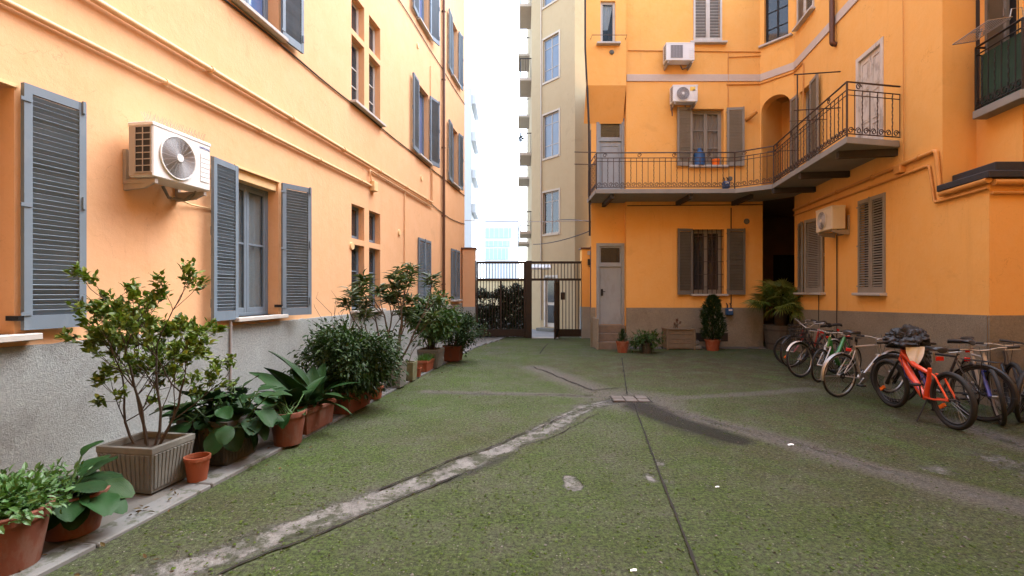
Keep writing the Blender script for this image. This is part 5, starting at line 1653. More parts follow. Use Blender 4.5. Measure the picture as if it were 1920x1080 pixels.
tag(MB().lathe([(0.0, 0), (0.09, 0.0), (0.12, 0.17), (0.10, 0.17), (0.0, 0.14)], 16, T(Vector((xF(1341), Y_F - 0.04, mz0)))).build('flower_pot', M['reflector_orange'], smooth=True), 'small orange pot standing on the balcony window sill', 'pot')

# ------------------------------------------------------------------ pots and plants
RZL = Matrix.Rotation(-AL, 4, 'Z')

def round_pot(t, W, d, h, mat, soil=True, n=28, foot=0.72):
    r = d / 2
    prof = [(0, 0.0), (r * foot, 0.0), (r * 0.93, h * 0.84), (r * 0.94, h * 0.84), (r * 1.0, h * 0.845), (r * 1.02, h * 0.985), (r * 1.0, h), (r * 0.90, h), (r * 0.88, h * 0.9), (r * 0.86, h * 0.80)]
    MB().lathe(prof, n).build('pot', mat, t, W, smooth=True, angle=40)
    if soil:
        s = MB()
        vs = [(0, 0, h * 0.84)]
        for j in range(18):
            a = 2 * math.pi * j / 18
            vs.append((r * 0.88 * math.cos(a), r * 0.88 * math.sin(a), h * 0.81))
        s.add(vs, [(0, 1 + j, 1 + (j + 1) % 18) for j in range(18)])
        s.build('soil', M['soil'], t, W)
    else:
        MB().lathe([(0, 0.02), (r * 0.7, 0.02)], n).build('pot_floor', mat, t, W)

def box_planter(t, W, wx, wy, h, mat, taper=0.82, flutes=0, rim=0.03):
    def ring(s, z): return [(-wx / 2 * s, -wy / 2 * s, z), (wx / 2 * s, -wy / 2 * s, z), (wx / 2 * s, wy / 2 * s, z), (-wx / 2 * s, wy / 2 * s, z)]
    m = MB()
    i_ = 1 - 2 * rim / min(wx, wy)
    rings = [ring(taper, 0), ring(0.985, h - 0.05), ring(1.0, h - 0.045), ring(1.0, h), ring(i_, h), ring(i_ * 0.97, h - 0.09)]
    vs = [p for rg in rings for p in rg]
    fs = [(3, 2, 1, 0)]
    for k in range(len(rings) - 1):
        for j in range(4):
            fs.append((k * 4 + j, k * 4 + (j + 1) % 4, k * 4 + 4 + (j + 1) % 4, k * 4 + 4 + j))
    m.add(vs, fs)
    po = m.build('pot', mat, t, W, bevel=0.006)
    MB().box(-wx / 2 * i_ * 0.98, wx / 2 * i_ * 0.98, -wy / 2 * i_ * 0.98, wy / 2 * i_ * 0.98, h - 0.10, h - 0.045).build('soil', M['soil'], t, W)
    if flutes:
        for side in range(4):
            L = wx if side % 2 == 0 else wy
            D_ = wy if side % 2 == 0 else wx
            rib = MB()
            for i in range(flutes):
                u = (-0.5 + (i + 0.5) / flutes) * 0.92
                w = L / flutes * 0.30
                rib.add([(u * L * taper - w, -D_ / 2 * taper - 0.012, 0.03), (u * L * taper + w, -D_ / 2 * taper - 0.012, 0.03), (u * L + w, -D_ / 2 * 0.985 - 0.012, h - 0.055), (u * L - w, -D_ / 2 * 0.985 - 0.012, h - 0.055),
                         (u * L * taper - w * 1.5, -D_ / 2 * taper + 0.01, 0.03), (u * L * taper + w * 1.5, -D_ / 2 * taper + 0.01, 0.03), (u * L + w * 1.5, -D_ / 2 * 0.985 + 0.01, h - 0.055), (u * L - w * 1.5, -D_ / 2 * 0.985 + 0.01, h - 0.055)],
                        [(0, 1, 2, 3), (1, 5, 6, 2), (4, 0, 3, 7), (3, 2, 6, 7), (0, 4, 5, 1)])
            rib.build('fluting', mat, po, W @ Matrix.Rotation(side * math.pi / 2, 4, 'Z'))
    return po

def grow(rr, p, d, L, rad, depth, out, tips, up=0.25, spread=0.5, nseg=5, kids=(2, 3), taper=0.6, wander=0.18):
    pts, rs = [p.copy()], [rad]
    q, dd = p.copy(), d.normalized()
    for i in range(nseg):
        dd = (dd + Vector((rr.gauss(0, wander), rr.gauss(0, wander), rr.gauss(0, wander) + up * 0.3))).normalized()
        q = q + dd * L / nseg
        pts.append(q.copy())
        rs.append(rad * (1 - (1 - taper) * (i + 1) / nseg))
    out.append((pts, rs))
    if depth == 0:
        tips.append((q, dd))
        tips.append((pts[-2].lerp(q, 0.3), dd))
        return
    for k in range(rr.randint(*kids)):
        s = pts[rr.randint(max(1, nseg // 2), nseg)]
        nd = (dd + Vector((rr.gauss(0, spread), rr.gauss(0, spread), rr.gauss(0.05, spread * 0.6)))).normalized()
        grow(rr, s, nd, L * rr.uniform(0.45, 0.7), rad * taper * 0.8, depth - 1, out, tips, up, spread, nseg, kids, taper, wander)
    if rr.random() < 0.8:
        grow(rr, q, dd, L * 0.5, rad * taper * 0.8, depth - 1, out, tips, up, spread, nseg, kids, taper, wander)

def branches(out, t, W, mat, name='branch', n=6, parts=True):
    if parts:
        main = [b for b in out if b[1][0] >= 0.006]
        twig = [b for b in out if b[1][0] < 0.006]
        for pts, rs in main:
            MB().tube(pts, rs, n).build('stem', mat, t, W, smooth=True)
    else:
        twig = out
    m = MB()
    for pts, rs in twig:
        m.tube(pts, [max(x, 0.0015) for x in rs], 4)
    if twig:
        tag(m.build('twigs', mat, t, W), None, kind='stuff')

def crown_points(r, n, centre, rad, clumps, csize, zmin=None, shell=0.55):
    c = r.normal(0, 1, (clumps, 3))
    c /= np.linalg.norm(c, axis=1, keepdims=True)
    c *= (shell + (1 - shell) * r.random((clumps, 1)) ** 0.7) * r.uniform(0.75, 1.12, (clumps, 1))
    c = c * np.array(rad) + np.array(centre)
    k = r.integers(0, clumps, n)
    P = c[k] + r.normal(0, csize, (n, 3))
    D = (P - np.array(centre)) / np.array(rad) + r.normal(0, 0.7, (n, 3))
    if zmin is not None:
        m = P[:, 2] > zmin
        P, D = P[m], D[m]
    return P, D, c

def bush(name, label, px, py, pot, crown, leaf, L, n, seed, group=None, stems=7, shell=0.5, csize=0.07, clumps=70, wd=0.42, drop=-0.15):
    """pot: ('round', d, h, mat) or ('box', wx, wy, h, mat, flutes); crown: centre height, rx, ry, rz, dx"""
    g = ground_pt(px, py)
    g.z += 0.03 if g.x < kerb_x(g.y) + 0.1 else 0
    W = T(g) @ RZL
    t = thing(name, label, 'potted plant', W, group)
    if pot[0] == 'round':
        round_pot(t, W, pot[1], pot[2], pot[3]); hh = pot[2]
    else:
        box_planter(t, W, pot[1], pot[2], pot[3], pot[4], flutes=pot[5]); hh = pot[3]
    r = np.random.default_rng(seed)
    cz, rx, ry, rz_, dx = crown
    P, D, c = crown_points(r, n, (dx, 0, cz), (rx, ry, rz_), clumps, csize, zmin=0.04, shell=shell)
    D[:, 2] += drop
    leaf_cloud('foliage', P, D, r.uniform(0.6, 1.2, len(P)) * L, r.uniform(0.8, 1.2, len(P)) * L * wd, leaf, t, W, seed=seed)
    rr = random.Random(seed)
    m = MB()
    for k in range(min(len(c), stems * 4)):
        q = Vector(c[k])
        b = Vector((rr.uniform(-0.07, 0.07), rr.uniform(-0.07, 0.07), hh - 0.08))
        mid = b.lerp(q, 0.5) + Vector((rr.gauss(0, 0.05), rr.gauss(0, 0.05), 0.06))
        m.tube([b, mid, q], [0.008, 0.006, 0.002], 5)
    m.build('stems', M['bark_dark'], t, W)
    return t, W

def leaf_sheet(L, Wd, mat, cup=0.15, droop=0.35, n=7, m=4, shape='round', wave=0.04, seed=0):
    rr = random.Random(seed)
    vs, fs = [], []
    ph = rr.uniform(0, 6)
    for i in range(n + 1):
        t = i / n
        if shape == 'round':
            w = math.sin(math.pi * min(1, (t * 0.92 + 0.06))) ** 0.55 * (1.0 if t > 0.1 else 0.75)
        else:
            w = math.sin(math.pi * (t * 0.94 + 0.05)) ** 0.8 * (1.1 - 0.35 * t)
        for j in range(-m, m + 1):
            s = j / m
            x = t * L
            y = s * w * Wd / 2
            z = cup * (abs(s) ** 1.5) * Wd * 0.5 * w - droop * t * t * L + wave * Wd * math.sin(ph + t * 9 + s * 4) * abs(s)
            vs.append((x, y, z))
    k = 2 * m + 1
    for i in range(n):
        for j in range(k - 1):
            fs.append((i * k + j, (i + 1) * k + j, (i + 1) * k + j + 1, i * k + j + 1))
    return MB().add(vs, fs).mesh('leaf', mat, True, angle=180)

BERG = [leaf_sheet(1.0, w, M['bergenia'], c, d, shape='round', seed=i) for i, (w, c, d) in enumerate(((0.80, 0.2, 0.25), (0.88, 0.3, 0.45), (0.72, 0.1, 0.15), (0.85, -0.1, 0.5)))]
ASPI = [leaf_sheet(1.0, w, M['aspidistra'], c, d, shape='strap', seed=i + 9, n=9, m=3) for i, (w, c, d) in enumerate(((0.36, 0.35, 0.55), (0.42, 0.3, 0.85), (0.33, 0.4, 0.35)))]

def add_leaf(t, W, lib, base, az, el, L, stalk, rr, roll=0.3, petiole=True, mat=None, drop=(0.3, 0.75)):
    d = Vector((math.cos(el) * math.cos(az), math.cos(el) * math.sin(az), math.sin(el)))
    p = base + d * stalk
    tilt = el - rr.uniform(*drop) if petiole else el
    Wl = W @ T(p) @ Matrix.Rotation(az, 4, 'Z') @ Matrix.Rotation(-tilt, 4, 'Y') @ Matrix.Rotation(rr.gauss(0, roll), 4, 'X') @ Matrix.Scale(L, 4)
    link('leaf', rr.choice(lib), t, Wl)
    if petiole:
        MB().tube([base, base.lerp(p, 0.5) + Vector((0, 0, 0.015)), p], 0.006, 5).build('leaf_stalk', mat or M['leaf_herb'], t, W)

# --- left row, nearest first
g = ground_pt(8, 1072)
W = T(g + Vector((0, 0, 0.03))) @ RZL
t = thing('potted_herb', 'terracotta pot of bushy small-leaved green plants in the lower left corner', 'potted plant', W, 'potted plants along the peach wall')
round_pot(t, W, 0.42, 0.33, M['terracotta_old'])
r = np.random.default_rng(21)
P, D, c = crown_points(r, 2100, (0, 0, 0.36), (0.26, 0.22, 0.09), 60, 0.04, zmin=0.28, shell=0.2)
D[:, 2] += 0.3
leaf_cloud('foliage', P, D, r.uniform(0.03, 0.065, len(P)), r.uniform(0.02, 0.035, len(P)), M['leaf_herb'], t, W, seed=3)

g = ground_pt(136, 1004)
W = T(g + Vector((0, 0, 0.03))) @ RZL
t = thing('potted_bergenia', 'round terracotta pot with huge glossy round leaves at the lower left', 'potted plant', W, 'potted plants along the peach wall')
round_pot(t, W, 0.39, 0.265, M['terracotta_old'])
rr = random.Random(5)
for (az, el, L, st) in ((20, 35, 0.27, 0.12), (-20, 22, 0.30, 0.14), (-40, 38, 0.24, 0.10), (60, 48, 0.27, 0.14), (100, 60, 0.26, 0.15), (150, 30, 0.24, 0.08), (-75, 20, 0.20, 0.12), (170, 55, 0.22, 0.10),
                        (45, 65, 0.24, 0.18), (5, 10, 0.24, 0.17), (-5, 55, 0.27, 0.16), (-130, 35, 0.17, 0.08), (130, 20, 0.24, 0.1), (70, 80, 0.15, 0.34), (-50, 5, 0.20, 0.16)):
    add_leaf(t, W, BERG, Vector((rr.uniform(-0.06, 0.06), rr.uniform(-0.06, 0.06), 0.21)), R(az), R(el) * 0.9, L * 0.84, st * 0.85, rr, 0.25)
P = r.normal(0, 1, (220, 3)) * np.array([0.07, 0.08, 0.05]) + np.array([-0.13, -0.02, 0.32])
leaf_cloud('small_leaves', P, r.normal(0, 0.6, (220, 3)) + np.array([0, 0, 0.5]), 0.06, 0.016, M['leaf_herb'], t, W, seed=4)

# fluted planter with the airy light-green shrub
g = ground_pt(250, 922)
pc = Vector((130 / 900 * 3.93 - 3.55, 3.93, 0.03))
W = T(pc) @ RZL
t = thing('planted_shrub', 'tall airy shrub with pale variegated leaves in a fluted concrete planter', 'potted plant', W, 'potted plants along the peach wall')
box_planter(t, W, 0.50, 0.42, 0.36, M['stone_dirty'], 0.84, flutes=11, rim=0.035)
rr = random.Random(31)
out, tips = [], []
for (dx, dy, dz, L) in ((-0.62, 0.05, 0.80, 0.62), (-0.20, 0.1, 1.0, 0.74), (0.04, -0.02, 1.0, 0.86), (0.26, 0.05, 1.0, 0.78), (0.48, 0.0, 0.95, 0.66)):
    grow(rr, Vector((dx * 0.18, dy * 0.2, 0.28)), Vector((dx, dy, dz)), L, 0.012, 2, out, tips, up=0.28, spread=0.55, kids=(4, 5), wander=0.13)
branches(out, t, W, M['bark_dark'])
P, D = [], []
for (q, d) in tips:
    for i in range(rr.randint(15, 22)):
        dd = (d + Vector((rr.gauss(0, 0.8), rr.gauss(0, 0.8), rr.gauss(0.15, 0.6)))).normalized()
        P.append(q + Vector((rr.gauss(0, 0.020), rr.gauss(0, 0.020), rr.gauss(0, 0.022)))); D.append(dd)
P = np.array([tuple(p) for p in P]); D = np.array([tuple(d) for d in D])
leaf_cloud('foliage', P, D, rng.uniform(0.040, 0.070, len(P)), rng.uniform(0.022, 0.034, len(P)), M['leaf_spot'], t, W, seed=9, fold=0.1)
print('shrub tips', len(tips), P.min(0), P.max(0))

g = ground_pt(370, 906)
W = T(g + Vector((0, 0, 0.03)))
t = thing('terracotta_pot', 'small empty terracotta pot beside the fluted planter', 'flower pot', W)
round_pot(t, W, 0.195, 0.20, M['terracotta'], soil=False)

# dark planter with a mass of broad leaves
pc = Vector((130 / 900 * 4.55 - 3.42, 4.55, 0.03))
W = T(pc) @ RZL
t = thing('planted_bergenia', 'dark concrete planter overflowing with broad glossy green leaves', 'potted plant', W, 'potted plants along the peach wall')
box_planter(t, W, 0.52, 0.46, 0.40, M['stone_dark'], 0.85, flutes=9)
rr = random.Random(8)
for i in range(120):
    az = rr.uniform(0, 2 * math.pi)
    el = rr.uniform(-0.25, 1.25)
    b = Vector((rr.uniform(-0.22, 0.26), rr.uniform(-0.2, 0.22), 0.33))
    st = rr.uniform(0.10, 0.34) * (1.1 if el > 0.6 else 0.8)
    add_leaf(t, W, BERG, b, az, el, rr.uniform(0.16, 0.25), st * 0.95, rr, 0.35, petiole=True, mat=M['leaf_mid'], drop=(0.25, 1.0))
P, D, c = crown_points(np.random.default_rng(3), 70, (0.0, 0, 0.55), (0.34, 0.26, 0.2), 30, 0.05, zmin=0.3)
leaf_cloud('small_leaves', P, D, 0.05, 0.028, M['leaf_mid'], t, W, seed=11)

g = ground_pt(540, 836)
W = T(g + Vector((0, 0, 0.03))) @ RZL
t = thing('potted_bergenia', 'round terracotta pot half hidden under hanging broad leaves', 'potted plant', W, 'potted plants along the peach wall')
round_pot(t, W, 0.36, 0.34, M['terracotta_old'])
rr = random.Random(18)
for i in range(22):
    add_leaf(t, W, BERG, Vector((rr.uniform(-0.1, 0.1), rr.uniform(-0.1, 0.1), 0.29)), rr.uniform(1.2, 5.2), rr.uniform(-0.05, 1.2), rr.uniform(0.14, 0.21), rr.uniform(0.1, 0.3), rr, 0.4)

# terracotta trough with strap leaves
def trough(t, W, wx, wy, h, mat):
    po = box_planter(t, W, wx, wy, h, mat, 0.88, rim=0.02)
    MB().box(-wx / 2 - 0.012, wx / 2 + 0.012, -wy / 2 - 0.012, wy / 2 + 0.012, h - 0.06, h - 0.012).build('band', mat, po, W, bevel=0.006)
pc = Vector((130 / 900 * 5.55 - 3.13, 5.55, 0.03))
W = T(pc) @ RZL
t = thing('planted_aspidistra', 'rectangular terracotta trough with long upright strap leaves', 'potted plant', W, 'potted plants along the peach wall')
trough(t, W, 0.27, 0.62, 0.28, M['terracotta_old'])
rr = random.Random(15)
for i in range(40):
    az = rr.gauss(math.pi, 1.15)
    el = rr.uniform(0.3, 1.3)
    b = Vector((rr.uniform(-0.11, 0.06), rr.uniform(-0.26, 0.26), 0.22))
    add_leaf(t, W, ASPI, b, az, el, rr.uniform(0.34, 0.55), rr.uniform(0.05, 0.16), rr, 0.6, petiole=False)
for (az, el, L) in ((175, 62, 0.70), (182, 30, 0.62), (-20, 40, 0.5), (0, 15, 0.42), (-60, 20, 0.4)):
    add_leaf(t, W, ASPI, Vector((0, rr.uniform(-0.2, 0.2), 0.25)), R(az), R(el), L, 0.12, rr, 0.3, petiole=False)

# dark glossy bush in a second trough
pc = Vector((130 / 900 * 6.45 - 3.1, 6.45, 0.03))
W = T(pc) @ RZL
t = thing('planted_bush', 'large dense dark green bush spilling over a brown trough', 'potted plant', W, 'potted plants along the peach wall')
trough(t, W, 0.30, 0.70, 0.28, M['terracotta_dark'])
r = np.random.default_rng(41)
P, D, c = crown_points(r, 9000, (-0.03, 0, 0.66), (0.62, 0.58, 0.52), 150, 0.075, zmin=0.10, shell=0.35)
D[:, 2] -= 0.35
leaf_cloud('foliage', P, D, r.uniform(0.05, 0.09, len(P)), r.uniform(0.024, 0.038, len(P)), M['leaf_dark'], t, W, seed=12)
m = MB(); rr = random.Random(2)
for k in range(60):
    q = Vector(c[k]); b = Vector((rr.uniform(-0.08, 0.08), rr.uniform(-0.2, 0.2), 0.2))
    m.tube([b, b.lerp(q, 0.5) + Vector((0, 0, 0.08)), q], [0.008, 0.006, 0.002], 5)
m.build('stems', M['bark_dark'], t, W)
# bare arching twigs reaching up from it
m = MB()
for k in range(14):
    b = Vector((rr.uniform(-0.3, 0.1), rr.uniform(-0.2, 0.3), 0.9))
    q = b + Vector((rr.uniform(-0.35, 0.25), rr.uniform(-0.1, 0.4), rr.uniform(0.25, 0.75)))
    m.tube([b, b.lerp(q, 0.4) + Vector((rr.uniform(-0.12, 0.12), 0, 0.1)), b.lerp(q, 0.75) + Vector((rr.uniform(-0.1, 0.1), 0, 0.08)), q], [0.004, 0.003, 0.0025, 0.001], 4)
m.build('bare_twigs', M['bark'], t, W)

g = ground_pt(703, 750)
W = T(g + Vector((0, 0, 0.03)))
t = thing('terracotta_pot', 'small round terracotta pot under the edge of the dark bush', 'flower pot', W)
round_pot(t, W, 0.25, 0.18, M['terracotta'])

# small tree with long leaves in whorls
pc = ground_pt(741, 727) + Vector((0, 0, 0.03))
W = T(pc) @ RZL
t = thing('planted_tree', 'slender many-branched small tree with whorls of long narrow leaves in concrete pot', 'potted plant', W, 'potted plants along the peach wall')
box_planter(t, W, 0.30, 0.30, 0.42, M['stone_dirty'], 0.9)
rr = random.Random(44)
out, tips = [], []
for (dx, dy, dz, L) in ((-0.5, 0.1, 0.9, 0.95), (-0.15, 0.1, 1.0, 1.05), (0.15, 0.2, 1.0, 1.1), (0.42, 0.0, 0.95, 1.05), (-0.3, -0.2, 1.0, 0.85), (0.28, -0.2, 1.0, 0.9), (-0.75, 0.0, 0.75, 0.9)):
    grow(rr, Vector((dx * 0.1, dy * 0.1, 0.36)), Vector((dx, dy, dz)), L, 0.018, 1, out, tips, up=0.22, spread=0.42, kids=(2, 3), wander=0.13, taper=0.65)
branches(out, t, W, M['bark'])
P, D = [], []
for (q, d) in tips[::1]:
    n_ = rr.randint(20, 30)
    for i in range(n_):
        a = rr.uniform(0, 2 * math.pi)
        P.append(q + Vector((rr.gauss(0, 0.02), rr.gauss(0, 0.02), rr.uniform(-0.09, 0.03))))
        D.append(Vector((math.cos(a), math.sin(a), rr.uniform(-0.35, 0.75))) + d * 0.35)
P = np.array([tuple(p) for p in P]); D = np.array([tuple(d) for d in D])
leaf_cloud('foliage', P, D, rng.uniform(0.14, 0.24, len(P)), rng.uniform(0.030, 0.046, len(P)), M['leaf_long'], t, W, seed=15, curl=0.38, fold=0.25)
print('tree', P.min(0), P.max(0))

g = ground_pt(767, 715)
W = T(g + Vector((0, 0, 0.03))) @ RZL
t = thing('potted_sapling', 'mossy square concrete pot with a thin sparse sapling', 'potted plant', W, 'potted plants along the peach wall')
box_planter(t, W, 0.23, 0.23, 0.32, M['moss_pot'], 0.92)
out, tips = [], []
rr = random.Random(3)
grow(rr, Vector((0, 0, 0.26)), Vector((0, 0, 1)), 0.45, 0.008, 1, out, tips, kids=(3, 4))
branches(out, t, W, M['bark'])
P = np.array([tuple(q + Vector((rr.gauss(0, 0.03), rr.gauss(0, 0.03), rr.gauss(0, 0.03)))) for q, d in tips for _ in range(9)])
leaf_cloud('foliage', P, rng.normal(0, 1, P.shape), 0.06, 0.03, M['leaf_dark'], t, W, seed=19)

g = ground_pt(783, 709)
W = T(g + Vector((0, 0, 0.03)))
t = thing('terracotta_pot', 'tiny terracotta pot in front of the grassy trough', 'flower pot', W)
round_pot(t, W, 0.15, 0.17, M['terracotta'])
pc = ground_pt(798, 697) + Vector((0, 0, 0.03))
W = T(pc) @ RZL
t = thing('grass_trough', 'short terracotta trough of bright green grassy shoots', 'potted plant', W, 'potted plants along the peach wall')
trough(t, W, 0.20, 0.46, 0.22, M['terracotta'])
n_ = 420
P = np.stack([rng.uniform(-0.1, 0.1, n_), rng.uniform(-0.22, 0.22, n_), np.full(n_, 0.18)], 1)
leaf_cloud('grass', P, rng.normal(0, 0.35, (n_, 3)) + np.array([0, 0, 1.0]), rng.uniform(0.07, 0.17, n_), 0.012, M['leaf_grass'], t, W, seed=20)

bush('planted_bush', 'broad mid-green leafy bush in a pale fluted concrete planter', 808, 690, ('box', 0.46, 0.44, 0.38, M['stone_dirty'], 8), (1.02, 0.46, 0.42, 0.46, 0.05), M['leaf_mid'], 0.12, 2300, 51, 'potted plants along the peach wall', csize=0.08, drop=-0.3)
bush('planted_bush', 'rounded small-leaved dark bush nearest the gate in a brown pot', 850, 678, ('box', 0.40, 0.40, 0.34, M['terracotta_dark'], 0), (0.70, 0.50, 0.50, 0.48, 0.12), M['leaf_dark'], 0.06, 5200, 52, 'potted plants along the peach wall')
# plain pale board lying behind the pots
tag(MB().box(-0.25, 0.25, -0.012, 0.012, 0, 0.42).build('stone_board', M['kerb'], None, T(Vector((130 / 900 * 9.2 - 3.55, 9.2, 0.02))) @ Matrix.Rotation(R(62), 4, 'Z') @ Matrix.Rotation(R(-20), 4, 'X'), bevel=0.004), 'pale grey board leaning behind the row of pots', 'board')
st_ = MB().box(-0.16, 0.16, -0.08, 0.08, 0, 0.10)
tag(st_.build('stone_block', M['stone_dark'], None, T(ground_pt(8, 905)) @ RZL, bevel=0.02), 'small dark stone block at the foot of the peach wall', 'stone')

# --- pots by the orange facade
g = ground_pt(1167, 661)
W = T(g)
t = thing('potted_cactus', 'terracotta pot with a small pointed plant beside the steps', 'potted plant', W, 'pots by the orange facade')
round_pot(t, W, 0.34, 0.30, M['terracotta'])
n_ = 420
hh = rng.uniform(0, 1, n_)
P = np.stack([rng.normal(0, 0.07, n_) * (1 - hh * 0.8), rng.normal(0, 0.07, n_) * (1 - hh * 0.8), 0.26 + hh * 0.32], 1)
leaf_cloud('foliage', P, P * np.array([2, 2, 0]) + np.array([0, 0, 0.35]), 0.07, 0.014, M['leaf_conifer'], t, W, seed=22)
bush('potted_bush', 'grey pot with a low spreading bush beside the wooden planter', 1212, 662, ('round', 0.30, 0.28, M['stone_dark']), (0.33, 0.40, 0.30, 0.20, 0.0), M['leaf_mid'], 0.12, 620, 53, 'pots by the orange facade', csize=0.05, wd=0.3)
g = ground_pt(1271, 654)
W = T(g)
t = thing('wooden_planter', 'square wooden planter box holding a bare twisted twig', 'planter', W)
wb = MB().box(-0.37, 0.37, -0.24, 0.24, 0.03, 0.06).build('bottom', M['wood_box'], t, W)
for s_ in (-1, 1):
    for i in range(4):
        MB().box(-0.37, 0.37, s_ * 0.24 - 0.012, s_ * 0.24 + 0.012, 0.05 + i * 0.125, 0.05 + i * 0.125 + 0.118).build('plank', M['wood_box'], t, W, bevel=0.004)
        MB().box(s_ * 0.358 - 0.012, s_ * 0.358 + 0.012, -0.226, 0.226, 0.052 + i * 0.125, 0.052 + i * 0.125 + 0.114).build('plank', M['wood_box'], t, W)
    MB().box(s_ * 0.37 - 0.03, s_ * 0.37 + 0.03, -0.275, -0.253, 0.0, 0.56).build('corner_post', M['wood_box'], t, W, bevel=0.004)
MB().box(-0.39, 0.39, -0.28, 0.26, 0.555, 0.58).build('rim', M['wood_box'], t, W, bevel=0.004)
MB().box(-0.34, 0.34, -0.22, 0.22, 0.4, 0.50).build('soil', M['soil'], t, W)
out, tips = [], []
rr = random.Random(9)
for k in range(3):
    grow(rr, Vector((-0.1 + 0.03 * k, 0, 0.5)), Vector((rr.gauss(0, 0.3), 0, 1)), 0.20, 0.012, 1, out, tips, kids=(1, 2))
branches(out, t, W, M['bark_dark'])
P = np.array([tuple(q) for q, d in tips for _ in range(4)])
leaf_cloud('foliage', P, rng.normal(0, 1, P.shape), 0.05, 0.03, M['leaf_red'], t, W, seed=29)
g = ground_pt(1336, 657)
W = T(g)
t = thing('potted_conifer', 'tall narrow dark conifer in a terracotta pot under the window', 'potted plant', W, 'pots by the orange facade')
round_pot(t, W, 0.42, 0.30, M['terracotta'])
n_ = 3600
hh = rng.uniform(0, 1, n_) ** 0.9
ang = rng.uniform(0, 2 * math.pi, n_)
prof_r = 0.31 * np.interp(hh, [0, 0.15, 0.45, 0.75, 0.92, 1], [0.72, 1.0, 0.95, 0.72, 0.45, 0.08]) * (0.86 + 0.26 * np.sin(ang * 3 + hh * 9))
rad_ = prof_r * rng.uniform(0.4, 1, n_) ** 0.5
P = np.stack([rad_ * np.cos(ang), rad_ * np.sin(ang), 0.30 + hh * 1.17], 1)
D = np.stack([np.cos(ang) * 0.6, np.sin(ang) * 0.6, np.full(n_, 0.8)], 1) + rng.normal(0, 0.3, (n_, 3))
leaf_cloud('foliage', P, D, rng.uniform(0.06, 0.12, n_), 0.022, M['leaf_conifer'], t, W, seed=33)
MB().tube([(0, 0, 0.2), (0, 0, 1.35)], [0.03, 0.008], 7).build('trunk', M['bark_dark'], t, W)
sb = ground_pt(1303, 655)
tag(MB().box(-0.16, 0.16, -0.12, 0.12, 0, 0.12).box(-0.12, 0.10, -0.10, 0.10, 0.122, 0.26).build('stone_rubble', M['stone_dirty'], None, T(sb), bevel=0.03), 'little heap of broken stone between wooden planter and conifer', 'stones')
ap_ = MB().box(x_l, x_r + 1.0, -0.42, -0.03, -0.05, 0.018)
tag(ap_.build('pavement', M['walk'], None, FF), 'narrow concrete strip along the orange facade', None, None, 'structure')

# palm in a wooden tub at the passage
pp = Vector((xF(1464, 13.35), 13.35, 0.0))
W = T(pp)
t = thing('potted_palm', 'fan palm in a big slatted wooden tub in front of the dark passage', 'potted plant', W)
for i in range(16):
    a = 2 * math.pi * i / 16
    MB().add([(-0.068, 0, 0), (0.068, 0, 0), (0.085, 0.075, 0.68), (-0.085, 0.075, 0.68), (-0.068, -0.02, 0), (0.068, -0.02, 0), (0.085, 0.055, 0.68), (-0.085, 0.055, 0.68)][0:8],
             [(0, 3, 2, 1), (4, 5, 6, 7), (0, 1, 5, 4), (3, 7, 6, 2), (0, 4, 7, 3), (1, 2, 6, 5)], Matrix.Rotation(a, 4, 'Z') @ T((0, 0.36, 0)) ).build('stave', M['wood_tub'], t, W)
for z in (0.15, 0.52):
    MB().lathe([(0.37 + z * 0.11, z), (0.375 + z * 0.11, z), (0.38 + z * 0.11, z + 0.05), (0.37 + z * 0.11, z + 0.05)], 28).build('hoop', M['beam'], t, W)
MB().lathe([(0.0, 0.60), (0.40, 0.58)], 20).build('soil', M['soil'], t, W)
MB().lathe([(0.13, 0.55), (0.17, 0.75), (0.15, 0.98), (0.10, 1.12), (0.0, 1.15)], 14).build('trunk', M['bark_dark'], t, W, smooth=True)
def fan_mesh(seed):
    rr = random.Random(seed)
    m = MB()
    n = 22
    for i in range(n):
        a = R(-105 + 210 * i / (n - 1))
        L = 0.44 * (0.75 + 0.25 * math.cos(a)) * rr.uniform(0.9, 1.08)
        w = 0.017
        dz = -0.30 * L - 0.10 * abs(math.sin(a))
        ca, sa = math.cos(a), math.sin(a)
        mid = (0.55 * L * ca, 0.55 * L * sa, -0.02)
        m.add([(0, 0, 0), (mid[0] - w * sa, mid[1] + w * ca, mid[2] - 0.006), (mid[0], mid[1], mid[2] + 0.006), (mid[0] + w * sa, mid[1] - w * ca, mid[2] - 0.006), (L * ca, L * sa, dz * rr.uniform(0.5, 1.2))],
              [(0, 2, 1), (0, 3, 2), (1, 2, 4), (2, 3, 4)])
    return m.mesh('fan_leaf', M['leaf_palm'])
FANS = [fan_mesh(i) for i in range(4)]
rr = random.Random(77)
for i in range(52):
    az, el = rr.uniform(0, 2 * math.pi), rr.uniform(-0.1, 1.35)
    st = rr.uniform(0.36, 0.68)
    d = Vector((math.cos(el) * math.cos(az), math.cos(el) * math.sin(az), math.sin(el)))
    b = Vector((0, 0, 1.12))
    e = b + d * st
    MB().tube([b, b.lerp(e, 0.5) + Vector((0, 0, 0.03)), e], [0.008, 0.006, 0.004], 4).build('leaf_stalk', M['leaf_palm'], t, W)
    link('fan_leaf', rr.choice(FANS), t, W @ T(e) @ Matrix.Rotation(az, 4, 'Z') @ Matrix.Rotation(-el * 0.6, 4, 'Y') @ Matrix.Rotation(rr.gauss(0, 0.4), 4, 'X'))

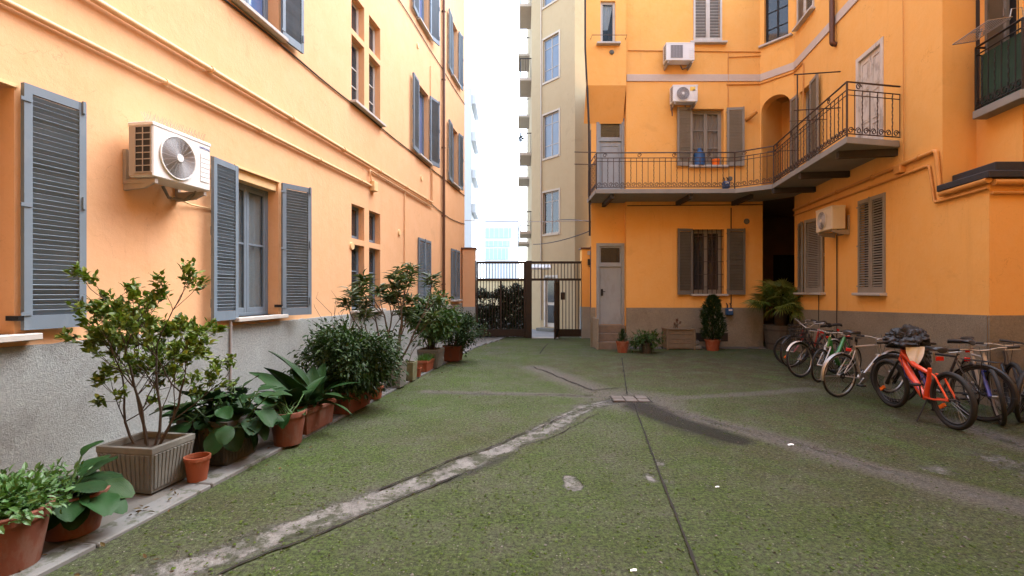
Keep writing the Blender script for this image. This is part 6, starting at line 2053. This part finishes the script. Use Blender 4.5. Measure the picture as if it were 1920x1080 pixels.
# ------------------------------------------------------------------ bicycles
WHEELS = {}
def wheel_meshes(r, tw, rim):
    k = (r, tw, rim.name)
    if k not in WHEELS:
        Rx = Matrix.Rotation(R(90), 4, 'X')
        ty = MB().torus(r - tw, tw, 44, 8, Rx).mesh('tyre', M['tyre'], True, angle=180)
        rm = MB().torus(r - 2 * tw - 0.006, 0.011, 44, 6, Rx)
        rm.tube([(0, -0.04, 0), (0, 0.04, 0)], 0.018, 10)
        rm = rm.mesh('wheel', rim, True)
        sp = MB()
        for i in range(28):
            a = 2 * math.pi * i / 28
            a2 = a + (0.5 if i % 2 else -0.5)
            y = 0.028 if i % 4 < 2 else -0.028
            sp.tube([(0.017 * math.cos(a2), y, 0.017 * math.sin(a2)), ((r - 2 * tw) * math.cos(a), 0, (r - 2 * tw) * math.sin(a))], 0.0014, 3, caps=False)
        WHEELS[k] = (ty, rm, sp.mesh('spokes', M['spoke']))
    return WHEELS[k]

def bicycle(label, rear, front, frame_mat, style='diamond', r=0.335, tw=0.018, rim=None, fork_mat=None, fenders=None, bar='flat', rack=False, basket=False, lean=3.0, turn=0.0, stand=True, saddle_z=0.93, chain_guard=False, wb=1.04, refl=None):
    rim = rim or M['alu']
    fork_mat = fork_mat or frame_mat
    d = (front - rear); d.z = 0
    d.normalize()
    W = T(rear) @ Matrix.Rotation(math.atan2(d.y, d.x), 4, 'Z') @ Matrix.Rotation(R(lean), 4, 'X')
    t = thing('bicycle', label, 'bicycle', W, 'bicycles parked along the orange wall')
    ty, rm, sp = wheel_meshes(r, tw, rim)
    bb = Vector((0.42, 0, 0.28)); st = Vector((0.27, 0, 0.74)); sd = Vector((0.235, 0, saddle_z))
    hb = Vector((wb - 0.245, 0, 0.63 + (0.06 if style == 'mtb' else 0))); ht = hb + Vector((-0.045, 0, 0.14)); ra = Vector((0, 0, r)); fa = Vector((wb, 0, r))
    steer = T(ht) @ Matrix.Rotation(R(turn), 4, (ht - hb).normalized()) @ T(-ht)
    fm = MB()
    if style == 'diamond':
        fm.tube([ht, st + Vector((0, 0, 0.02))], 0.016, 8).tube([hb, bb], 0.019, 8).tube([bb, st + Vector((-0.012, 0, 0.06))], 0.016, 8)
    elif style == 'step':
        fm.tube([ht + Vector((0, 0, -0.04)), Vector((0.62, 0, 0.42)), Vector((0.5, 0, 0.40))], [0.036, 0.042, 0.036], 10).tube([Vector((0.58, 0, 0.40)), Vector((0.42, 0, 0.52)), st + Vector((0.0, 0, 0.02))], [0.04, 0.036, 0.028], 10)
        fm.tube([Vector((0.53, 0, 0.42)), bb], 0.032, 8)
    elif style == 'ladies':
        fm.tube([ht, Vector((0.62, 0, 0.52)), Vector((0.35, 0, 0.48))], 0.016, 8).tube([hb, Vector((0.66, 0, 0.40)), bb], 0.018, 8).tube([bb, st + Vector((-0.012, 0, 0.06))], 0.016, 8)
    else:                                           # full-suspension mountain frame
        fm.tube([ht + Vector((0.012, 0, -0.03)), Vector((0.60, 0, 0.66)), Vector((0.36, 0, 0.60))], [0.036, 0.032, 0.024], 10)
        fm.tube([hb + Vector((0.0, 0, 0.02)), Vector((0.62, 0, 0.46)), Vector((0.47, 0, 0.30)), bb], [0.038, 0.044, 0.042, 0.04], 10)
        fm.tube([bb, Vector((0.36, 0, 0.50)), Vector((0.33, 0, 0.66))], [0.034, 0.026, 0.021], 10)
    fm.tube([hb + (hb - ht) * 0.1, ht + (ht - hb) * 0.15], 0.023 if style != 'mtb' else 0.032, 10)
    fm.tube([bb + Vector((0, -0.035, 0)), bb + Vector((0, 0.035, 0))], 0.024, 10)
    for s_ in (-1, 1):
        o_ = Vector((0, 0.045 * s_, 0)); i_ = Vector((0, 0.022 * s_, 0))
        rr_ = 0.009 if style != 'mtb' else 0.013
        fm.tube([bb + i_, Vector((0.22, 0.05 * s_, 0.30)), ra + o_], rr_, 6)
        fm.tube([st + i_ + Vector((0, 0, -0.03 if style != 'mtb' else -0.14)), Vector((0.18, 0.045 * s_, 0.58)), ra + o_ + Vector((0.01, 0, 0.01))], rr_ * 0.9, 6)
    fm.build('frame', frame_mat, t, W, smooth=True)
    if style == 'mtb':
        MB().tube([Vector((0.50, 0, 0.60)), Vector((0.40, 0, 0.42))], 0.02, 8).torus(0.028, 0.008, 14, 5, T((0.45, 0, 0.51)) @ Matrix.Rotation(R(60), 4, 'Y')).build('shock', M['blue_paint'], t, W, smooth=True)
        MB().tube([Vector((0.80, 0.03, 0.74)), Vector((0.70, 0.05, 0.50)), Vector((0.52, 0.05, 0.42)), Vector((0.46, 0.05, 0.36))], 0.004, 5).build('cable', M['blue_paint'], t, W)
    fk = MB()
    for s_ in (-1, 1):
        o_ = Vector((0, 0.052 * s_, 0))
        if style == 'mtb' or tw > 0.022:
            fk.tube([hb + o_ + Vector((0.0, 0, -0.02)), hb.lerp(fa, 0.5) + o_], 0.015, 8).tube([hb.lerp(fa, 0.42) + o_, fa + o_], 0.021, 8)
        else:
            fk.tube([hb + o_ * 0.8 + Vector((0, 0, -0.03)), hb.lerp(fa, 0.65) + o_ * 0.9 + Vector((-0.012, 0, 0)), fa + o_ * 0.9], [0.014, 0.012, 0.009], 8)
    fk.tube([hb + Vector((0, -0.055, -0.02)), hb + Vector((0, 0.055, -0.02))], 0.017, 8)
    fk.build('fork', fork_mat, t, W @ steer, smooth=True)
    for ax, Wk in ((ra, W), (fa, W @ steer)):
        w_ = link('wheel', rm, t, Wk @ T(ax))
        link('tyre', ty, w_, Wk @ T(ax))
        link('spokes', sp, w_, Wk @ T(ax))
        if refl:
            MB().box(-0.045, 0.045, -0.012, 0.012, -0.02, 0.02, T((0.16, 0, -0.10)) @ Matrix.Rotation(R(35), 4, 'Y')).build('spoke_reflector', refl, w_, Wk @ T(ax))
    if style == 'mtb':
        MB().lathe([(0.02, 0.0), (0.08, 0.0), (0.08, 0.003), (0.02, 0.003)], 24, T(fa + Vector((0, 0.035, 0))) @ Matrix.Rotation(R(90), 4, 'X')).build('brake_disc', M['alu'], t, W @ steer)
    # seat
    MB().tube([st + Vector((-0.01, 0, 0.0)), sd + Vector((0.02, 0, -0.04))], 0.013, 8).build('seat_post', M['alu'], t, W, smooth=True)
    sdl = MB()
    prof = [(-0.13, 0.055, 0.0), (-0.12, 0.075, 0.018), (-0.07, 0.078, 0.022), (-0.01, 0.052, 0.014), (0.06, 0.026, 0.010), (0.13, 0.018, 0.006), (0.15, 0.008, 0.0)]
    vs, fs = [], []
    for (x, w, z) in prof:
        for k in range(8):
            a = 2 * math.pi * k / 8
            vs.append((x, w * math.cos(a), z + 0.024 * math.sin(a) * (1 if math.sin(a) > 0 else 1.3)))
    for i in range(len(prof) - 1):
        for k in range(8):
            fs.append((i * 8 + k, i * 8 + (k + 1) % 8, (i + 1) * 8 + (k + 1) % 8, (i + 1) * 8 + k))
    fs += [tuple(range(7, -1, -1)), tuple((len(prof) - 1) * 8 + k for k in range(8))]
    sdl.add(vs, fs, T(sd))
    sdl.build('saddle', M['black_plastic'], t, W, smooth=True, angle=70)
    # handlebar
    hs = ht + (ht - hb).normalized() * (0.13 if bar != 'flat' else 0.08)
    hp_ = hs + Vector((0.06, 0, 0.02))
    hbm = MB().tube([ht, hs, hp_], 0.014, 8)
    wdt = 0.29 if bar == 'flat' else 0.27
    if bar == 'flat':
        line = [hp_ + Vector((-0.05, -wdt - 0.04, 0.02)), hp_ + Vector((-0.02, -0.14, 0.02)), hp_ + Vector((0, -0.04, 0)), hp_ + Vector((0, 0.04, 0)), hp_ + Vector((-0.02, 0.14, 0.02)), hp_ + Vector((-0.05, wdt + 0.04, 0.02))]
    else:
        line = [hp_ + Vector((-0.24, -wdt, 0.06)), hp_ + Vector((-0.10, -wdt + 0.01, 0.08)), hp_ + Vector((-0.02, -0.14, 0.07)), hp_ + Vector((0, -0.03, 0)), hp_ + Vector((0, 0.03, 0)), hp_ + Vector((-0.02, 0.14, 0.07)), hp_ + Vector((-0.10, wdt - 0.01, 0.08)), hp_ + Vector((-0.24, wdt, 0.06))]
    hbm.tube(line, 0.011, 8)
    h_ = hbm.build('handlebar', M['alu'] if style != 'mtb' else M['black_plastic'], t, W @ steer, smooth=True)
    for e0_, e1_ in ((line[0], line[1]), (line[-1], line[-2])):
        MB().tube([e0_, e0_.lerp(e1_, 0.75 if bar != 'flat' else 0.6)], 0.017, 8).build('grip', M['black_plastic'], h_, W @ steer, smooth=True)
        q = e0_.lerp(e1_, 0.7)
        MB().tube([q + Vector((0.01, 0, -0.01)), q + Vector((0.05, 0, -0.02)), e0_ + Vector((0.055, 0, -0.025))], 0.005, 5).build('brake_lever', M['alu'] if style != 'mtb' else M['black_plastic'], h_, W @ steer)
    cb = MB()
    for s_ in (-1, 1):
        cb.tube([line[1 if s_ < 0 else -2], hp_ + Vector((0.10, 0.05 * s_, 0.06)), hb + Vector((0.05, 0.03 * s_, 0.08)), hb + Vector((0.0, 0.03 * s_, -0.05))], 0.003, 4)
    cb.build('brake_cable', M['black_plastic'], t, W @ steer)
    # cranks, pedals, chain
    cr = MB().lathe([(0.03, 0.0), (0.085, 0.0), (0.085, 0.004), (0.03, 0.004)], 24, T(bb + Vector((0, -0.045, 0))) @ Matrix.Rotation(R(90), 4, 'X'))
    ca = R(random.uniform(0, 180))
    for s_ in (-1, 1):
        e_ = bb + Vector((0.165 * math.cos(ca) * s_, 0.075 * s_, 0.165 * math.sin(ca) * s_))
        cr.tube([bb + Vector((0, 0.05 * s_, 0)), e_], [0.012, 0.009], 6)
    c_ = cr.build('crankset', M['alu'] if style != 'mtb' else M['black_plastic'], t, W)
    for s_ in (-1, 1):
        e_ = bb + Vector((0.165 * math.cos(ca) * s_, 0.075 * s_, 0.165 * math.sin(ca) * s_))
        MB().box(-0.045, 0.045, 0 if s_ > 0 else -0.09, 0.09 if s_ > 0 else 0, -0.012, 0.012, T(e_)).build('pedal', M['black_plastic'], c_, W, bevel=0.005)
    MB().tube([bb + Vector((0, -0.047, 0.085)), ra + Vector((0, -0.047, 0.045))], 0.004, 4).tube([bb + Vector((0, -0.047, -0.085)), ra + Vector((0.02, -0.047, -0.09)), ra + Vector((-0.01, -0.047, -0.03))], 0.004, 4).lathe([(0.015, 0), (0.045, 0), (0.045, 0.012), (0.015, 0.012)], 18, T(ra + Vector((0, -0.042, 0))) @ Matrix.Rotation(R(90), 4, 'X')).build('chain', M['black_iron'], t, W)
    if chain_guard:
        MB().box(-0.02, 0.50, -0.062, -0.052, 0.30, 0.42).build('chain_guard', M['black_plastic'], t, W, bevel=0.004)
    if fenders:
        for ax, a0_, a1_, Wk in ((ra, 20, 190, W), (fa, 30, 150, W @ steer)):
            m_ = MB()
            n = 16
            vs, fs = [], []
            for i in range(n + 1):
                a = R(a0_ + (a1_ - a0_) * i / n)
                rr_ = r + 0.018
                for (y, dr) in ((-0.026, -0.012), (-0.012, 0.0), (0.012, 0.0), (0.026, -0.012)):
                    vs.append((ax.x + (rr_ + dr) * math.cos(a), y, ax.z + (rr_ + dr) * math.sin(a)))
            for i in range(n):
                for k in range(3):
                    fs.append((i * 4 + k, i * 4 + k + 1, i * 4 + 5 + k, i * 4 + 4 + k))
            m_.add(vs, fs)
            for a in (a0_ + 15, a1_ - 10) if ax is ra else (a1_ - 12,):
                e_ = Vector((ax.x + (r + 0.016) * math.cos(R(a)), 0, ax.z + (r + 0.016) * math.sin(R(a))))
                for s_ in (-1, 1):
                    m_.tube([ax + Vector((0, 0.05 * s_, 0)), e_ + Vector((0, 0.024 * s_, 0))], 0.003, 4)
            m_.build('mudguard', fenders, t, Wk, smooth=True)
    if rack:
        m_ = MB()
        for s_ in (-1, 1):
            m_.tube([Vector((0.20, 0.05 * s_, 0.74)), Vector((-0.18, 0.06 * s_, 0.74))], 0.006, 5).tube([ra + Vector((0, 0.055 * s_, 0)), Vector((-0.03, 0.06 * s_, 0.74))], 0.006, 5)
        for i in range(4):
            m_.tube([Vector((-0.16 + 0.1 * i, -0.06, 0.74)), Vector((-0.16 + 0.1 * i, 0.06, 0.74))], 0.005, 5)
        m_.build('rack', M['black_iron'], t, W)
    if basket:
        m_ = MB()
        c_ = hp_ + Vector((0.17, 0, -0.14))
        for z, s_ in ((-0.11, 0.8), (-0.03, 0.87), (0.05, 0.94), (0.12, 1.0)):
            x_, y_ = 0.13 * s_, 0.17 * s_
            m_.tube([c_ + Vector(v) for v in ((-x_, -y_, z), (x_, -y_, z), (x_, y_, z), (-x_, y_, z))], 0.006, 5, closed=True)
        for i in range(22):
            a = 2 * math.pi * i / 22
            q = Vector((max(-1, min(1, 1.4 * math.cos(a))), max(-1, min(1, 1.4 * math.sin(a))), 0))
            m_.tube([c_ + Vector((q.x * 0.104, q.y * 0.136, -0.11)), c_ + Vector((q.x * 0.13, q.y * 0.17, 0.12))], 0.004, 4)
        m_.box(-0.10, 0.10, -0.13, 0.13, -0.115, -0.108, T(c_))
        m_.build('basket', M['black_iron'], t, W @ steer)
    if stand:
        MB().tube([Vector((0.36, 0.03, 0.27)), Vector((0.30, 0.20, 0.012))], 0.009, 6).build('kickstand', M['black_iron'], t, W, smooth=True)
    MB().box(-0.012, 0.012, -0.04, 0.04, -0.025, 0.025, T(Vector((0.16, 0, 0.80 if not fenders else r * 2 + 0.05)))).build('rear_reflector', M['reflector_red'], t, W, bevel=0.004)
    return t, W

def gp(px, py):
    p = ground_pt(px, py)
    p.z = 0.0
    return p
def dirpt(p, ang, L=1.04):
    return p + Vector((math.sin(R(ang)) * L, math.cos(R(ang)) * L, 0))
# far left group: noses to the left
b1, W1 = bicycle('dark red bicycle with red reflectors, farthest back beside the palm tub', gp(1548, 684), gp(1444, 692), M['red_paint'], 'ladies', rack=True, fenders=M['black_plastic'], bar='swept', lean=-3, refl=M['reflector_orange'])
b2_, W2 = bicycle('dark bicycle with white mudguards and black front basket near the palm', gp(1566, 700), gp(1461, 713), M['dark_paint'], 'ladies', fenders=M['white_plastic'], basket=True, bar='swept', lean=3, r=0.33, tw=0.02, turn=-8)
bicycle('green bicycle with a thick step-through frame and silver fork', gp(1596, 708), gp(1495, 722), M['green_paint'], 'step', r=0.30, tw=0.018, fork_mat=M['silver_paint'], rack=True, bar='flat', lean=-2, turn=6, saddle_z=0.86, wb=1.0)
# silver bicycle, rear wheel towards the gate
rs_ = gp(1573, 745)
bicycle('silver city bicycle with chrome mudguards and black saddle', rs_, dirpt(rs_, 74), M['silver_paint'], 'diamond', r=0.335, tw=0.016, fenders=M['alu'], lean=2, bar='flat', saddle_z=0.97)
# orange mountain bike
ro = gp(1789, 805)
bo, WO = bicycle('orange-red full-suspension mountain bike with a black tarp on its handlebar', ro, dirpt(ro, 7, 1.1), M['orange_paint'], 'mtb', r=0.335, tw=0.029, rim=M['black_plastic'], fork_mat=M['black_plastic'], lean=-3, wb=1.08, refl=M['reflector_orange'], saddle_z=0.90, turn=4)
# dark bike behind it
rd = gp(1838, 789)
bicycle('black bicycle with dark mudguards standing right behind the orange one', rd, dirpt(rd, -16), M['dark_paint'], 'diamond', r=0.345, tw=0.02, rim=M['black_plastic'], fenders=M['black_plastic'], rack=True, lean=3, saddle_z=0.95, bar='flat')
rk = gp(1712, 727)
bicycle('black bicycle leaning by the wall, mostly hidden behind the tarp and the silver one', rk, dirpt(rk, 62), M['dark_paint'], 'diamond', r=0.335, tw=0.02, rim=M['black_plastic'], fenders=M['black_plastic'], lean=5, saddle_z=0.92, bar='swept', turn=12)
rk = gp(1585, 690)
bicycle('dark bicycle with a brown rack squeezed between the green one and the wall', rk, dirpt(rk, -78), M['dark_paint'], 'ladies', r=0.335, tw=0.018, rim=M['black_plastic'], rack=True, basket=True, lean=-4, bar='swept', turn=-10, saddle_z=0.9)
# bikes on the right, front wheels towards the camera
fb_ = gp(1879, 797)
bicycle('blue-forked silver bicycle with its front wheel turned to the camera', dirpt(fb_, 30), fb_, M['silver_paint'], 'diamond', r=0.335, tw=0.024, fork_mat=M['blue_paint'], lean=6, turn=-6, bar='flat', saddle_z=0.95)
fc_ = gp(1916, 792)
bicycle('silver suspension bicycle cut off by the right edge of the view', dirpt(fc_, 58), fc_, M['alu'], 'mtb', r=0.335, tw=0.024, fork_mat=M['silver_paint'], lean=-4, bar='flat', rim=M['black_plastic'])

fx_ = gp(1902, 775)
bicycle('black mountain bicycle squeezed between the blue-forked one and the wall', dirpt(fx_, 40), fx_, M['dark_paint'], 'diamond', r=0.335, tw=0.026, rim=M['black_plastic'], fork_mat=M['black_plastic'], lean=4, bar='flat', saddle_z=0.93, turn=10)
# crumpled black tarp over the orange bike's bars, with a white cloth hanging out
def crumpled(name, W, size, mat, seed, sub=4, amp=0.16, flat=-0.25):
    bm = bmesh.new()
    bmesh.ops.create_icosphere(bm, subdivisions=sub, radius=1.0)
    off = Vector((seed * 7.1, 3.3, 1.7))
    for v in bm.verts:
        p = v.co.copy()
        f = amp * noise.noise(p * 1.7 + off) + amp * 0.8 * abs(noise.noise(p * 3.6 + off)) - amp * 0.55 * abs(noise.noise(p * 6.0 + off * 2)) - amp * 0.3 * abs(noise.noise(p * 13.0 + off))
        p *= 1 + f
        if p.z < flat: p.z = flat + (p.z - flat) * 0.35
        v.co = Vector((p.x * size[0], p.y * size[1], p.z * size[2]))
    me = bpy.data.meshes.new(name)
    bm.to_mesh(me); bm.free()
    me.materials.append(mat)
    me.polygons.foreach_set('use_smooth', [True] * len(me.polygons))
    me.set_sharp_from_angle(angle=R(50))
    return me
tc_ = at(1706, 655, 6.35)
tp = thing('black_bag', 'crumpled black tarp bag slung over the orange bike handlebar', 'bag', T(tc_))
link('bag_top', crumpled('bag_top', None, (0.25, 0.19, 0.19), M['tarp'], 3, sub=5, amp=0.34), tp, T(tc_ + Vector((0.0, 0.05, 0.10))))
link('bag_side', crumpled('bag_side', None, (0.13, 0.15, 0.30), M['tarp'], 5, sub=5, amp=0.38, flat=-0.9), tp, T(tc_ + Vector((0.20, 0.12, -0.14))))
ww = MB()
vs, fs = [], []
for i in range(9):
    for j in range(9):
        u_, v_ = i / 8, j / 8
        vs.append((-0.15 + 0.26 * u_ * (1 - 0.45 * v_) + 0.05 * v_, -0.12 + 0.03 * math.sin(u_ * 9 + v_ * 2), 0.05 - 0.30 * v_ * (0.45 + 0.55 * math.sin(u_ * math.pi))))
for i in range(8):
    for j in range(8):
        fs.append((i * 9 + j, i * 9 + j + 1, i * 9 + 10 + j, i * 9 + 9 + j))
ww.add(vs, fs)
ww.build('white_cloth', M['cloth_white'], tp, T(tc_ + Vector((-0.02, -0.02, 0.0))), smooth=True, angle=180)

# ------------------------------------------------------------------ litter on the ground
for k, (px, py, s_, lab) in enumerate(((1483, 835, 0.034, 'scrap of white paper on the pale band by the bicycles'), (1345, 914, 0.018, 'tiny white scrap on the moss in the foreground'), (1188, 1071, 0.02, 'tiny white scrap at the bottom edge of the yard'))):
    g = ground_pt(px, py)
    m_ = MB().add([(-1, -0.5, 0.0), (-0.2, -0.6, 0.25), (0.8, -0.3, 0.05), (1, 0.5, 0.2), (0.1, 0.4, 0.35), (-0.8, 0.5, 0.05)], [(0, 1, 4, 5), (1, 2, 3, 4)], Matrix.Scale(s_, 4))
    tag(m_.build('paper_scrap', M['paper'], None, T(g + Vector((0, 0, 0.004)))), lab, 'litter')

# loose grit and crumbs of moss over the near part of the yard
def crumbs(name, n, ymax, size, mat, seed, flat, label, cat):
    r = np.random.default_rng(seed)
    y = 2.2 + (ymax - 2.2) * r.random(n) ** 1.4
    x = 130 / 900 * y - 2.9 + r.random(n) * 9.3
    keep = np.array([noise.noise(Vector((a * 0.9, b * 0.9, seed))) > -0.15 or r.random() < 0.25 for a, b in zip(x, y)])
    x, y = x[keep], y[keep]
    n = len(x)
    base = np.array([(-1, -0.6, 0), (0.9, -0.8, 0), (0.7, 0.8, 0), (-0.8, 0.7, 0), (0.1, -0.1, 1.0)])
    V = np.repeat(base[None], n, 0) + r.normal(0, 0.22, (n, 5, 3))
    s = size * r.uniform(0.4, 1.0, n) ** 1.5
    an = r.uniform(0, 6.28, n)
    ca, sa = np.cos(an)[:, None], np.sin(an)[:, None]
    X = (V[:, :, 0] * ca - V[:, :, 1] * sa) * s[:, None] + x[:, None]
    Y = (V[:, :, 0] * sa + V[:, :, 1] * ca) * s[:, None] + y[:, None]
    Z = V[:, :, 2] * s[:, None] * flat + 0.004 + np.array([gz(a, b) for a, b in zip(x, y)])[:, None]
    b_ = np.arange(n)[:, None] * 5
    F3 = np.concatenate([b_ + np.array(q) for q in ([0, 1, 4], [1, 2, 4], [2, 3, 4], [3, 0, 4])])
    me = np_mesh(name, np.stack([X, Y, Z], -1).reshape(-1, 3), F3.tolist(), mat)
    return tag(link(name, me), label, cat, None, 'stuff')
M['grit'] = leaf_mat('grit_stone', [(0.05, 0.048, 0.04), (0.12, 0.115, 0.10), (0.26, 0.25, 0.22)], 0.9, 0.1)
M['moss_crumb'] = leaf_mat('moss_crumb', [(0.035, 0.052, 0.013), (0.095, 0.14, 0.03), (0.06, 0.09, 0.02)], 0.95, 0.05)
crumbs('grit', 5200, 10.0, 0.011, M['grit'], 3, 0.6, 'loose pale grit scattered over the mossy yard', 'grit')
crumbs('moss', 9000, 8.0, 0.012, M['moss_crumb'], 4, 0.45, 'crumbs of dark green moss over the yard', 'moss')

# a few dead leaves blown against the pots and along the kerb
n_ = 150
yl = 2.3 + 9.5 * rng.random(n_) ** 1.3
xl = 130 / 900 * yl - 3.02 + rng.exponential(0.35, n_) - 0.25
P = np.stack([xl, yl, np.where(xl < 130 / 900 * yl - 3.0, 0.036, 0.014)], 1)
D = np.stack([rng.normal(0, 1, n_), rng.normal(0, 1, n_), np.abs(rng.normal(0, 0.12, n_))], 1)
M['dead_leaf'] = leaf_mat('dead_leaf', [(0.055, 0.034, 0.016), (0.13, 0.085, 0.035), (0.09, 0.075, 0.03)], 0.8, 0.1)
tag(leaf_cloud('fallen_leaves', P, D, rng.uniform(0.025, 0.055, n_), rng.uniform(0.012, 0.024, n_), M['dead_leaf'], None, I4, seed=61, curl=-0.15), 'dry fallen leaves scattered along the kerb by the pots', 'leaves', None, 'stuff')
